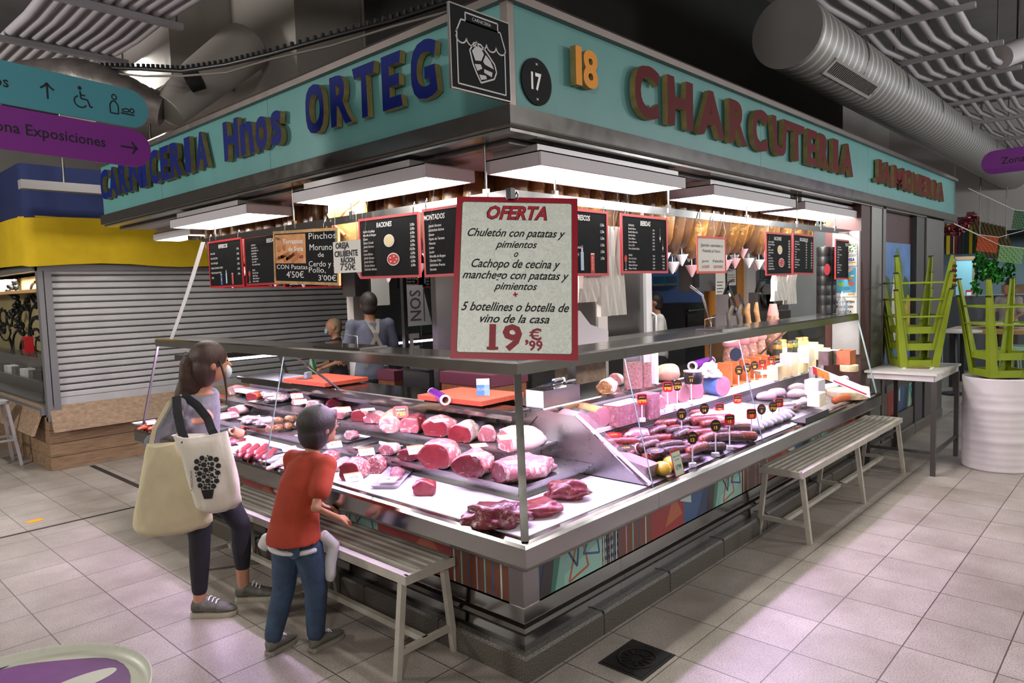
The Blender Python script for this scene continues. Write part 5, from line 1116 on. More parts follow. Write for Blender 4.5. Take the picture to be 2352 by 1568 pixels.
for lab, px, py, z, h, kd, s in (("red price tag reading 10'99 before the pressed ham block", 1475, 968, ZM, .12, 'red', "10'99"), ('bright red price tag between the pale ham wedge and the pressed block', 1534, 946, ZM, .15, 'red', "9'90"), ('round dark price tag beside the bright red one', 1556, 938, ZM, .14, 'oval', "12'50"), ('edge-on dark price tag before the broad cooked ham', 1588, 927, ZM, .16, 'oval', "11"), ("dark oval tag before the sticker ham in the wooden rack", 1697, 893, ZM, .13, 'oval', '70'), ('small dark tag numbered 75 before the rack', 1716, 886, ZM, .13, 'oval', '75'), ('dark tag numbered 30 before the rack', 1733, 880, ZM, .13, 'oval', '30'), ('red tag numbered 45 before the last rack ham', 1751, 875, ZM, .13, 'red', '45'), ('red tag before the first cheese block', 1771, 866, ZM, .13, 'red', '35')):
    ptag(lab, PZ(px, py, z), h, kd, s)
for lab, px, py, h, kd, s in (('dark slim tag rising from the middle of the sausage heap', 1566, 1015, .16, 'oval', "15"), ('dark oval tag low at the front of the heap', 1591, 1072, .15, 'oval', "12"), ('dark oval tag numbered 15 in the heap, near the glass', 1644, 1048, .17, 'oval', '15'), ('dark red tag behind the glass seam at the heap', 1676, 1032, .17, 'red', '15'), ('grey faced red tag before the white salamis', 1726, 1012, .16, 'red', '20'), ('large red tag numbered 70 standing over the cured loins', 1653, 962, .06, 'red', '70'), ("red tag at the upper end of the white salamis", 1694, 946, .08, 'red', "9'20"), ('edge-on dark tag among the white salamis', 1749, 985, .12, 'oval', '8'), ("dark tag reading 17'00 by the printed packet", 1775, 972, .1, 'oval', "17'00"), ('slim red tag right beside the dark one by the packet', 1789, 968, .12, 'red', '17'), ('edge-on orange tag at the back of the heap', 1618, 985, .12, 'oval', '14')):
    ptag(lab, DK(px, py), h, kd, s)
for px, py, lab in ((1438, 1062, 'dark oval price disc lying on the terrine'), (1505, 1068, 'purplish oval price disc lying over the yellow cheese'), (1480, 990, 'red price disc lying on the ham loaf'), (1410, 1030, 'red price disc on the cured pieces by the divider')):
    t = thing('price_disc', lab, 'price tag', tuple(DK(px, py) + V(0, 0, .11 if py < 1000 else .085)), R(-30)); t.rotation_euler = (R(15), 0, R(-30)); dk = 'dark' in lab or 'purplish' in lab
    MB().prism(ellipse(0, 0, .055, .035, 20), 0, .003, mat('tag_dark', '2a1e18', .35) if dk else M_red).obj('plate', t); b = MB(); text(b, "12'50", 0, -.008, .018, M_tagy, .0036, align='C', bold=.02); b.obj('lettering', t)
p = PPl(1560, 1080, (0, -.165, .775), (0, -.682, .165)); sg = thing('price_placard', "small green white placard with red edge reading 15'99 against the glass", 'price sign', M=frame(p + V(0, .012, .045), (1, .0, 0), (0, .25, 1)))
MB().box((0, 0, 0), (.1, .15, .003), M_red).obj('red_backing', sg); b = MB(); b.box((0, -.006, .001), (.09, .13, .0025), mat('placard_green', 'b9c7b0', .5)); text(b, 'Chorizo de León', 0, .03, .011, M_ink, .0026, align='C', wid=.075, shear=.3); text(b, 'y picante', 0, .012, .01, M_ink, .0026, align='C', shear=.3); text(b, "15'99", 0, -.04, .028, M_ink, .0026, align='C', wid=.06, bold=.02); b.obj('printed_sheet', sg)
# a loose lead by the divider
o = MB().tube([PZ(1150, 990, ZS - .1) + V(0, 0, 0), V(.86, .95, 1.0), V(.82, .85, .97), V(.835, .7, 1.0), V(.845, .62, 1.08)], .004, M_blk, 6).obj('cable'); tag(o, 'thin black cable hanging by the glass divider under the knife box', 'cable')
# ================================================================== people
M_skin = mat('skin', 'b98468', .5, var=.06, vscale=9, sss=.1); M_skin2 = mat('skin_tan', 'a06f52', .5, var=.06, vscale=9, sss=.1)
def remesh(mb, name, parent, vox, m, smooth=4, label=None):
    """one continuous skin grown over overlapping closed pieces"""
    o = mb.obj(name); md = o.modifiers.new('r', 'REMESH'); md.mode = 'VOXEL'; md.voxel_size = vox
    if smooth: sm = o.modifiers.new('s', 'SMOOTH'); sm.iterations = smooth; sm.factor = .5
    dg = bpy.context.evaluated_depsgraph_get(); dg.update(); me = bpy.data.meshes.new_from_object(o.evaluated_get(dg))
    old = o.data; o.modifiers.clear(); o.data = me; bpy.data.meshes.remove(old); me.name = name
    me.materials.clear(); me.materials.append(m); me.polygons.foreach_set('use_smooth', [True] * len(me.polygons)); me.polygons.foreach_set('material_index', [0] * len(me.polygons))
    if parent is not None: o.parent = parent
    if label: o['label'] = label
    return o
def limb(b, pts, rs, n=14):
    b.tube(pts, rs, M_skin, n)
    for p, r in zip(pts, rs): b.ball(p, r * .99, M_skin, 12, 8)
def loft(b, rings, n=20):
    """rings: (centre, half width x, half depth y, lean of the ring)"""
    rg = []
    for c, rx, ry in rings: rg.append([Vector(c) + Vector((rx * math.cos(2 * math.pi * k / n), ry * math.sin(2 * math.pi * k / n), 0)) for k in range(n)])
    b.rings(rg, M_skin)
def torso_rings(J, s, g=0.):
    return [(J['pelvis'] + V(0, 0, -.08 * s), .125 * s + g, .1 * s + g), (J['pelvis'], .155 * s + g, .115 * s + g), (J['waist'], .128 * s + g, .095 * s + g), (J['chest'], .15 * s + g, .112 * s + g), (J['chest'] + (J['neck'] - J['chest']) * .55, .16 * s + g, .095 * s + g), (J['chest'] + (J['neck'] - J['chest']) * .85, .1 * s + g, .07 * s + g)]
def head_into(b, J, s, yaw=0.):
    c = J['head']; hr = J.get('hr', (.075, .095, .112)); Rz = Matrix.Rotation(yaw, 3, 'Z')
    b.ball(c + V(0, 0, hr[2] * .12), (hr[0], hr[1], hr[2] * .88), M_skin, 20, 14, Rz)
    b.ball(c + Rz @ V(0, hr[1] * .22, -hr[2] * .38), (hr[0] * .76, hr[1] * .72, hr[2] * .62), M_skin, 16, 12, Rz)
    b.ball(c + Rz @ V(0, hr[1] * .72, -hr[2] * .72), (hr[0] * .32, hr[1] * .24, hr[2] * .2), M_skin, 12, 8, Rz)        # chin
    b.tube([c + Rz @ V(0, hr[1] * .88, hr[2] * .1), c + Rz @ V(0, hr[1] * 1.16, -hr[2] * .2), c + Rz @ V(0, hr[1] * .9, -hr[2] * .26)], [.008, .013, .012], M_skin, 10)
    b.ball(c + Rz @ V(0, hr[1] * .86, hr[2] * .2), (hr[0] * .62, .014, .012), M_skin, 12, 6, Rz)                       # brow
    b.ball(c + Rz @ V(0, hr[1] * .9, -hr[2] * .44), (.024, .012, .008), M_skin, 10, 6, Rz)                             # lips
    for sd in (-1, 1): b.ball(c + Rz @ V(sd * hr[0] * 1.0, -.004, -hr[2] * .06), (.011, .02, .03), M_skin, 10, 8, Rz)
    limb(b, [J['neck'] + V(0, -.005, -.05), J['neck'] + V(0, 0, .02), c + V(0, -.01, -hr[2] * .5)], [.058 * s, .05 * s, .05 * s])
def hand_into(b, wrist, d, palm_n, size, curl=.5, thumb=1):
    """palm and five unequal fingers: d towards the fingers, palm_n out of the palm"""
    d = Vector(d).normalized(); pn = Vector(palm_n); pn = (pn - d * pn.dot(d)).normalized(); sd = d.cross(pn)
    k = size / .18; w_ = Vector(wrist)
    for i in range(4):
        o = (i - 1.5) * .019 * k; b.tube([w_ + sd * o * .6 + d * .0, w_ + sd * o + d * .085 * k], [.014 * k, .0135 * k], M_skin, 10); b.ball(w_ + sd * o + d * .085 * k, .0132 * k, M_skin, 10, 6)
        L = (.062, .072, .068, .052)[i] * k; p = w_ + sd * o + d * .085 * k; a = curl * .5; P = [p]; rr = [.0098 * k]
        for q, f in enumerate((.42, .32, .26)):
            a += curl * (.75 if q else .35); P.append(P[-1] + (d * math.cos(a) + pn * math.sin(a)) * L * f); rr.append((.0092, .0085, .0075)[q] * k)
        b.tube(P, rr, M_skin, 9); [b.ball(x, r, M_skin, 8, 6) for x, r in zip(P, rr)]
    t0 = w_ + sd * thumb * .022 * k + d * .02 * k; P = [t0, t0 + (sd * thumb * .8 + d * .6 + pn * .25) * .04 * k, t0 + (sd * thumb * .8 + d * 1.3 + pn * .55) * .05 * k, t0 + (sd * thumb * .55 + d * 1.9 + pn * .9) * .05 * k]
    b.tube(P, [.015 * k, .0125 * k, .0108 * k, .009 * k], M_skin, 9); [b.ball(x, r, M_skin, 8, 6) for x, r in zip(P, [.015 * k, .0125 * k, .0108 * k, .009 * k])]
def person(name, label, cat, loc, rz, J, s, skin, vox=.008, yaw=0., hands=()):
    t = thing(name, label, cat, loc, rz); b = MB(); loft(b, torso_rings(J, s))
    b.ball(J['pelvis'] + V(0, 0, -.03), (.14 * s, .11 * s, .1 * s), M_skin, 18, 10)
    head_into(b, J, s, yaw)
    for sd in 'LR':
        limb(b, [J['neck'] + V(0, 0, -.06 * s), J['sh' + sd], J['el' + sd], J['wr' + sd]], [.05 * s, .05 * s, .037 * s, .025 * s])
        limb(b, [J['hip' + sd], J['kn' + sd], J['kn' + sd].lerp(J['an' + sd], .3), J['an' + sd]], [.085 * s, .054 * s, .052 * s, .036 * s])
        a, to = J['an' + sd], J['to' + sd]; limb(b, [a, a.lerp(to, .3) + V(0, 0, -.03), to], [.034 * s, .032 * s, .025 * s])
    for h in hands: hand_into(b, *h)
    remesh(b, 'body', t, vox, skin, 3); return t
def garment(t, name, m, build, vox=.009, smooth=5, label=None):
    b = MB(); build(b); return remesh(b, name, t, vox, m, smooth, label)
def shoe(t, a, to, m, msole, s=1.):
    a, to = Vector(a), Vector(to); d = Vector((to.x - a.x, to.y - a.y, 0)); L = d.length + .1 * s; d.normalize(); sd = Vector((d.y, -d.x, 0)); o = Vector((a.x, a.y, 0)) - d * .045 * s
    def ring(u, wd, z0, z1, k=12): return [o + d * u * L + sd * wd * s * math.cos(2 * math.pi * i / k) + V(0, 0, (z0 + z1) / 2 * s + (z1 - z0) / 2 * s * math.sin(2 * math.pi * i / k)) for i in range(k)]
    b = MB(); b.rings([ring(*q) for q in ((0, .015, .03, .075), (.05, .034, .022, .1), (.25, .037, .022, .11), (.45, .041, .022, .088), (.7, .046, .022, .068), (.9, .038, .022, .055), (1, .014, .026, .04))], m); up = b.obj('shoe', t)
    b = MB(); prof = [(0, .024), (.06, .036), (.3, .036), (.5, .042), (.75, .048), (.92, .04), (1.0, .018)]
    P = [o + d * u * L + sd * w_ * s for u, w_ in prof] + [o + d * u * L - sd * w_ * s for u, w_ in prof[::-1]]; n = len(P)
    b.rings([[p + V(0, 0, .001) for p in P], [p + V(0, 0, .012 * s) + (p - o - d * L * .5) * .02 for p in P], [p + V(0, 0, .028 * s) for p in P]], msole, True, False); b.obj('sole', up)
    b = MB()
    for q in (.42, .5, .58): b.tube([o + d * q * L + sd * .028 * s + V(0, 0, (.098 - (q - .42) * .12) * s), o + d * q * L + V(0, 0, (.108 - (q - .42) * .12) * s), o + d * q * L - sd * .028 * s + V(0, 0, (.098 - (q - .42) * .12) * s)], .004 * s, M_wht, 5)
    b.obj('laces', up)
# ---- woman with tote bags
O = V(-.58, 1.92, 0)
J = dict(pelvis=V(0, -.045, .84), waist=V(0, -.05, .98), chest=V(.0, -.05, 1.14), neck=V(0, -.015, 1.325), head=V(.0, .035, 1.475),
         shR=V(.15, -.1, 1.255), elR=V(.2, -.25, 1.075), wrR=V(.155, -.06, 1.165), shL=V(-.15, -.01, 1.265), elL=V(-.2, -.03, 1.03), wrL=V(-.1, .13, 1.05),
         hipR=V(.075, -.06, .8), knR=V(.05, -.075, .455), anR=V(.037, -.1, .085), toR=V(.06, .05, .03), hipL=V(-.075, -.03, .8), knL=V(-.085, .13, .485), anL=V(-.115, .12, .085), toL=V(-.1, .27, .03))
wm = person('person', 'woman in a grey long sleeved top and black leggings carrying two cloth tote bags', 'person', tuple(O), R(-125), J, .93, M_skin, .007, R(22),
            [(J['wrR'] + V(-.01, .02, .006), (-.25, .8, .25), (-.9, -.2, -.1), .165, 1.1, 1), (J['wrL'], (.8, .4, .2), (.6, 0, -.5), .16, .9, -1)])
M_grey = mat('grey_knit', '77767c', .9, var=.14, vscale=40, bump=.25, bscale=25); M_navy = mat('black_leggings', '1b1a22', .75, var=.3, vscale=12, bump=.3, bscale=18)
def top(b):
    loft(b, [(c + V(0, 0, -.0), x, y) for c, x, y in torso_rings(J, .93, .012)])
    for sd in 'LR': limb(b, [J['neck'] + V(0, -.01, -.065), J['sh' + sd], J['el' + sd], J['el' + sd].lerp(J['wr' + sd], .92)], [.052, .057, .044, .034])
garment(wm, 'long_sleeved_top', M_grey, top)
def leg(b):
    b.ball(J['pelvis'] + V(0, 0, -.04), (.152, .122, .1), M_skin, 18, 10)
    for sd, f in (('R', .8), ('L', .66)): limb(b, [J['hip' + sd], J['kn' + sd], J['kn' + sd].lerp(J['an' + sd], .35), J['kn' + sd].lerp(J['an' + sd], f)], [.092, .06, .057, .044])
garment(wm, 'leggings', M_navy, leg)
M_hair = mat('brown_hair', '3a2317', .45, var=.5, vscale=30, stretch=(6, 6, 1), bump=.4, bscale=60)
def hair(b):
    h = J['head']; Rz = Matrix.Rotation(R(22), 3, 'Z')
    b.ball(h + Rz @ V(0, -.014, .032), (.089, .108, .102), M_skin, 20, 14, Rz); b.ball(h + Rz @ V(0, -.045, -.03), (.086, .08, .11), M_skin, 18, 12, Rz)
    b.tube([h + Rz @ V(0, -.11, .05), h + Rz @ V(.0, -.135, .01), h + Rz @ V(.0, -.14, -.07), h + Rz @ V(0, -.15, -.15)], [.03, .032, .036, .02], M_skin, 12)
    b.tube([h + V(0, -.05, -.03), h + V(.0, -.1, -.1), h + V(.01, -.14, -.17), h + V(.02, -.17, -.24), h + V(.02, -.195, -.31), h + V(.02, -.2, -.35)], [.082, .078, .064, .046, .024, .006], M_skin, 14)
garment(wm, 'hair', M_hair, hair, .008, 3)
b = MB(); h = J['head']; b.tube([h + V(.06, .06, .02), h + V(.075, .085, -.08), h + V(.07, .09, -.17), h + V(.06, .08, -.24)], [.006, .007, .005, .002], M_hair, 6); b.tube([h + V(0, -.112, .055), h + V(0, -.125, .04)], .03, M_blk, 12); b.obj('loose_strand', wm)
Rz = Matrix.Rotation(R(22), 3, 'Z')
for sd in (-1, 1): MB().ball(h + Rz @ V(sd * .03, .083, .012), (.012, .008, .007), mat('eye_dark', '1a1412', .3), 10, 6).obj('eye', wm)
b = MB(); b.ball(h + Rz @ V(0, .085, -.055), (.05, .028, .04), mat('face_mask_white', 'd5dbe2', .8), 14, 8, Rz); b.obj('face_mask', wm)
M_sneak = mat('grey_sneaker', '5f5d57', .7, var=.45, vscale=24); M_sole = mat('off_white_sole', 'a8a28e', .7)
for sd in 'RL': shoe(wm, J['an' + sd], J['to' + sd], M_sneak, M_sole, 1.05)
# bags in the frame of the woman
MWm = Matrix.Translation(O) @ Matrix.Rotation(R(-125), 4, 'Z')
M_canvas = mat('natural_canvas', 'c9bd9c', .9, var=.08, vscale=8, bump=.3, bscale=14); M_canvas2 = mat('white_canvas', 'cfc8ba', .9, var=.06, vscale=8, bump=.3, bscale=14)
def totebag(name, label, rows, m, straps, strapm, sw):
    t = thing(name, label, 'bag', M=MWm.copy()); b = MB(); n = 28; rg = []
    rows = [((c[0], c[1] + .08), hw, hd, z + .05) for c, hw, hd, z in rows]
    for c, hw, hd, z in rows:
        ring = []
        for k in range(n):
            a = 2 * math.pi * k / n; ca, sa = math.cos(a), math.sin(a); e = .75; y = math.copysign(abs(ca) ** e, ca) * hw; x = math.copysign(abs(sa) ** e, sa) * hd
            w_ = .03 * noise.noise(Vector((ca * 3, sa * 3, z * 6))) + .016 * noise.noise(Vector((ca * 8, sa * 8, z * 9))); ring.append(Vector((c[0] + x * (1 + w_ * 8), c[1] + y * (1 + w_), z + .012 * math.sin(a * 2 + 1))))
        rg.append(ring)
    fine = []
    for q in range(len(rg) - 1):
        for s_ in range(4): fine.append([rg[q][k].lerp(rg[q + 1][k], s_ / 4) + (rg[q][k] - Vector((rows[q][0][0], rows[q][0][1], rg[q][k].z))) * (.05 * noise.noise(Vector((k * .55, (q * 4 + s_) * .35, hash(name) % 7 * 0 + rows[0][1] * 20))) + .03 * math.sin(k * 1.3 + (q * 4 + s_) * .5)) for k in range(n)])
    b.rings(fine + rg[-1:], m, True); b.obj('cloth_body', t)
    for P in straps:
        b = MB(); Q = [Vector(p) + V(0, .08, .05) * (1 - i / (len(P) - 1)) for i, p in enumerate(P)]; rr = []
        for i, p in enumerate(Q):
            d = (Q[min(i + 1, len(Q) - 1)] - Q[max(i - 1, 0)]).normalized(); sd = d.cross(V(1, 0, .2)).normalized() * sw / 2; nn = sd.cross(d).normalized() * .003
            rr.append([p - sd - nn, p + sd - nn, p + sd + nn, p - sd + nn])
        b.rings(rr, strapm, True, False); b.obj('strap', t)
    return t
totebag('tote_bag', 'large sagging natural canvas tote bag, plain, hanging behind the printed one', [((.24, -.235), .17, .03, .53), ((.24, -.24), .2, .085, .56), ((.24, -.235), .195, .1, .64), ((.24, -.24), .165, .085, .78), ((.24, -.25), .12, .06, .92), ((.24, -.255), .09, .03, 1.02)], M_canvas,
        [[(.25, -.33, 1.0), (.23, -.28, 1.12), (.18, -.18, 1.27), (.13, -.1, 1.31)], [(.25, -.2, 1.0), (.22, -.15, 1.12), (.19, -.12, 1.25), (.13, -.1, 1.315)]], M_canvas, .022)
t2 = totebag('tote_bag', 'white canvas tote bag printed with a black grape bunch, black straps over the shoulder', [((.33, .02), .09, .025, .655), ((.33, .015), .115, .06, .68), ((.335, .005), .12, .065, .78), ((.33, -.02), .13, .055, .92), ((.32, -.05), .135, .03, 1.04), ((.315, -.055), .135, .02, 1.07)], M_canvas2,
        [[(.34, .03, 1.04), (.31, .02, 1.1), (.25, .01, 1.17), (.2, -.03, 1.25), (.16, -.09, 1.32)], [(.34, -.13, 1.04), (.3, -.13, 1.12), (.24, -.13, 1.22), (.17, -.12, 1.315)]], mat('black_strap', '17171d', .8), .045)
b = MB(); random.seed(5); pts = []
for r in [.0135] * 16 + [.0105] * 16 + [.007] * 26 + [.0045] * 40:
    for q in range(60):
        u, v = random.uniform(-1, 1), random.uniform(-1, 1); wdt = .058 * (1 - .3 * max(0, -v)) * math.sqrt(max(0, 1 - max(0, v - .3) ** 2 * 1.6)); x, y = u * wdt, v * .085 + .02
        if all((x - a) ** 2 + (y - c) ** 2 > (r + e + .001) ** 2 for a, c, e in pts): pts.append((x, y, r)); break
M_print = mat('black_print', '17161a', .8)
_rows2 = [(.655, .33 + .025, .09), (.68, .33 + .06, .115), (.78, .335 + .065, .12), (.92, .33 + .055, .13), (1.04, .32 + .03, .135), (1.07, .315 + .02, .135)]
def bagpt(u, v):
    z = .86 + v
    for (z0, x0, w0), (z1, x1, w1) in zip(_rows2, _rows2[1:]):
        if z0 <= z <= z1: f = (z - z0) / (z1 - z0); xs, hw = x0 + (x1 - x0) * f, w0 + (w1 - w0) * f
    xc = .33; hd = xs - xc; uu = min(.95, abs(u - .01) / hw)
    return V(xc + hd * 1.12 * (1 - uu ** 2.67) ** .375 + .004, .08 + u - .02, z + .05)
for x, y, r in pts: b.add([bagpt(-(x + r * math.cos(k * .5236)), y + r * math.sin(k * .5236)) for k in range(12)], [tuple(range(12))], M_print)
b.add([bagpt(x, y) for x, y in ((-.032, -.07), (.0, -.07), (.032, -.07), (.026, -.095), (.02, -.12), (.0, -.12), (-.02, -.12), (-.026, -.095))], [(0, 1, 2, 3, 4, 5, 6, 7)], M_print); b.obj('grape_print', t2)
b = MB(); text(b, 'PLASSOCIACIO', 0, 0, .012, M_print, 0, align='C', wid=.12); b.v = [bagpt(-.075 - v.y, v.x * .9 - .02) for v in b.v]; b.obj('lettering', t2)
# ---- boy
OB = V(-.52, 1.15, 0)
K = dict(pelvis=V(.03, .0, .62), waist=V(.03, .02, .74), chest=V(.035, .07, .885), neck=V(.05, .135, 1.035), head=V(.06, .185, 1.152), hr=(.082, .095, .103),
         shR=V(.17, .1, .97), elR=V(.205, -.04, .79), wrR=V(.205, .12, .69), shL=V(-.08, .13, .975), elL=V(-.13, .2, .79), wrL=V(-.02, .28, .68),
         hipR=V(.095, .01, .57), knR=V(.115, .035, .32), anR=V(.1, .03, .075), toR=V(.12, .16, .03), hipL=V(-.035, .0, .57), knL=V(-.07, .0, .32), anL=V(-.09, -.08, .075), toL=V(-.085, .03, .03))
boy = person('person', 'boy in an orange red T-shirt and blue jeans bending towards the meat counter', 'person', tuple(OB), R(-72), K, .7, M_skin2, .0065, R(-20),
             [(K['wrR'] + V(0, .008, -.002), (.15, .85, -.35), (-.35, .0, -.8), .13, .45, -1), (K['wrL'], (.5, .7, -.3), (0, 0, -1), .13, .5, 1)])
M_shirt = mat('orange_red_cotton', '8f2f15', .9, var=.1, vscale=14, bump=.3, bscale=9); M_jean = mat('blue_denim', '2f4258', .85, var=.28, vscale=20, bump=.3, bscale=12)
def tee(b):
    loft(b, [(K['pelvis'] + V(.01, -.03, -.02), .146, .13), (K['pelvis'] + V(.005, -.02, .02), .142, .122), (K['pelvis'] + V(0, 0, .08), .135, .105), (K['waist'] + V(0, .0, .03), .128, .1), (K['chest'], .132, .1), (K['chest'].lerp(K['neck'], .55), .118, .08), (K['chest'].lerp(K['neck'], .85), .075, .058)])
    for sd in 'LR': limb(b, [K['neck'] + V(0, -.02, -.045), K['sh' + sd], K['sh' + sd].lerp(K['el' + sd], .62)], [.045, .056, .056])
garment(boy, 'tee_shirt', M_shirt, tee, .008, 4)
def jeans(b):
    b.ball(K['pelvis'] + V(0, -.01, -.03), (.125, .1, .085), M_skin, 18, 10)
    for sd in 'LR': limb(b, [K['hip' + sd], K['kn' + sd], K['kn' + sd].lerp(K['an' + sd], .5), K['kn' + sd].lerp(K['an' + sd], .93)], [.078, .06, .054, .046])
garment(boy, 'jeans', M_jean, jeans, .008, 4)
b = MB(); c = K['pelvis'] + V(.075, -.105, -.04); b.add([c + V(-.035, 0, .04), c + V(.04, .012, .04), c + V(.035, .0, -.03), c + V(.0, -.006, -.045), c + V(-.03, -.008, -.03)], [(0, 1, 2, 3, 4)], M_jean); b.obj('back_pocket', boy)
M_hb = mat('dark_hair', '1c1411', .5, var=.5, vscale=30, stretch=(5, 5, 1), bump=.4, bscale=60)
def bhair(b):
    h = K['head']; Rz = Matrix.Rotation(R(-20), 3, 'Z'); b.ball(h + Rz @ V(0, -.016, .022), (.098, .106, .1), M_skin, 20, 14, Rz); b.ball(h + Rz @ V(0, -.035, -.035), (.092, .078, .092), M_skin, 18, 12, Rz)
    b.ball(h + Rz @ V(0, .045, .05), (.07, .055, .045), M_skin, 14, 10, Rz)
    for i in range(9): a = i * .7; b.tube([h + V(.02 * math.cos(a), .02 * math.sin(a) - .01, .1), h + V(.035 * math.cos(a), .03 * math.sin(a) - .015, .128 - .002 * i)], [.012, .004], M_skin, 6)
garment(boy, 'hair', M_hb, bhair, .007, 2)
h = K['head']; Rz = Matrix.Rotation(R(-20), 3, 'Z')
for sd in (-1, 1): MB().ball(h + Rz @ V(sd * .028, .082, .01), (.011, .007, .006), mat('eye_dark', '1a1412', .3), 10, 6).obj('eye', boy)
b = MB()
for sd in (-1, 1): b.tube([h + Rz @ (V(sd * .03, .1, .008) + V(.02 * math.cos(k * .5236), 0, .016 * math.sin(k * .5236))) for k in range(13)], .0018, M_blk, 5); b.tube([h + Rz @ V(sd * .052, .098, .01), h + Rz @ V(sd * .083, .02, .012)], .0018, M_blk, 5)
b.obj('glasses', boy)
M_sn2 = mat('grey_suede', '6b685f', .85, var=.2, vscale=20); M_sole2 = mat('grey_sole', '8d887a', .7)
for sd in 'RL': shoe(boy, K['an' + sd], K['to' + sd], M_sn2, M_sole2, .85)
MB_ = Matrix.Translation(OB) @ Matrix.Rotation(R(-72), 4, 'Z')
def jacket(b):
    P = [V(.03 + .14 * math.cos(a), .0 + .11 * math.sin(a), .56) for a in [R(-170 + 15 * i) for i in range(12)]]
    b.tube(P, [.016] * 12, M_skin, 8)
    b.tube([V(.16, .05, .62), V(.19, .1, .55), V(.18, .08, .46), V(.185, .07, .4), V(.18, .07, .37)], [.03, .034, .032, .03, .022], M_skin, 12)
    b.tube([V(-.1, .02, .6), V(-.145, -.02, .57), V(-.17, -.04, .535)], [.03, .045, .03], M_skin, 12)
o = MB(); jacket(o); jk = remesh(o, 'tied_jacket', None, .008, mat('white_jacket', 'b9b6b4', .8, var=.1, vscale=10, bump=.5, bscale=9), 3); jk.matrix_world = MB_; tag(jk, 'white thin jacket tied around the hips of the boy with a hanging sleeve', 'jacket')
# ---- people inside and beyond the stall, simpler
def standing(name, label, loc, rz, hgt, skin, shirtm, pantm, hairm, extra=None, armf=.0):
    s = hgt / 1.72; S = lambda *a: Vector(a) * s
    Q = dict(pelvis=S(0, 0, .93), waist=S(0, .0, 1.08), chest=S(0, .01, 1.26), neck=S(0, .01, 1.46), head=S(0, .04, 1.6), shR=S(.18, .0, 1.4), elR=S(.24, .02, 1.13), wrR=S(.2, .22, 1.06), shL=S(-.18, 0, 1.4), elL=S(-.24, .02, 1.13), wrL=S(-.2, .22, 1.06),
             hipR=S(.09, 0, .88), knR=S(.1, .02, .48), anR=S(.1, -.02, .08), toR=S(.11, .14, .03), hipL=S(-.09, 0, .88), knL=S(-.1, .02, .48), anL=S(-.1, -.02, .08), toL=S(-.11, .14, .03))
    t = person(name, label, 'person', loc, rz, Q, s * 1.05, skin, .012, 0, [(Q['wr' + d], (0, 1, -.2), (0, 0, -1), .18 * s, .6, 1 if d == 'L' else -1) for d in 'LR'])
    def sh(b):
        loft(b, torso_rings(Q, s * 1.05, .016))
        for d in 'LR': limb(b, [Q['neck'] + S(0, -.01, -.06), Q['sh' + d], Q['sh' + d].lerp(Q['el' + d], .75)], [.055 * s, .068 * s, .062 * s])
    garment(t, 'polo_shirt', shirtm, sh, .013, 4)
    def tr(b):
        b.ball(Q['pelvis'] + S(0, 0, -.05), (.165 * s, .13 * s, .11 * s), M_skin, 16, 10)
        for d in 'LR': limb(b, [Q['hip' + d], Q['kn' + d], Q['an' + d] + V(0, 0, .03)], [.1 * s, .072 * s, .06 * s])
    garment(t, 'trousers', pantm, tr, .014, 4)
    def hr(b): h = Q['head']; b.ball(h + S(0, -.02, .03), (.086 * s, .102 * s, .1 * s), M_skin, 16, 10); b.ball(h + S(0, -.04, -.03), (.08 * s, .075 * s, .08 * s), M_skin, 14, 8)
    garment(t, 'hair', hairm, hr, .011, 2); 
    for d in 'RL': shoe(t, Q['an' + d], Q['to' + d], M_blk, M_blk, 1.05)
    if extra: extra(t, Q, s)
    return t
M_polo = mat('grey_polo', '5d6070', .9, var=.1, vscale=30); M_apr = mat('grey_apron_strap', '8a8880', .9); M_blkc = mat('black_cloth', '17171b', .9)
def apron(t, Q, s):
    b = MB()
    for pts in ([(-.1, -.125, 1.0), (-.06, -.135, 1.15), (.03, -.12, 1.33), (.06, -.05, 1.46)], [(.1, -.125, 1.0), (.08, -.135, 1.15), (.0, -.125, 1.33), (-.05, -.05, 1.46)]):
        q = [Vector(p) * s for p in pts]; b.rings([[p - V(.02, 0, 0), p + V(.02, 0, 0), p + V(.02, -.006, 0), p - V(.02, .006, 0)] for p in q], M_apr, True, False)
    b.obj('apron_strap', t)
pm_ = DP(850, 735, 7.0); standing('person', 'butcher in a grey polo shirt with apron straps crossing, seen from behind', (pm_.x, pm_.y, .12), R(-20), 1.74, M_skin2, M_polo, M_blkc, mat('greying_hair', '2f2622', .6, var=.4, vscale=30), apron)
pc_ = DP(1510, 740, 8.7)
def apron2(t, Q, s):
    b = MB(); q = [V(-.08, -.125, 1.0) * s, V(.02, -.14, 1.2) * s, V(.1, -.06, 1.43) * s]; b.rings([[p - V(.012, 0, 0), p + V(.012, 0, 0), p + V(.012, -.006, 0), p - V(.012, .006, 0)] for p in q], M_blkc, True, False)
    b.obj('apron_strap', t)
standing('person', 'cook in a white polo shirt with a dark apron strap, by the kitchen door', (pc_.x, pc_.y, .12), R(40), 1.62, M_skin2, mat('white_polo', 'c9c7c2', .9), M_blkc, mat('black_hair', '171310', .6), apron2)
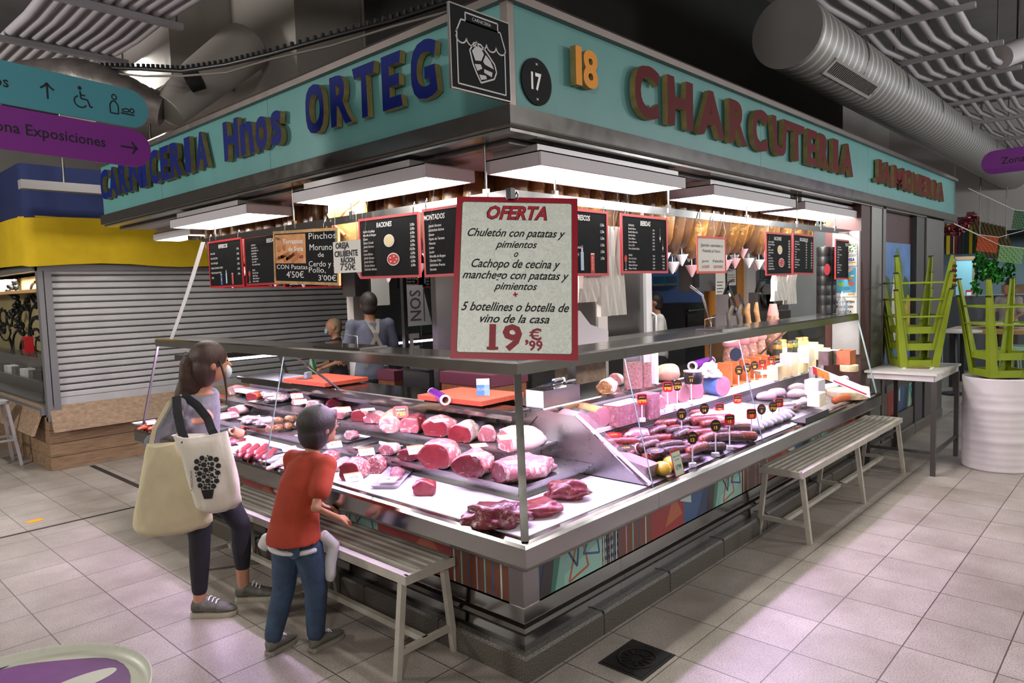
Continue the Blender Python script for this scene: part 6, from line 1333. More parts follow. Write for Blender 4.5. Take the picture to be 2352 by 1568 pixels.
# ================================================================== inside the stall
YP = 2.2
M_gsteel = steel('cold_room_steel', '8f8d8c', .3); M_orangew = mat('orange_wall', 'c07a1c', .6, var=.1, vscale=20); M_pill = mat('white_pillar', 'cfc8c4', .7)
def PW(name, px0, px1, y, z0, z1, m, th=.06, st=True):
    o = MB().bx((PY(px0, 650, y).x, y, z0), (PY(px1, 650, y).x, y + th, z1), m).obj(name)
    return struct(o) if st else o
PW('wall_cold_room', 1000, 1372, YP, .12, 3.0, M_gsteel)
PW('trim_2', 1372, 1394, YP - .03, .12, 2.6, M_pill, .1)
dr2 = PW('door_1', 1394, 1484, YP, .12, 2.45, M_gsteel, .05)
PW('trim_3', 1484, 1497, YP - .04, .12, 2.6, M_wht, .1)
x = PY(1489, 700, YP).x; h = MB(); h.tube([(x, YP - .05, 1.25), (x, YP - .1, 1.28), (x, YP - .1, 1.5), (x, YP - .05, 1.53)], .012, M_wht, 8); o = h.obj('door_handle', dr2)
struct(MB().bx((PY(1372, 650, YP).x, YP - .02, 2.45), (PY(1497, 650, YP).x, YP + .08, 3.0), M_pill).obj('wall_over_door'))
PW('wall_orange', 1627, 1716, YP, .12, 3.0, M_orangew); PW('wall_pillar', 1716, 1736, YP - .05, .12, 3.0, M_pill, .2)
# kitchen behind the opening
ky = 3.5
struct(MB().bx((PY(1440, 650, ky).x, ky, .12), (PY(1720, 650, ky).x, ky + .05, 3.0), mat('kitchen_blue_wall', '5f86d6', .6)).obj('wall_kitchen'))
area('kitchen_lamp', (PY(1560, 600, 2.9).x, 2.9, 2.7), .8, .3, 22, (.75, .85, 1))
area('stall_lamp', (3.2, 1.5, 2.95), 3.5, .3, 70, (1, .96, .92)); area('stall_lamp', (1.5, 3.2, 2.95), .3, 2.0, 30, (1, .96, .92))
ov = thing('oven', 'dark kitchen oven under the shelf in the opening behind the cook', 'oven', (PY(1575, 700, 3.0).x, 3.1, .12)); b = MB(); b.bx((-.3, -.25, 0), (.35, .3, 1.45), M_blk); b.obj('body', ov); MB().bx((-.24, -.262, .75), (.28, -.25, 1.3), mat('oven_glass', '2b2a2a', .1)).obj('door', ov); MB().bx((-.24, -.3, 1.34), (.28, -.28, 1.36), M_ss).obj('handle', ov)
sh = thing('wall_shelf', 'dark shelf high in the kitchen opening', 'shelf', (PY(1545, 660, 3.2).x, 3.2, 1.83)); MB().bx((-.5, -.15, 0), (.7, .25, .03), M_ssd).obj('board', sh)
o = MB().prism(rrect(0, 0, .34, .22, .03), 0, .1, mat('blue_tub', '1c6a8f', .5)).obj('plastic_tub'); o.location = (PY(1535, 650, 3.15).x, 3.2, 1.861); tag(o, 'blue plastic tub on the kitchen shelf', 'tub')
hd = thing('extractor_hood', 'slatted dark extractor hood over the kitchen opening', 'extractor hood', (PY(1545, 600, 2.9).x, 2.9, 2.2)); b = MB()
for i in range(14): b.bar((-.5 + .08 * i, -.2, 0), (-.46 + .08 * i, .1, .22), .02, .01, M_ssd)
b.obj('filter', hd); MB().bx((-.6, -.25, .22), (.7, .3, .8), M_pill).obj('casing', hd)
wb = thing('meter_box', 'stainless wall box with a taped paper beside the kitchen opening', 'box', (PY(1595, 630, YP).x, YP - .02, 1.75)); b = MB(); w2 = (PY(1632, 630, YP).x - PY(1562, 630, YP).x) / 2
b.bx((-w2, -.2, 0), (w2, .02, .55), M_ss); b.obj('case', wb); MB().bx((-w2 - .05, -.22, .05), (-w2 + .06, -.19, .3), M_blk).obj('switch', wb)
b = MB(); b.bx((w2 * .3, -.206, -.2), (w2 * .3 + .26, -.203, .25), M_paper)
for i in range(4): b.bx((w2 * .3 + .03, -.2075, .1 - .04 * i), (w2 * .3 + .2 - .03 * (i % 2), -.206, .11 - .04 * i), M_ink)
b.obj('taped_paper', wb)
# clock, calendar, note on the orange wall
cc = PY(1679, 588, YP - .03); ck = thing('wall_clock', 'round black wall clock with white numerals on the orange wall', 'clock', M=frame(cc, (1, 0, 0), (0, 0, 1))); r = .2
MB().prism(ellipse(0, 0, r, r, 40), -.02, .01, mat('clock_rim', 'b9b2b0', .3, .6)).obj('rim', ck); MB().prism(ellipse(0, 0, r * .88, r * .88, 40), .0, .014, M_blk).obj('face', ck)
b = MB()
for i in range(1, 13): a = R(90 - 30 * i); text(b, str(i), r * .68 * math.cos(a), r * .68 * math.sin(a) - .014, .028, M_wht, .0155, align='C', bold=.02)
for cx, cz in ((-.07, -.03), (.06, -.03), (0, .06)): b.rings([[Vector((cx + q * math.cos(k * .5236), cz + q * math.sin(k * .5236), .0155)) for k in range(12)] for q in (.034, .031)], M_wht, False, False)
b.obj('numerals', ck); b = MB(); b.bar((0, 0, .019), (.07, .1, .019), .008, .002, M_wht); b.bar((0, 0, .021), (-.04, -.06, .021), .01, .002, M_wht); b.obj('hands', ck)
cp = PY(1680, 645, YP - .01); cal = paper('calendar', 'small dark calendar with a white month sheet on the orange wall', frame(cp, (1, 0, 0), (0, 0, 1)), .3, .36, [], cat='calendar')
b = MB(); b.bx((-.16, -.2, .0015), (.16, .19, .003), M_blk); b.bx((-.13, -.06, .003), (.13, .15, .004), M_paper)
for i in range(4):
    for k in range(6): b.bx((-.11 + .038 * k, .07 - .03 * i, .004), (-.092 + .038 * k, .085 - .03 * i, .0045), M_red if k == 5 else M_ink)
b.obj('month_sheet', cal); paper('pinned_note', 'plain grey note pinned beside the calendar', frame(PY(1654, 640, YP - .01), (1, 0, 0), (0, 0, 1)), .2, .3, [], cat='note')
# glazed part with the next hall behind
gx0, gx1 = PY(1736, 650, YP).x, PY(1990, 650, YP).x
struct(MB().quad([(gx0, YP, 1.15), (gx1, YP, 1.15), (gx1, YP, 2.9), (gx0, YP, 2.9)], M_glass).obj('window_1'))
struct(MB().bx((gx0, YP, .12), (gx1, YP + .05, 1.15), M_ssd).obj('wall_under_window'))
wy = 4.4
struct(MB().bx((PY(1720, 650, wy).x, wy, 0), (PY(2010, 650, wy).x, wy + .05, 3.0), mat('dim_rear_wall', '5a5450', .8)).obj('wall_rear'))
tp = thing('tile_panel', 'panel of teal, maroon and grey square tiles seen through the inner window', 'tile panel', (0, 0, 0)); b = MB(); random.seed(3); q = [mat('tile_' + k, v, .4) for k, v in dict(a='5b7a78', b='5a2626', c='8f8a84', d='a2977c', e='3b4a4c').items()]
x0 = PY(1745, 650, wy).x
for i in range(5):
    for j in range(9): b.bx((x0 + .24 * i, wy - .03, .9 + .2 * j), (x0 + .24 * i + .235, wy - .001, .9 + .2 * j + .195), random.choice(q))
b.obj('tiles', tp)
rc = thing('glass_display', 'glass display case with a white light bar seen through the inner window', 'display case', (PY(1840, 720, 3.4).x, 3.4, 0)); b = MB(); b.bx((-1.3, -.25, 0), (1.4, .3, 1.05), M_ssd); b.obj('body', rc); MB().quad([(-1.3, -.25, 1.05), (1.4, -.25, 1.05), (1.4, -.15, 1.55), (-1.3, -.15, 1.55)], M_glass).obj('pane', rc); MB().bx((-1.3, -.18, 1.55), (1.4, -.1, 1.58), emit('bar_light', 'f4ecff', 6)).obj('light_bar', rc)
for i, px in enumerate((1812, 1826, 1879)):
    o = MB().lathe([(.05, 0), (.055, .2), (.03, .34), (.02, .4)], mat('green_bottle', '4f8a2c', .2, coat=.4), 12).obj('green_bottle', loc=(PY(px, 700, 3.45).x, 3.5, 1.581 if 0 else 1.051)); tag(o, ['green bottle in the case seen through the window, beside another', 'second green bottle of a close pair seen through the window', 'single green bottle seen through the window near the black tins'][i], 'bottle')
# end wall with posters, tins and sanitiser
EX = 4.88
struct(MB().bx((EX, .02, 1.12), (EX + .04, PX(1912, 650, EX).y, 2.3), mat('poster_wall', '8f8d8e', .7)).obj('wall_end'))
def EP(px, py): return PX(px, py, EX - .006)
def poster(label, p0, p1, fn, cat='poster'):
    a, c = EP(*p0), EP(*p1); wd, hh = a.y - c.y, a.z - c.z; t = thing('poster', label, cat, M=frame((EX - .006, (a.y + c.y) / 2, (a.z + c.z) / 2), (0, -1, 0), (0, 0, 1))); b = MB(); b.box((0, 0, 0), (wd, hh, .003), M_paper); b.obj('sheet', t); b = MB(); fn(b, wd, hh); b.obj('print', t)
def f1(b, w_, h):
    random.seed(2)
    for i in range(30): b.box((random.uniform(-.45, .45) * w_, random.uniform(-.45, .45) * h, .002), (.06 * w_ * 2, .08 * h, .001), mat('leaf_green', '5f8a3a', .7) if i % 3 else mat('leaf_dark', '2d3a22', .7))
def f2(b, w_, h):
    text(b, 'VISA', 0, -.06 * h, .26 * h, mat('print_navy', '1f2f86', .5), .002, align='C', bold=.05, shear=.25, wid=w_ * .62); b.box((0, h * .4, .002), (w_ * .85, h * .05, .001), mat('print_navy', '1f2f86', .5)); b.box((0, -h * .2, .002), (w_ * .85, h * .1, .001), mat('print_amber', 'd99a2b', .5))
def f3(b, w_, h):
    b.box((0, h * .06, .002), (w_ * .92, h * .84, .001), mat('print_cyan', '4c9fc0', .5)); b.box((0, h * .12, .003), (w_ * .6, h * .08, .001), mat('print_amber', 'd99a2b', .5)); b.box((w_ * .1, h * .36, .003), (w_ * .5, h * .1, .001), mat('print_skin', 'e0b49c', .5), Matrix.Rotation(.5, 3, 'Z'))
    for x, y, c in ((-.2, -.08, '8db04a'), (.25, -.06, 'd8694a'), (.05, -.22, '3a6f86')): b.add([(x * w_ + p, y * h + q, .003) for p, q in ellipse(0, 0, w_ * .15, h * .07, 14)], [tuple(range(14))], mat('print_' + c, c, .5))
    for x, y in ((-.28, .3), (.3, .2), (-.1, .26)): b.add([(x * w_ + p, y * h + q, .003) for p, q in ellipse(0, 0, w_ * .09, h * .025, 12)], [tuple(range(12))], M_paper)
    b.box((.25 * w_, -h * .42, .003), (w_ * .3, h * .05, .001), mat('print_amber', 'd99a2b', .5))
def f4(b, w_, h):
    for i, s in enumerate(('SE ADMITEN', 'PAGOS CON', 'TARJETA')): text(b, s, 0, h * (.2 - .26 * i), .12 * h, M_ink, .002, align='C', bold=.05, wid=w_ * (.8 - .1 * i))
poster('green leafy photo card on the end wall over the card sticker', (1940, 560), (1968, 583), f1); poster('white card payment sticker with navy letters on the end wall', (1941, 586), (1968, 610), f2, 'sticker'); poster('pale blue recycling poster with a hand and three bins on the end wall', (1917, 614), (1968, 681), f3); poster('white sheet in capitals about card payment behind the sanitiser bottle', (1913, 683), (1968, 726), f4, 'notice')
paper('paper_notice', 'white notice hung high among the hams near the corner', frame(PX(1075, 425, .9), (0, -1, 0), (0, 0, 1)), .22, .32, [('SE ADMITEN', -.45, -.05, .018, dict(bold=.03, wid=.2)), ('PAGOS CON', -.42, -.2, .018, dict(bold=.03, wid=.19))])
for i, (px, r_, lab) in enumerate(((1897, .065, 'tall stack of black printed tins standing on the counter end'), (1913, .05, 'narrower black tin stack behind the tall one'))):
    q_ = PX(px, 738, 4.6 + .1 * i); t = thing('tin_stack', lab, 'tin', (q_.x, q_.y + .02, 1.521)); h = PX(px, 566, q_.x).z - 1.521; b = MB(); prof = []
    for k in range(7): prof += [(r_, k * h / 7 + .004), (r_, (k + 1) * h / 7 - .01), (r_ * .96, (k + 1) * h / 7 - .004)]
    b.lathe(prof, M_blk, 20); b.obj('tin_body', t)
    if i == 0: b = MB(); Mx = Matrix.Rotation(R(-135), 4, 'Z') @ Matrix.Translation((r_ + .001, 0, 0)) @ Matrix.Rotation(R(90), 4, 'Z') @ Matrix.Rotation(R(90), 4, 'X'); b.rings([[Mx @ V(q * math.cos(k * .3491), .86 + q * math.sin(k * .3491), .0) for k in range(18)] for q in (.034, .028)], M_tagy, False, False); b.add([Mx @ V(p_, q_, 0) for p_, q_ in ellipse(.0, .42, .03, .055, 16)], [tuple(range(16))], mat('print_ham', '8f3038', .4)); text(b, '5J', 0, .845, .026, M_tagy, 0, align='C'); b.v[-len(glyphs('5J')[0]):] = [Mx @ v for v in b.v[-len(glyphs('5J')[0]):]]; b.obj('emblem', t)
sn = thing('sanitiser_bottle', 'clear pump bottle of hand gel on the counter ledge in front of the white sheet', 'bottle', (4.74, PX(1934, 735, 4.74).y, 1.521)); MB().lathe([(.035, 0), (.038, .01), (.038, .12), (.018, .15), (.014, .16)], glassy('gel', (.85, .9, .95), .2, .1, .15), 16).obj('bottle_body', sn); MB().lathe([(.016, .16), (.016, .18), (.006, .185), (.006, .21)], M_wht, 12).obj('pump', sn); MB().bx((-.025, -.0395, .03), (.025, -.037, .1), mat('gel_label', '9db4cf', .5)).obj('label', sn)
# chopping blocks, cabinets, machines behind the counter
M_wblk = mat('wood_cladding', '7a4527', .6, var=.4, vscale=10, stretch=(8, 8, .6)); M_burg = mat('burgundy_top', '5c1f36', .5)
def block(label, px, py, dep, pr, pl, name='chopping_block', top=M_burg, side=M_wblk, z0=.12, th=.09):
    P = DP(px, py, dep); x1 = PY(*pr, P.y).x; y1 = PX(*pl, P.x).y; t = thing(name, label, 'butcher block', (P.x, P.y, z0)); w_, d_, h = x1 - P.x, y1 - P.y, P.z - z0
    MB().bx((0, 0, 0), (w_, d_, h - th), side).obj('body', t); MB().bx((-.01, -.01, h - th), (w_ + .01, d_ + .01, h), top).obj('top', t); return t, w_, d_, h
block('wood clad butcher block with burgundy top behind the orange red cutting board', 1128, 862, 5.3, (1208, 850), (1013, 845)); block('second wood clad butcher block behind the steel fridge', 905, 852, 6.6, (925, 850), (868, 842))
block('dark steel under-counter fridge between the two wood clad blocks', 985, 850, 6.0, (1008, 848), (925, 838), 'steel_fridge', M_ss, M_gsteel, th=.02); block('worn grey brown wooden block behind the net ham', 1290, 845, 5.9, (1388, 838), (1278, 842), 'worn_block', mat('worn_wood', '6f5c4c', .8, var=.4, vscale=14), mat('worn_wood', '6f5c4c', .8), th=.3)
wt = thing('work_table', 'steel work table carrying the scale and slicers behind the deli counter', 'table', (3.75, 1.62, .12)); MB().bx((-1.75, -.28, 1.18), (2.9, .28, 1.23), M_ssd).obj('top', wt)
for sx in (-1, 1):
    for sy in (-1, 1): MB().bx(((.6 + sx * 2.2) - .025, sy * .24 - .025, 0), ((.6 + sx * 2.2) + .025, sy * .24 + .025, 1.18), M_ssd).obj('leg', wt)
p = DP(1378, 800, 6.2); sc2 = thing('shop_scale', 'pale grey shop scale with a printer hump and blue screen beside the offer sign', 'scale', (2.4, 1.6, 1.351), R(-20)); M_pg = mat('pale_grey_plastic', 'b5b0b4', .5)
b = MB(); b.prism([(-.3, 0), (.3, 0), (.3, .12), (.12, .18), (.02, .3), (-.3, .34)], -.16, .16, M_pg, Matrix.Rotation(R(90), 4, 'X')); b.obj('body', sc2); b = MB(); b.bx((-.34, -.172, .02), (-.06, -.16, .22), M_blk); b.obj('screen_bezel', sc2); b = MB(); b.bx((-.32, -.176, .05), (-.09, -.172, .19), emit('screen_blue', '2a62c8', .7))
text(b, 'DIMAT', 0, 0, .03, M_blk, 0); n = len(glyphs('DIMAT')[0]); b.v[-n:] = [Vector((v.x - .28, -.1775, v.y + .14)) for v in b.v[-n:]]; b.obj('screen', sc2)
MB().bx((-.3, -.14, .42), (.05, .14, .44), M_pg).obj('weighing_plate', sc2); MB().bx((-.14, -.02, .3), (-.1, .02, .42), M_blk).obj('plate_stem', sc2)
bk = MB(); bk.prism([(-.2, .0), (.12, .06), (.14, .2), (-.16, .1)], -.01, .01, M_wht, Matrix.Rotation(R(90), 4, 'X')); o = bk.obj('open_booklet'); o.location = (2.3, 1.58, 1.792); tag(o, 'white open booklet on top of the scale', 'booklet')
def slicer(label, x, y, rz):
    t = thing('meat_slicer', label, 'slicer', (x, y, 1.351), rz); b = MB(); b.prism(rrect(0, 0, .5, .36, .04), 0, .12, M_ssd); b.obj('base', t); Mx = Matrix.Translation((0, -.02, .3)) @ Matrix.Rotation(R(75), 4, 'X')
    MB().prism(ellipse(0, 0, .17, .17, 28), -.012, .012, M_ss, Mx).obj('blade', t); b = MB(); b.box((.1, -.1, .28), (.3, .03, .16), M_ss, Matrix.Rotation(R(-20), 3, 'X'))
    for k in range(7): b.bar((-.04, -.14 + .004 * k, .2 + .024 * k), (.24, -.14 + .004 * k, .2 + .024 * k), .006, .006, M_ssd)
    b.obj('thickness_plate', t); MB().bx((-.22, .0, .1), (.0, .14, .36), M_ssd).obj('motor_housing', t); MB().tube([(-.2, .05, .36), (-.22, 0, .5), (-.12, -.05, .52)], .014, M_blk, 8).obj('handle', t)
slicer('steel meat slicer with ribbed plate in front of the orange wall', PY(1678, 740, 1.62).x, 1.62, R(20)); slicer('second steel meat slicer with a big round plate nearer the window', PY(1765, 740, 1.62).x, 1.62, R(-10))
# wire trays on the ledge
for lab, p0, L in (('steel tray with a wire handle lying on the meat counter ledge before the butcher', (.16, 1.55), .5), ('steel tray with a wire handle on the deli counter ledge', (2.35, .17), .4)):
    lft = p0[0] < 1; t = thing('counter_tray', lab, 'tray', (*p0, 1.521), R(90) if lft else 0); b = MB(); b.bx((-L / 2, -.1, 0), (L / 2, .1, .012), M_ss); b.obj('plate', t); MB().tube([(-.16, .05, .012), (-.16, .05, .075), (.0, .05, .085), (.0, .05, .012)], .003, M_ssd, 5).obj('wire_handle', t)
gm = thing('slicer_arm', 'bent steel rod arm rising from the deli ledge by the orange wall', 'rod', (0, 0, 0)); MB().tube([V(3.2, .7, 1.126), V(3.2, .7, 1.5), V(3.1, .72, 1.75), V(2.95, .75, 1.83)], .012, M_ss, 8).obj('rod', gm)
# white paper hung below the boards
def bagpaper(label, px, py, w_, h, name='hanging_paper'):
    P = PY(px, py, RX + .02); t = thing(name, label, 'paper bag', (P.x, P.y, P.z)); b = MB(); n = 10; F, G = [], []
    for r_, s in ((0, 1), (.33, 1.05), (.66, 1.15), (1, 1.28)):
        F.append([V(-w_ / 2 * s + w_ * s * i / n, .012 * math.sin(i * 1.9 + r_ * 5) + .02 * r_, -h * r_) for i in range(n + 1)] + [V(-w_ / 2 * s + w_ * s * i / n, .03 + .012 * math.sin(i * 1.9 + r_ * 5) + .02 * r_, -h * r_) for i in range(n, -1, -1)])
    b.rings(F, M_paper, True, False); b.obj('sheet', t); MB().tube([(0, .0, -.02), (0, .0, .06), (.0, -.012, .1)], .003, M_wire, 5).obj('hook', t)
bagpaper('wrinkled white paper hanging between the two drinks boards', 1410, 520, .2, .5); bagpaper('white plastic sheet showing under the REFRESCOS board by the offer sign', 1362, 600, .2, .22, 'hanging_bag'); bagpaper('white carrier bag hanging under the small RACIONES board', 1797, 622, .22, .24, 'hanging_bag'); bagpaper('white tissue bag showing under the two price column board', 1822, 626, .16, .26, 'hanging_bag')
# NOS panel, steel posts and insect lamp on the butcher side
ny = 2.9
def NP(px, py): return PY(px, py, ny)
a, c = NP(930, 655), NP(992, 745); pn = thing('lettered_sign', 'white panel with grey NOS reading upwards behind the butcher counter', 'sign', M=frame(((a.x + c.x) / 2, ny, (a.z + c.z) / 2), (1, 0, 0), (0, 0, 1))); w_, h = c.x - a.x, a.z - c.z
b = MB(); b.prism([(-w_ / 2, -h / 2), (w_ / 2, -h / 2), (w_ / 2 - .1, h / 2), (-w_ / 2, h / 2)], -.004, .004, M_wht); b.obj('sheet', pn); b = MB(); text(b, 'NOS', 0, 0, .13, mat('grey_letters', '6a6a6e', .6), 0, align='C', bold=.01, wid=h * .75); b.v = [Vector((-v.y + .02, v.x, .005)) for v in b.v]; b.box((.06, .0, .005), (.012, h * .8, .001), mat('grey_letters', '6a6a6e', .6)); b.obj('lettering', pn)
a = NP(945, 786); hp = thing('raised_letter', 'pale raised letter H on its side under the NOS panel', 'letter', M=frame(a, (1, 0, 0), (0, 0, 1))); b = MB(); text(b, 'H', 0, 0, .17, M_pg, 0, align='C', bold=.05); b.v = [Vector((-v.y + .08, v.x, .004)) for v in b.v]; b.obj('letter', hp); MB().box((0, 0, -.01), (.26, .36, .012), M_glass).obj('glass_backing', hp)
for px, lab in ((920, 'slim steel post beside the NOS panel towards the butcher'), (1000, 'slim steel post beside the NOS panel towards the cold room')):
    q = NP(px, 700); o = MB().bx((-.02, -.02, .12), (.02, .02, 3.0), M_ss).obj('steel_post', loc=(q.x, ny - .05, 0)); tag(o, lab, 'post')
q = PY(858, 665, 4.0); il = thing('insect_lamp', 'boxy steel device with taped paper hanging over the butcher', 'device', (q.x, 4.0, 1.82)); b = MB(); b.bx((-.3, -.1, 0), (.32, .12, .4), M_ssd); b.obj('case', il); MB().bx((-.1, -.112, -.1), (.12, -.1, .25), M_paper).obj('taped_paper', il); MB().bx((.22, -.115, .08), (.3, -.1, .3), M_blk).obj('switch', il); MB().tube([(0, 0, .4), (0, 0, 1.18)], .012, M_ssd, 6).obj('rod', il)
q = PY(815, 700, 4.25); o = MB().bx((-.06, -.06, .12), (.12, .06, 3.0), M_pill).obj('support_post', loc=(q.x, 4.25, 0)); tag(o, 'pale grey square post behind the butcher where the shutter ends', 'post')
# counter on the far side of the stall
fc = thing('rear_counter', 'far stainless glass counter across the stall with a thin light strip', 'display counter', (0, 0, 0)); a, c = PY(640, 800, 4.6), PY(905, 775, 4.6)
b = MB(); b.bx((.35, 4.35, 1.28), (a.x + 3.4, 4.7, 1.33), M_ss); b.obj('top_ledge', fc); MB().bx((.4, 4.4, 1.25), (a.x + 3.2, 4.43, 1.275), emit('strip_light', 'f0e6ff', 7)).obj('light_tube', fc); MB().quad([(.4, 4.69, 1.28), (3.6, 4.69, 1.28), (3.6, 4.85, .8), (.4, 4.85, .8)], M_glass).obj('glass_pane', fc)
MB().bx((.9, 4.25, .12), (3.6, 4.9, .8), M_ssd).obj('base', fc); b = MB()
for x in (1.25, 2.6): b.bar((x, 4.4, 1.28), (x + .12, 4.3, .8), .03, .012, M_ss)
b.obj('ledge_bracket', fc)
wbt = thing('wine_bottle', 'green wine bottle with a red cap standing on the dark side table behind the counter', 'bottle', (1.35, 3.95, 1.01)); MB().lathe([(.036, 0), (.038, .01), (.038, .17), (.014, .24), (.014, .29)], mat('bottle_green', '1f5a24', .1, coat=.5), 16).obj('bottle_body', wbt); MB().lathe([(.016, .25), (.016, .3), (0, .302)], M_red, 12).obj('capsule', wbt)
st = thing('side_table', 'dark side table with a pale top behind the meat counter', 'table', (1.1, 3.9, .12)); MB().bx((-.45, -.25, .86), (.55, .25, .889), M_wht).obj('top', st)
for sx in (-.4, .5):
    for sy in (-.2, .2): MB().bx((sx - .02, sy - .02, 0), (sx + .02, sy + .02, .86), M_blk).obj('leg', st)
# ================================================================== end of the stall along the wide aisle
M_brg = mat('burgundy_pillar', '3f1a1c', .5, var=.15, vscale=4)
struct(MB().bx((4.93, .02, .126), (5.2, .35, 2.56), M_brg).obj('pillar_burgundy')); struct(MB().bx((5.22, .01, .126), (5.56, .3, 2.56), steel('brushed_column', '8b8984', .4)).obj('column_steel')); struct(MB().bx((5.57, .0, .126), (5.66, .12, 2.56), M_ssd).obj('trim_4'))
struct(MB().bx((6.95, .02, .126), (7.3, .4, 2.56), mat('dark_column', '3a393b', .5)).obj('column_dark')); struct(MB().bx((7.32, .0, .126), (8.2, .1, 2.56), M_ssd).obj('trim_5'))
struct(MB().bx((5.66, .08, .126), (6.95, .12, 2.56), M_brg).obj('wall_end_bay')); struct(MB().bx((5.66, .03, .62), (8.2, .079, .7), M_ss).obj('trim_6')); struct(MB().bx((4.92, .03, .126), (8.2, .06, .33), M_ssd).obj('trim_7'))
lp_ = thing('landscape_print', 'large print of a white church and trees under blue sky in the end bay', 'print', M=frame((6.3, .075, 1.55), (1, 0, 0), (0, 0, 1))); b = MB(); b.box((0, 0, 0), (1.2, 1.35, .006), mat('print_sky_blue', '4f74a8', .5, var=.3, vscale=4)); b.obj('sky_print', lp_)
b = MB(); random.seed(9)
def blobp(cx, cy_, a, c, m, z): b.add([(min(max(cx + a * math.cos(t) * (1 + .2 * noise.noise(V(cx * 9, t * 2, c))), -.6), .6), min(max(cy_ + c * math.sin(t) * (1 + .2 * noise.noise(V(t * 3, cy_ * 7, a))), -.675), .675), z) for t in [k * .349 for k in range(18)]], [tuple(range(18))], m)
pg1, pg2, pg3, pg4 = mat('print_green', '4a6a2c', .6, var=.4, vscale=14), mat('print_dkgreen', '2c4726', .6, var=.4, vscale=14), mat('print_gold', '9a8a2e', .6, var=.4, vscale=14), mat('print_stone', 'b9b4a8', .6, var=.2, vscale=14)
for q in ((-.35, -.1, .22, .42, pg2, .004), (.1, .1, .2, .5, pg1, .0045), (.4, -.1, .22, .4, pg2, .005), (.52, -.2, .16, .3, pg3, .0055), (-.15, -.35, .4, .2, pg1, .006), (.2, -.45, .4, .15, pg2, .0065)): blobp(*q)
b.add([(x, y, .007) for x, y in ((-.16, -.4), (.0, -.4), (.0, .1), (-.08, .36), (-.16, .1))], [(0, 1, 2, 3, 4)], pg4); b.add([(x, y, .0072) for x, y in ((-.6, -.675), (.6, -.675), (.6, -.55), (.1, -.48), (-.6, -.52))], [(0, 1, 2, 3, 4)], mat('print_water', '3f5f9a', .5)); b.obj('scene_print', lp_)
art = thing('end_bay_panel', 'painted lower panel continuing past the table below the church print', 'panel', (0, 0, 0)); art_panel('painted_panel', art, frame((4.95, .055, .335), (1, 0, 0), (0, 0, 1)), 3.2, .28, motifs(3.2, 0)); 
# ================================================================== benches
M_bench = mat('cream_metal', 'aba69a', .45, var=.12, vscale=8)
def bench(label, M, L, W=.3, Hh=.52):
    t = thing('bench', label, 'bench', M=M); b = MB(); n = 6; g = W / n
    for i in range(n): b.box((0, -W / 2 + g * (i + .5), Hh - .012), (L - .04, g * .5, .014), M_bench)
    b.obj('slatted_seat', t); b = MB()
    for s in (-1, 1): b.box((0, s * (W / 2 - .002), Hh - .025), (L, .02, .045), M_bench); b.box((s * (L / 2 - .012), 0, Hh - .025), (.025, W, .045), M_bench)
    b.obj('seat_frame', t)
    for x in (-L / 2 + .06, 0., L / 2 - .06):
        for s in (-1, 1): MB().bar((x, s * (W / 2 - .02), Hh - .04), (x, s * (W / 2 + .035), 0), .032, .032, M_bench).obj('leg', t)
        MB().bar((x, -W / 2 - .015, .13), (x, W / 2 + .015, .13), .025, .03, M_bench).obj('cross_bar', t)
    MB().bar((-L / 2 + .06, 0, .13), (L / 2 - .06, 0, .13), .03, .03, M_bench).obj('stretcher', t)
bench('cream slatted metal bench before the meat counter, beside the boy', Matrix.Translation((-.185, 1.56, 0)) @ Matrix.Rotation(R(90), 4, 'Z'), 2.24); bench('cream slatted metal bench along the deli counter', Matrix.Translation((3.78, -.17, 0)), 2.5)
# ================================================================== high table, drum, stacked stools
M_tt = mat('white_table_top', 'cbc7c4', .35); M_tl = mat('grey_table_leg', '55524f', .4, .6)
tx0, tx1, ty0, ty1, tz = 4.98, 6.0, -.62, .0, .955
tb = thing('high_table', 'tall white topped square table carrying upturned green stools', 'table', ((tx0 + tx1) / 2, (ty0 + ty1) / 2, 0)); a, c = (tx1 - tx0) / 2, (ty1 - ty0) / 2
MB().bx((-a, -c, tz - .02), (a, c, tz), M_tt).obj('top', tb); b = MB()
for s in (-1, 1): b.bx((-a + .03, s * (c - .03) - .012, tz - .075), (a - .03, s * (c - .03) + .012, tz - .021), M_tt); b.bx((s * (a - .03) - .012, -c + .03, tz - .075), (s * (a - .03) + .012, c - .03, tz - .021), M_tt)
b.obj('apron_frame', tb)
for sx in (-1, 1):
    for sy in (-1, 1): MB().bx((sx * (a - .03) - .02, sy * (c - .03) - .02, 0), (sx * (a - .03) + .02, sy * (c - .03) + .02, tz - .076), M_tl).obj('leg', tb)
b = MB()
for sy in (-1, 1): b.bx((-a + .05, sy * (c - .03) - .012, .2), (a - .05, sy * (c - .03) + .012, .225), M_tl)
b.bx((-a + .02, -c + .03, .2), (-a + .045, c - .03, .225), M_tl); b.obj('foot_rail', tb)
lf = PZ(2092, 840, tz); t = thing('leaflet', 'printed menu leaflet under the upturned stools on the high table', 'leaflet', (5.45, -.36, tz + .001), R(8)); MB().bx((-.17, -.13, 0), (.17, .13, .002), M_paper).obj('sheet', t); b = MB()
for i in range(3): b.bx((-.14 + .1 * i, -.1, .002), (-.06 + .1 * i, .1, .0026), mat('leaflet_brown', '6a3f28', .6, var=.5, vscale=30))
b.obj('print', t)
M_lime = mat('lime_plastic', '84951f', .5, var=.08, vscale=6)
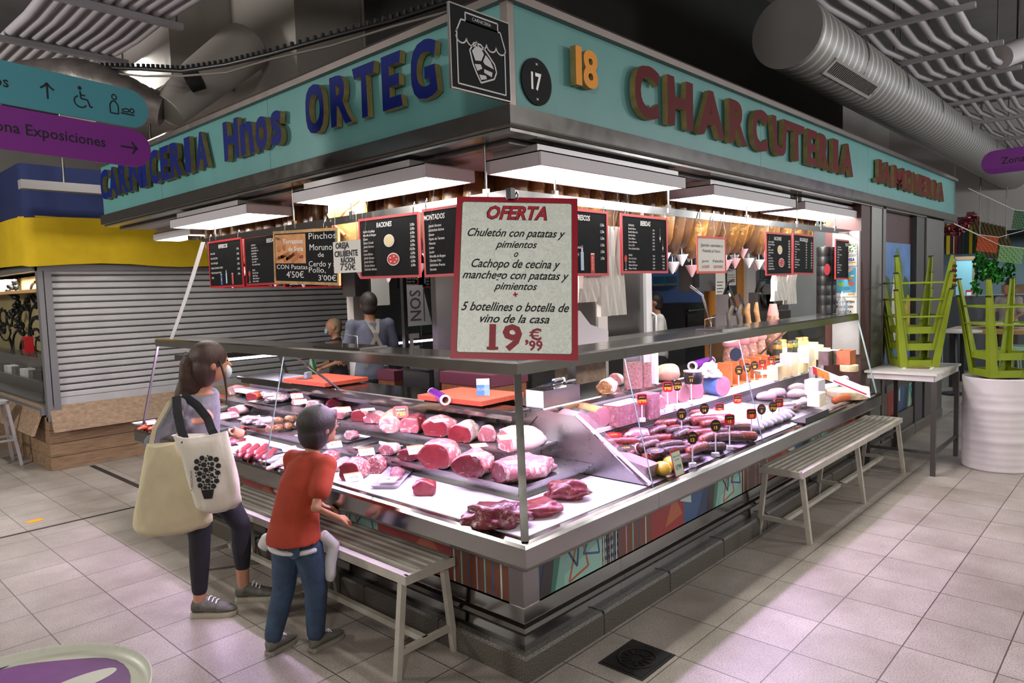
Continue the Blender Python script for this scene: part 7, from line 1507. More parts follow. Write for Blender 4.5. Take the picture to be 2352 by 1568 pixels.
def stool_mesh(t, z0):
    """a bar stool turned upside down: seat below, legs splaying up"""
    b = MB(); b.prism(rrect(0, 0, .35, .35, .05), z0, z0 + .014, M_lime)
    for s in (-1, 1): b.box((0, s * .168, z0 + .04), (.3, .014, .055), M_lime); b.box((s * .168, 0, z0 + .04), (.014, .3, .055), M_lime)
    b.obj('seat', t)
    for sx in (-1, 1):
        for sy in (-1, 1):
            b = MB(); n = 6; rg = []
            for k in range(n + 1):
                u = k / n; c = V(sx * (.178 + .085 * u), sy * (.178 + .085 * u), z0 + .76 * u); e = .075 * (1 - .58 * u); h = .008; rg.append([c, c - V(e * sx, 0, 0), c - V(e * sx, h * sy, 0), c - V(h * sx, h * sy, 0), c - V(h * sx, e * sy, 0), c - V(0, e * sy, 0)])
            b.rings(rg, M_lime, True, False); lg_ = b.obj('leg', t)
            MB().box(V(sx * .25, sy * .25, z0 + .765), (.036, .036, .014), M_blk).obj('foot_cap', lg_)
    b = MB(); z = .5; e = .178 + .085 * z / .76 - .006
    for s in (-1, 1): b.box((0, s * e, z0 + z), (2 * e, .01, .016), M_lime); b.box((s * e, 0, z0 + z), (.01, 2 * e, .016), M_lime)
    b.obj('cross_bars', t)
def stools(x, y, z, n, rz, labs):
    for i in range(n):
        t = thing('bar_stool', labs[i], 'stool', (x, y, z + .165 * i), rz, None); stool_mesh(t, 0.)
stools(5.62, -.27, tz + .004, 3, R(33), ('lime green stool lowest of three upturned on the high table', 'lime green stool in the middle of three upturned on the high table', 'lime green stool topmost of three upturned on the high table'))
dx, dy = 5.68, -.78 + .06
dm = thing('oil_drum', 'white painted steel drum with ribbed sides beside the high table', 'drum', (5.74, -.98, 0)); b = MB(); rd = .295; prof = [(rd * .98, 0), (rd * 1.01, .005), (rd * 1.01, .02), (rd, .03)]
for z in (.29, .585): prof += [(rd, z - .02), (rd * 1.035, z), (rd, z + .02)]
for z in (.08, .14, .2, .38, .44, .5, .68, .74): prof += [(rd, z - .016), (rd * 1.01, z), (rd, z + .016)]
prof = sorted(prof, key=lambda q: q[1]) + [(rd * 1.015, .865), (rd * 1.015, .88), (rd * .98, .88), (rd * .98, .862), (0, .862)]
M_drum = mat('white_painted_steel', 'd6d0cf', .45, var=.05, vscale=5); b.lathe(prof, M_drum, 40, cap=False); b.obj('drum_body', dm)
stools(5.74, -.98, .882, 2, R(38), ('lime green stool lower of two upturned on the white drum', 'lime green stool upper of two upturned on the white drum'))
# ================================================================== table edge near the viewer
pp = [PZ(352, 1545, .75), PZ(190, 1479, .75), PZ(0, 1512, .75)]; (ax, ay), (bx_, by_), (cx_, cy_) = [(p.x, p.y) for p in pp]
dd = 2 * (ax * (by_ - cy_) + bx_ * (cy_ - ay) + cx_ * (ay - by_)); ux = ((ax * ax + ay * ay) * (by_ - cy_) + (bx_ ** 2 + by_ ** 2) * (cy_ - ay) + (cx_ ** 2 + cy_ ** 2) * (ay - by_)) / dd; uy = ((ax * ax + ay * ay) * (cx_ - bx_) + (bx_ ** 2 + by_ ** 2) * (ax - cx_) + (cx_ ** 2 + cy_ ** 2) * (bx_ - ax)) / dd; ur = math.hypot(ax - ux, ay - uy)
rt = thing('round_table', 'round tray table with raised white rim and purple painted top, close to the viewer', 'table', (ux, uy, 0)); M_tray = mat('white_enamel', 'b9b9a9', .4)
MB().lathe([(ur * .9, .715), (ur * .97, .72), (ur, .752), (ur * .985, .757), (ur * .955, .735), (ur * .9, .73), (0, .73)], M_tray, 64, cap=False).obj('rim', rt); MB().lathe([(.2, 0), (.2, .015), (.03, .03), (.03, .715), (ur * .6, .716)], M_ssd, 20).obj('pedestal', rt)
b = MB(); n = 40; b.add([(ur * (.86 + .04 * math.sin(3 * t) ) * math.cos(t), ur * (.84 + .05 * math.sin(5 * t + 1)) * math.sin(t), .7312) for t in [2 * math.pi * k / n for k in range(n)]], [tuple(range(n))], mat('purple_paint', '6a3a72', .5, var=.25, vscale=6))
b.add([(ur * (.5 + .3 * math.cos(t)), ur * (.1 + .12 * math.sin(t)), .732) for t in [2 * math.pi * k / 24 for k in range(24)]], [tuple(range(24))], M_tray); b.add([(ur * (.1 + .1 * math.cos(t)), ur * (.9 + .018 * math.sin(t)), .732) for t in [2 * math.pi * k / 12 for k in range(12)]], [tuple(range(12))], mat('navy_paint', '2a2f5a', .5)); b.obj('painted_top', rt)
# ================================================================== closed kiosk across the far aisle
KX, KY = -.2, 6.83
M_plank = mat('weathered_planks', '8f7358', .75, var=.35, vscale=9, stretch=(.5, 1, 5)); M_plankd = mat('weathered_planks_flap', '9a8068', .75, var=.3, vscale=12, stretch=(1.5, 1, 3))
ks = thing('kiosk', 'closed market kiosk with roller shutter on a wooden plank base', 'kiosk', (KX, KY, 0))
def planks(nm, a, c, axis):
    b = MB(); z = a[2]; k = 0
    while z < c[2] - .01:
        z1 = min(z + .15, c[2]); b.bx((a[0], a[1], z + .003), (c[0], c[1], z1 - .003), M_plank); z = z1; k += 1
    return b.obj(nm, ks)
planks('plank_base', (0, 0, 0), (4.2, .06, .6), 0); planks('plank_side', (0, .06, 0), (.06, 4.5, .6), 1)
b = MB(); b.add([(0.02, -.02, .72), (4.2, -.02, .72), (4.2, -.13, .44), (.02, -.13, .44), (.02, .01, .72), (4.2, .01, .72), (4.2, -.1, .44), (.02, -.1, .44)], [(0, 1, 2, 3), (7, 6, 5, 4), (0, 4, 5, 1), (3, 2, 6, 7), (0, 3, 7, 4), (1, 5, 6, 2)], M_plankd); b.obj('front_flap', ks)
b = MB(); b.add([(-.02, .1, .72), (-.02, 4.4, .72), (-.14, 4.4, .4), (-.14, .1, .4), (.01, .1, .72), (.01, 4.4, .72), (-.11, 4.4, .4), (-.11, .1, .4)], [(0, 1, 2, 3), (7, 6, 5, 4), (0, 4, 5, 1), (3, 2, 6, 7), (0, 3, 7, 4), (1, 5, 6, 2)], M_plankd); b.obj('side_flap', ks)
M_shut = mat('shutter_metal', 'b9b7b8', .4, .1, var=.12, vscale=3); M_shutd = mat('shutter_joint', '3f3f3e', .5, .4); b = MB(); z = .8
while z < 2.19: b.rings([[V(.1, y, q) for y, q in ((.0, z), (-.012, z + .01), (-.012, z + .05), (.0, z + .06), (.02, z + .03))], [V(4.1, y, q) for y, q in ((.0, z), (-.012, z + .01), (-.012, z + .05), (.0, z + .06), (.02, z + .03))]], M_shut, True, False); b.bx((.1, .0, z + .06), (4.1, .015, z + .0755), M_shutd); z += .0755
b.bx((.1, -.015, .72), (4.1, .02, .8), M_shut); b.obj('roller_shutter', ks)
M_kfr = mat('kiosk_frame_grey', '7e7d80', .5, .4); b = MB(); b.bx((0, -.04, .55), (.05, .05, 2.25), M_kfr); b.bx((.06, -.04, .66), (.13, .05, 2.25), M_kfr); b.bx((3.95, -.03, 0), (4.2, .1, 2.25), M_kfr); b.bx((0, -.05, 2.2), (4.2, .06, 2.27), M_kfr); b.bx((-.03, .05, 2.2), (.05, 4.5, 2.27), M_kfr); b.bx((-.04, .05, .62), (.1, 4.5, .7), M_kfr); b.obj('metal_frame', ks)
MB().bx((.02, .02, 2.25), (4.2, 4.5, 2.3), M_dark).obj('roof', ks)
MB().quad([(0.0, .1, .72), (0.0, 4.4, .72), (0.0, 4.4, 1.25), (0., .1, 1.25)], M_glass).obj('side_glass', ks)
b = MB(); b.bx((.4, .3, .7), (.45, 6.0, 2.2), mat('cream_mural', 'b5a67a', .8, var=.1, vscale=5)); random.seed(12)
for k in range(26):
    cy_, cz, rr = random.uniform(1.2, 3.6), random.uniform(1.0, 2.0), random.uniform(.1, .4); a0 = random.uniform(0, 6); b.tube([(.395, cy_ + rr * math.cos(a0 + i * .35), cz + rr * .6 * math.sin(a0 + i * .35)) for i in range(random.randint(6, 18))], random.choice((.012, .02, .03)), M_blk, 5)
b.obj('mural_wall', ks)
b = MB(); b.bx((.03, .3, 1.22), (.3, 4.2, 1.24), M_glass); b.bx((.28, .3, .72), (.3, 4.2, 1.22), M_ssd); b.bx((.06, .5, .95), (.28, 4.0, .97), M_ss)
for k in range(5): b.bx((.1, .9 + .4 * k, .97), (.22, 1.1 + .4 * k, 1.05), M_wht if k % 2 else M_ss)
b.obj('display_case', ks)
b = MB(); b.bx((.15, .4, 1.98), (.39, 4.2, 2.02), M_wood); b.obj('wall_shelf', ks)
area('kiosk_lamp', (KX + .2, KY + 2.2, 2.18), .2, 3.0, 45, (1, .97, .9))
b = MB(); random.seed(6)
for i in range(40): b.ball((random.uniform(-.05, .05), random.uniform(-.16, .16), random.uniform(-.3, .3)), .035, M_blk, 6, 4)
o = b.obj('black_garland', loc=PX(34, 700, .03)); tag(o, 'bunch of small black flowers hanging inside the kiosk window', 'garland')
q = PX(62, 765, .0); rdx = thing('red_box', 'small red dispenser on the kiosk glass counter', 'dispenser', (q.x, q.y, 1.241)); MB().bx((-.05, -.06, 0), (.05, .06, .2), M_red).obj('case', rdx); MB().bx((-.055, -.03, .05), (-.05, .03, .16), M_blk).obj('slot', rdx)
for i, (px, lab) in enumerate(((18, 'white carton on the high kiosk shelf, next to a brown one'), (2, 'brown carton on the high kiosk shelf'))): q = PX(px, 640, .08); o = MB().bx((-.07, -.15, 0), (.07, .15, .16), M_paper if i == 0 else mat('brown_carton', '8a6a48', .8)).obj('carton', loc=(.08, q.y, 2.021)); tag(o, lab, 'carton')
# cloth banner over the kiosk
M_by, M_bb = mat('banner_yellow', 'c9a80a', .85, var=.08, vscale=5), mat('banner_blue', '16234f', .85, var=.12, vscale=5); bn2 = thing('cloth_banner', 'blue and yellow cloth banner wrapped over the top of the closed kiosk', 'banner', (KX, KY, 0))
def cloth(nm, m, z0, z1):
    b = MB(); P = [(-.12, 4.4), (-.12, 2.5), (-.12, 1.0), (-.12, .0), (-.1, -.12)] + [(.3 * i, -.12) for i in range(0, 14)] + [(4.2, -.12)]
    rg = [[V(x + .01 * math.sin(i * 1.7 + z * 3), y + .015 * math.sin(i * 2.3 + z * 2), z + (.02 * math.sin(i * 1.1) if j == 0 else 0)) for i, (x, y) in enumerate(P)] for j, z in enumerate([z0 + (z1 - z0) * q / 4 for q in range(5)])]
    n = len(P); vs = [v for r_ in rg for v in r_]; b.add(vs, [(j * n + i, j * n + i + 1, (j + 1) * n + i + 1, (j + 1) * n + i) for j in range(4) for i in range(n - 1)], m, True); b.add([v + V(.02, .02, 0) for v in vs], [(j * n + i, (j + 1) * n + i, (j + 1) * n + i + 1, j * n + i + 1) for j in range(4) for i in range(n - 1)], m, True); return b.obj(nm, bn2)
cloth('yellow_band', M_by, 2.26, 2.78); cloth('blue_band', M_bb, 2.775, 3.32)
lt = thing('tube_lamp', 'unlit white linear lamp hanging before the blue banner', 'lamp', tuple(PY(45, 424, 6.4))); L = 1.5; MB().bx((0, -.06, -.04), (L, .06, .05), mat('lamp_grey', '8f8b8a', .6)).obj('housing', lt)
for x in (.4, 1.3): MB().tube([(x, 0, .05), (x, 0, 2.4)], .012, M_ssd, 6).obj('rod', lt)
# white metal stool
ws2 = thing('metal_stool', 'pale grey metal bar stool beside the kiosk side window', 'stool', tuple(PZ(-8, 1070, 0))); M_ms = mat('pale_metal', 'a5a3a4', .4, .3); MB().prism(rrect(0, 0, .3, .3, .05), .72, .75, M_ms).obj('seat', ws2)
for sx in (-1, 1):
    for sy in (-1, 1): MB().bar((sx * .12, sy * .12, .73), (sx * .2, sy * .2, 0), .03, .03, M_ms).obj('leg', ws2)
b = MB()
for s in (-1, 1): b.bar((-.17, s * .17, .3), (.17, s * .17, .3), .02, .02, M_ms); b.bar((s * .17, -.17, .3), (s * .17, .17, .3), .02, .02, M_ms)
b.obj('foot_ring', ws2)
# ================================================================== hanging direction signs
def sign_strip(label, c, right, w_, h, m, fn, group=None, k_=.64):
    t = thing('direction_sign', label, 'sign', M=frame(c, right, (0, 0, 1))); P = [(-w_, -h / 2)] + [(h / 2 * math.cos(a) - h / 2, h / 2 * math.sin(a)) for a in [R(-90 + 15 * k) for k in range(13)]] + [(-w_, h / 2)]
    MB().prism(P, -.006, .006, m).obj('panel', t); b = MB(); fn(b); b.v = [Vector((v.x * k_, v.y * k_, v.z)) for v in b.v]; b.obj('lettering', t); return t
M_st, M_sp, M_sk = mat('sign_teal', '4e9aa8', .5), mat('sign_purple', '7f2f8f', .5), mat('sign_dark', '1d2026', .6)
rdir = V(math.cos(R(12)), math.sin(R(12)), 0); e1, e2 = DP(340, 270, 4.0), DP(341, 330, 4.0)
hh = .205
def ft(b):
    text(b, 'Aseos', -1.1, -.035, .085, M_sk, .007, align='R', bold=.01)
    def l(pts, wd=.014): [b.bar(V(*pts[i], .007), V(*pts[i + 1], .007), wd, .001, M_sk) for i in range(len(pts) - 1)]
    x = -.83; l([(x, -.06), (x, .06)]); l([(x - .05, .015), (x - .02, .035), (x, .062), (x + .02, .035), (x + .05, .015)])
    x = -.56; l([(x - .02 + .05 * math.cos(a), -.03 + .045 * math.sin(a)) for a in [R(110 + 20 * k) for k in range(12)]], .011); l([(x - .02, .055), (x - .015, -.005), (x + .035, -.005), (x + .055, -.06), (x + .075, -.055)], .012); l([(x - .02, .025), (x + .02, .025)], .011); b.add([(x - .02 + p, .078 + q, .007) for p, q in ellipse(0, 0, .016, .016, 12)], [tuple(range(12))], M_sk)
    x = -.3; l([(x - .04, -.07), (x - .04, .0), (x - .02, .03), (x + .01, .03), (x + .03, .0), (x + .03, -.07), (x - .04, -.07)], .011); l([(x + .02 * math.cos(k * .6283), .065 + .022 * math.sin(k * .6283)) for k in range(11)], .01); l([(x + .05, -.055), (x + .17, -.055)], .012); l([(x + .06, -.025), (x + .1, -.01), (x + .12, -.015), (x + .12, -.035), (x + .07, -.04), (x + .06, -.025)], .01); l([(x + .15 + .018 * math.cos(k * .6283), -.02 + .018 * math.sin(k * .6283)) for k in range(11)], .01)
def fp(b):
    text(b, 'Zona Exposiciones', -.4, -.03, .085, M_sk, .007, align='R', bold=.01)
    def l(pts, wd=.014): [b.bar(V(*pts[i], .007), V(*pts[i + 1], .007), wd, .001, M_sk) for i in range(len(pts) - 1)]
    l([(-.27, 0), (-.13, 0)]); l([(-.17, .05), (-.15, .02), (-.125, 0), (-.15, -.02), (-.17, -.05)])
zc = e1.z + .03
sA = sign_strip('hanging teal direction sign with wheelchair and baby change symbols', V(e1.x, e1.y, zc), rdir, 3.2, hh, M_st, ft); sB = sign_strip('hanging purple direction sign reading Zona Exposiciones with an arrow', V(e1.x, e1.y, zc - hh - .01), rdir, 3.2, hh, M_sp, fp)
b = MB(); b.tube([(-.75, 0, 0), (-.75, .8, 0)], .012, M_ssd, 6); b.tube([(-2.6, 0, 0), (-2.6, 2.5, 0)], .012, M_ssd, 6)
for v in b.v: pass
b.v = [Vector((v.x, v.y + hh / 2, v.z)) for v in b.v]; b.obj('rod', sA); b = MB(); b.tube([(-.78, -hh / 2 + .0, 0), (-.78, -hh / 2 + .01, 0)], .012, M_ssd, 6)
b = MB(); b.bx((-.8, hh / 2, -.004), (-.74, hh / 2 + .02, .004), M_ssd); b.obj('clip', sB)
c2 = DP(2300, 377, 9.0)
def fz(b): text(b, 'Zona Exposiciones', .22 - .0, -.035, .085, M_sk, .007, bold=.01)
t = thing('direction_sign', 'hanging purple sign with a rounded end reading Zona on the far aisle', 'sign', M=frame(DP(2254, 377, 9.0), (-.16, -.987, 0), (0, 0, 1))); h2 = .29; MB().prism([(2.5, -h2 / 2), (2.5, h2 / 2)] + [(h2 / 2 - h2 / 2 * math.cos(a), h2 / 2 * math.sin(a)) for a in [R(90 - 15 * k) for k in range(13)]], -.006, .006, M_sp).obj('panel', t); b = MB(); fz(b); b.obj('lettering', t)
MB().tube([(1.2, h2 / 2, 0), (1.2, 2.1, 0)], .012, M_ssd, 6).obj('rod', t)
# ================================================================== ducts, pipes, cables overhead
def spiral():
    t = NT('spiral_duct'); co = t.coord('Object'); wv = t.n('TexWave', bands_direction='X'); wv.inputs['Scale'].default_value = 2.2; wv.inputs['Distortion'].default_value = 0; t.l(co, wv.inputs[0]); t.l(t.ramp(wv.outputs['Fac'], [(.0, '8d8b88'), (.9, '9a9895'), (.97, 'c9c7c4')]), t.b.inputs['Base Color']); t.b.inputs['Metallic'].default_value = .6; t.b.inputs['Roughness'].default_value = .5; return t.m
du = thing('air_duct', 'big spiral galvanised air duct with a flat end cap above the deli fascia', 'duct', (3.85, .3, 3.96)); b = MB(); rd = .3; n = 36
def cir(x, r_, dz=0): return [V(x, r_ * math.cos(2 * math.pi * k / n), dz + r_ * math.sin(2 * math.pi * k / n)) for k in range(n)]
b.rings([cir(0, rd), cir(13.5, rd, -.1)], spiral(), False); b.obj('duct_body', du); b = MB(); b.rings([cir(-.012, rd * .97), cir(-.012, rd * 1.01), cir(.03, rd * 1.01)], mat('duct_cap', '6f6c6b', .6), True, False); b.obj('end_cap', du); b = MB()
for x in (1.2, 2.6, 4.2, 6.0, 8.0): b.rings([cir(x, rd * 1.006), cir(x, rd * 1.02), cir(x + .03, rd * 1.02), cir(x + .03, rd * 1.006)], M_ssd, False, False)
b.obj('joint_band', du); Mx = Matrix.Rotation(R(-40), 4, 'X'); b = MB(); vs = MB(); vs.bx((.45, -.08, -rd - .008), (1.75, .08, -rd + .02), mat('duct_vent', '9d9a98', .5))
for i in range(30): vs.bx((.5 + .04 * i, -.06, -rd - .012), (.52 + .04 * i, .05, -rd - .006), M_blk)
vs.v = [Mx @ v for v in vs.v]; vs.obj('vent_grille', du)
for x in (3.2, 7.): MB().tube([(x, 0, rd * 1.02), (x, 0, 1.45)], .012, M_ssd, 6).obj('hanger', du)
M_pipe = mat('grey_radiant_pipe', 'a19da2', .5); M_chan = mat('slotted_channel', '8b888c', .5)
def piperack(name, label, mk):
    t = thing(name, label, 'pipes', (0, 0, 0)); mk(t); return t
def pl(t):
    for i in range(10):
        x = -.76 + .085 * i; z = 4.02
        MB().tube([(x + .0, 1.2, z + .02), (x, 2.4, z), (x, 3.0, z - .02), (x, 3.6, z), (x, 4.15, z - .02), (x, 4.72, z), (x - .02, 5.4, z - .02), (x - .03, 6.2, z)], .034, M_pipe, 10).obj('pipe', t)
    for y in (3.55, 4.72): MB().bx((-.9, y - .03, 3.94), (.12, y + .03, 3.982), M_chan).obj('channel_bar', t); [MB().tube([(x, y, 3.98), (x, y, 5.4)], .008, M_ssd, 5).obj('rod', t) for x in (-.85, .08)]
piperack('pipe_rack', 'rack of ten grey radiant pipes overhead on the kiosk side', pl)
def pr(t):
    xs_ = [3.2, 5.1, 6.5, 7.7, 9.1, 10.8, 12.8, 15.]
    for i in range(6):
        y = -.68 + .15 * i; P = []
        for k in range(len(xs_) - 1): P += [(xs_[k], y, 4.25), ((xs_[k] + xs_[k + 1]) / 2, y + .01, 4.19)]
        MB().tube(P + [(xs_[-1], y, 4.25)], .034, M_pipe, 10).obj('pipe', t)
    for x in xs_[:-1]: MB().bx((x - .03, -.85, 4.17), (x + .03, .45, 4.212), M_chan).obj('channel_bar', t); [MB().tube([(x, yy, 4.2), (x, yy, 5.4)], .008, M_ssd, 5).obj('rod', t) for yy in (-.8, .4)]
piperack('pipe_rack', 'rack of sagging grey radiant pipes overhead along the wide aisle', pr)
def perf():
    t = NT('perforated_channel'); co = t.coord('Object', (1, 1, 1)); v = t.n('TexVoronoi'); v.inputs['Randomness'].default_value = 0; v.inputs['Scale'].default_value = 14; t.l(co, v.inputs['Vector']); t.l(t.ramp(v.outputs['Distance'], [(.3, '161616'), (.34, '8f8c8a')]), t.b.inputs['Base Color']); t.b.inputs['Roughness'].default_value = .6; return t.m
ct = thing('cable_tray', 'perforated steel cable tray high over the far aisle', 'cable tray', (6.2, -1.42, 4.6)); b = MB(); b.bx((-2.5, -.14, 0), (6, -.0, .012), perf()); b.bx((-2.5, .03, 0), (6, .14, .012), perf()); b.obj('tray', ct); [MB().tube([(x, 0, .01), (x, 0, .8)], .01, M_ssd, 6).obj('rod', ct) for x in (-.5, 2.5)]
q = DP(2325, 122, 8.); sp_ = thing('spot_lamp', 'white cylindrical ceiling spotlight hanging near the purple sign', 'lamp', tuple(q)); MB().tube([(-.12, .08, -.05), (.3, -.15, .12)], .13, mat('spot_white', 'a9a4a4', .5), 20).obj('can', sp_); MB().tube([(.1, -.04, .1), (.1, -.04, 5.4 - q.z)], .012, M_ssd, 6).obj('rod', sp_)
fd = thing('flexible_duct', 'dusty foil wrapped flexible duct running behind the teal direction sign', 'duct', (0, 0, 0)); P = [DP(-40, 190, 5.6), DP(90, 175, 5.6), DP(180, 172, 5.6), DP(260, 195, 5.6), DP(330, 235, 5.6), DP(385, 255, 5.65)]; b = MB(); Q = []
for i in range(len(P) - 1):
    for k in range(6): Q.append(P[i].lerp(P[i + 1], k / 6))
b.tube(Q, [.125 + .006 * (i % 2) for i in range(len(Q))], mat('foil_wrap', '6d6663', .45, .5, var=.3, vscale=7, bump=.6, bscale=12), 16); b.obj('duct_body', fd)
MB().tube([DP(385, 255, 5.65), DP(470, 180, 5.9), DP(560, 110, 6.3)], [.14, .19, .22], M_wall2, 18).obj('duct_neck', fd); MB().tube([DP(432, 190, 5.55), DP(460, 178, 5.56)], [.08, .09], M_dark, 14).obj('duct_opening', fd)
gc = thing('toothed_cable', 'black toothed strip with a dusty cable drooping above the butcher fascia', 'cable', (0, 0, 0)); P = [DP(235, 155, 5.6), DP(330, 158, 5.4), DP(420, 163, 5.2), DP(520, 148, 5.0), DP(620, 124, 4.8), DP(760, 85, 4.6), DP(900, 48, 4.4), DP(1030, 5, 4.3)]; b = MB(); b.tube(P, .016, M_blk, 6)
for i in range(len(P) - 1):
    for k in range(8): c = P[i].lerp(P[i + 1], k / 8); b.box(c + V(0, 0, .022), (.02, .02, .03), M_blk)
b.obj('toothed_strip', gc); MB().tube([p - V(0, 0, .035 + .02 * (i % 2)) for i, p in enumerate(P)], .008, mat('dusty_cable', '7d766e', .9), 6).obj('cable', gc)
# ================================================================== bar at the end of the wide aisle
BX = 15.5
struct(MB().bx((BX, -8.9, 0), (BX + .1, -1.2, 5.4), M_wall).obj('wall_bar')); struct(MB().bx((BX, -1.2, 2.75), (BX + .1, 3.4, 5.4), M_wall).obj('wall_bar_top')); struct(MB().bx((9.7, 2.6, 0), (BX, 2.7, 5.4), M_wall).obj('wall_passage'))
struct(MB().bx((19., -3, 0), (19.1, 5, 3.2), mat('bar_rear_wall', '5d6a70', .8)).obj('wall_bar_rear')); struct(MB().bx((BX + .1, -3, 2.76), (19.0, 5, 2.8), M_dark).obj('ceiling_bar'))
area('bar_lamp', (17, .5, 2.7), 1.5, 2.5, 90, (.75, .92, 1))
def BP(px, py, dep=15.): return DP(px, py, dep)
def flat(name, label, cat, px0, py0, px1, py1, dep, m, th=.04, parts=None):
    a, c = DP(px0, py0, dep), DP(px1, py1, dep); ctr = (a + c) / 2; r_ = V(.68, -.73, 0); w_ = abs((c - a).dot(r_)); h = a.z - c.z; t = thing(name, label, cat, M=frame(ctr, r_, (0, 0, 1))); MB().box((0, 0, 0), (w_, h, th), m).obj('panel', t)
    if parts: parts(t, w_, h)
    return t
def dd_(t, w_, h):
    b = MB(); b.box((-w_ / 2, 0, .01), (.06, h, .05), M_ssd); b.box((w_ / 2, 0, .01), (.06, h, .05), mat('door_wood', '8a6a48', .6)); b.box((0, h / 2, .01), (w_, .08, .05), mat('door_wood', '8a6a48', .6)); b.obj('door_frame', t); b = MB(); b.box((w_ * .25, h * .1, .023), (w_ * .3, h * .15, .004), M_red); b.box((w_ * .25, h * .1, .026), (w_ * .24, h * .11, .004), M_paper); b.obj('framed_notice', t)
flat('bar_door', 'pale blue door with a small red framed notice behind the bar', 'door', 2186, 594, 2238, 817, 16.5, mat('door_blue', '7fb3bd', .5), .04, dd_)
def serape(t, w_, h):
    for i, c in enumerate(('b8a01e', '30140f', '5f1d16', '3a1a30', '22302c', '1f2a22', 'c2aa20', '2b3a1d', '7a2c16')): MB().box((-w_ / 2 + w_ * (i + .5) / 9, 0, .03), (w_ / 9 * .9, h, .02), mat('stripe_' + c, c, .8)).obj('stripe', t)
flat('striped_cloth', 'dark cloth with yellow, red and green vertical stripes above the bar opening', 'cloth', 2170, 500, 2250, 582, 14.5, M_dark, .03, serape)
bs = thing('bamboo_awning', 'slanted brown slatted awning above the bar opening', 'awning', (0, 0, 0)); b = MB(); M_bam = mat('bamboo', '5a4a2c', .7, var=.3, vscale=12)
for i in range(9): b.bar(DP(2232 + 9 * i, 505 + 2 * i, 14.4), DP(2262 + 9 * i, 590 + 1 * i, 13.9), .05, .03, M_bam)
b.obj('slats', bs); [MB().tube([DP(px, py, 14.2), V(DP(px, py, 14.2).x, DP(px, py, 14.2).y, 5.4)], .01, M_ssd, 5).obj('rope', bs) for px, py in ((2250, 550), (2310, 562))]
g = thing('foil_garland', 'dark red foil garland draped from the fascia end to the bar', 'garland', (0, 0, 0)); b = MB(); P = [DP(2180, 530, 11.5).lerp(DP(2232, 498, 12.5), k / 14) - V(0, 0, .05 * math.sin(k / 14 * 3.14)) for k in range(15)]; random.seed(1)
for p in P:
    for k in range(7): b.box(p + V(random.uniform(-.06, .06), random.uniform(-.06, .06), random.uniform(-.08, .08)), (.12, .02, .05), mat('red_foil', '5a141c', .3, .5), Matrix.Rotation(random.uniform(0, 6), 3, 'Z') @ Matrix.Rotation(random.uniform(0, 6), 3, 'X'))
b.obj('foil', g)
def tinsel(label, P, m):
    t = thing('tinsel_garland', label, 'garland', (0, 0, 0)); b = MB()
    for i in range(len(P) - 1):
        for k in range(12):
            p = P[i].lerp(P[i + 1], k / 12)
            for q in range(4): b.box(p + V(random.uniform(-.07, .07), random.uniform(-.07, .07), random.uniform(-.05, .05)), (.1, .018, .04), m, Matrix.Rotation(random.uniform(0, 6), 3, 'Z') @ Matrix.Rotation(random.uniform(0, 6), 3, 'Y'))
    b.obj('foil', t)
M_tin = mat('green_foil', '2f7a2c', .2, .7)
tinsel('green tinsel strand hanging straight beside the blue door', [DP(2248, 585, 13.5), DP(2243, 680, 13.5)], M_tin); tinsel('green tinsel hanging at the far end near the seated person', [DP(2322, 600, 13.5), DP(2318, 668, 13.5)], M_tin); tinsel('bright green tinsel bunch swagged in the middle of the bar opening', [DP(2255, 590, 13.3), DP(2268, 640, 13.3), DP(2278, 600, 13.3), DP(2285, 645, 13.3), DP(2300, 620, 13.3)], M_tin)
def picado(label, px, py, w_, h, m, rz):
    t = thing('paper_banner', label, 'paper banner', M=frame(DP(px, py, 11.5), (math.cos(rz), math.sin(rz), -.15), (0, 0, 1))); b = MB(); nx, ny_ = 9, 7
    for i in range(nx):
        for j in range(ny_):
            x, y = -w_ / 2 + w_ * i / nx, -h / 2 + h * j / ny_; k = .82 if (i + j) % 2 else 1.0; b.bx((x, y, -.001), (x + w_ / nx * k, y + h / ny_ * k, .001), m)
    b.obj('cut_paper', t); b = MB(); b.tube([(-w_ / 2 - .8, h / 2 + .25, 0), (-w_ / 2, h / 2, 0), (w_ / 2, h / 2, 0), (w_ / 2 + 1., h / 2 + .4, 0)], .006, M_paper, 4); b.obj('string', t)
picado('orange cut paper banner strung above the bar', 2268, 560, .34, .26, mat('orange_paper', 'a8461c', .8), R(-47)); picado('pale green cut paper banner strung above the bar', 2322, 585, .4, .26, mat('green_paper', '6f9a62', .8), R(-47)); picado('dark green cut paper scrap strung high by the white wall', 2342, 505, .22, .3, mat('dark_green_paper', '25512f', .8), R(-47))
fg = thing('flower_garland', 'string of yellow, orange and green paper balls hanging before the blue door', 'garland', (0, 0, 0)); cols = [mat('ball_' + c, c, .7) for c in ('c9a01e', '4a5a2a', 'c4601e', '5a1a30')]
for i in range(10): MB().ball(DP(2189 + 2 * (i % 2), 605 + 5.6 * i, 13.6), (.055, .055, .035), cols[i % 4], 10, 6).obj('paper_ball', fg)
q = DP(2190, 605, 13.6); MB().tube([DP(2190, 655, 13.6), q, V(q.x, q.y, 5.4)], .006, M_paper, 4).obj('string', fg)
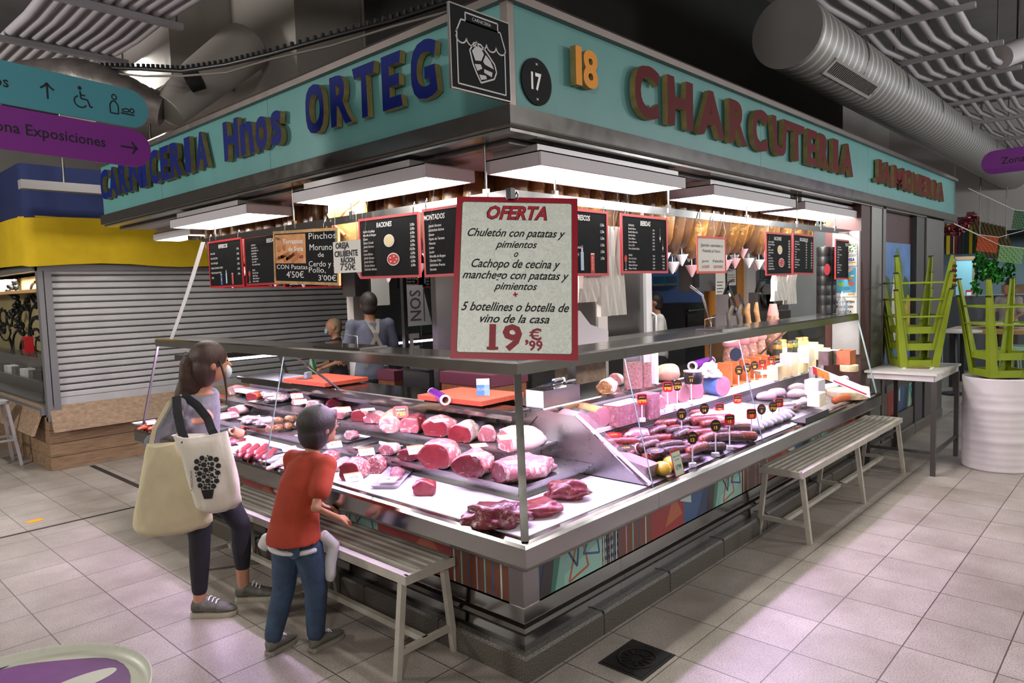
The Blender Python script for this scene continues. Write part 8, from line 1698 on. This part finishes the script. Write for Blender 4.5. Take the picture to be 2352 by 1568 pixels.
# bar furniture
def htable(label, px, py, dep, r_=.3, h=1.05, m=M_tt):
    p = DP(px, py, dep); t = thing('bar_table', label, 'table', (p.x, p.y, 0)); MB().lathe([(0, h - .025), (r_, h - .025), (r_, h), (0, h)], m, 24).obj('top', t); MB().lathe([(.2, 0), (.2, .02), (.03, .03), (.03, h - .025)], M_blk, 14).obj('pedestal', t)
htable('white round bar table behind the lower green stools', 2290, 750, 11.8, .32); htable('white round bar table between the two stool stacks', 2195, 778, 11., .35, 1.0); htable('white table top glimpsed by the grey bar wall', 2215, 695, 14.5, .45, 1.15)
bc2 = flat('bar_counter', 'grey bar counter with a pale wooden top at the end of the aisle', 'bar counter', 2180, 680, 2420, 905, 14., mat('bar_front', '53575c', .7), .5)
MB().box((0, .95, .1), (2.6, .06, .8), M_wood).obj('wooden_top', bc2) if 0 else None
lb = thing('long_bench', 'dark wooden bar bench with pale edge past the drum', 'bench', tuple(V(*DP(2330, 770, 11.5).to_2d(), 0))); MB().bx((-.5, -.9, .9), (.5, .9, .96), M_wood).obj('top', lb); [MB().bx((sx * .4 - .03, sy * .8 - .03, 0), (sx * .4 + .03, sy * .8 + .03, .9), M_blk).obj('leg', lb) for sx in (-1, 1) for sy in (-1, 1)]
M_gst = mat('pale_green_metal', '7d9a80', .4)
def bstool(label, px, py):
    p = PZ(px, py, 0); t = thing('metal_bar_stool', label, 'stool', tuple(p)); MB().lathe([(0, .72), (.18, .72), (.185, .74), (.17, .76), (0, .76)], M_gst, 20).obj('seat', t)
    for k in range(4): a = R(45 + 90 * k); MB().tube([(.14 * math.cos(a), .14 * math.sin(a), .72), (.17 * math.cos(a), .17 * math.sin(a), .4), (.2 * math.cos(a), .2 * math.sin(a), 0)], .014, M_gst, 7).obj('leg', t)
    MB().tube([(.17 * math.cos(R(20 * k)), .17 * math.sin(R(20 * k)), .3) for k in range(19)], .01, M_gst, 6).obj('foot_ring', t); b = MB()
    for k in range(4): a = R(45 + 90 * k); b.tube([(.15 * math.cos(a), .15 * math.sin(a), .6), (.08 * math.cos(a), .08 * math.sin(a), .7)], .01, M_gst, 6)
    b.obj('brace', t)
bstool('pale green metal bar stool just past the white drum', 2318, 915); bstool('pale green metal bar stool farther along the aisle', 2344, 905)
pq = DP(2316, 720, 13.2); standing('person', 'dark haired person in a pale top at the bar beyond the tinsel', (pq.x, pq.y, 0), R(70), 1.68, M_skin2, mat('beige_top', 'a2958a', .9), mat('brown_cloth', '4a3a30', .9), mat('black_hair', '171310', .6))
pq = DP(775, 790, 8.9); standing('person', 'pale haired person in a blue face mask beyond the far counter', (pq.x, pq.y, 0), R(60), 1.55, M_skin, mat('dark_jacket', '1c1c22', .9), M_blkc, mat('blonde_hair', 'a58f70', .7), lambda t, Q, s: MB().ball(Q['head'] + V(0, .085, -.05), (.05, .03, .04), mat('face_mask_blue', '8fb8c8', .8), 12, 8).obj('face_mask', t))
o = MB().bx((-.3, 0, -.35), (.3, .02, .35), mat('pin_board', '9a8060', .8, var=.4, vscale=8)).obj('pin_board', M=None); o.matrix_world = frame(DP(2338, 690, 15.2), (0, -1, 0), (0, 0, 1)) @ Matrix.Rotation(R(90), 4, 'X'); tag(o, 'cork board with papers on the white bar wall', 'board')
bpy.data.objects.remove(_fo)
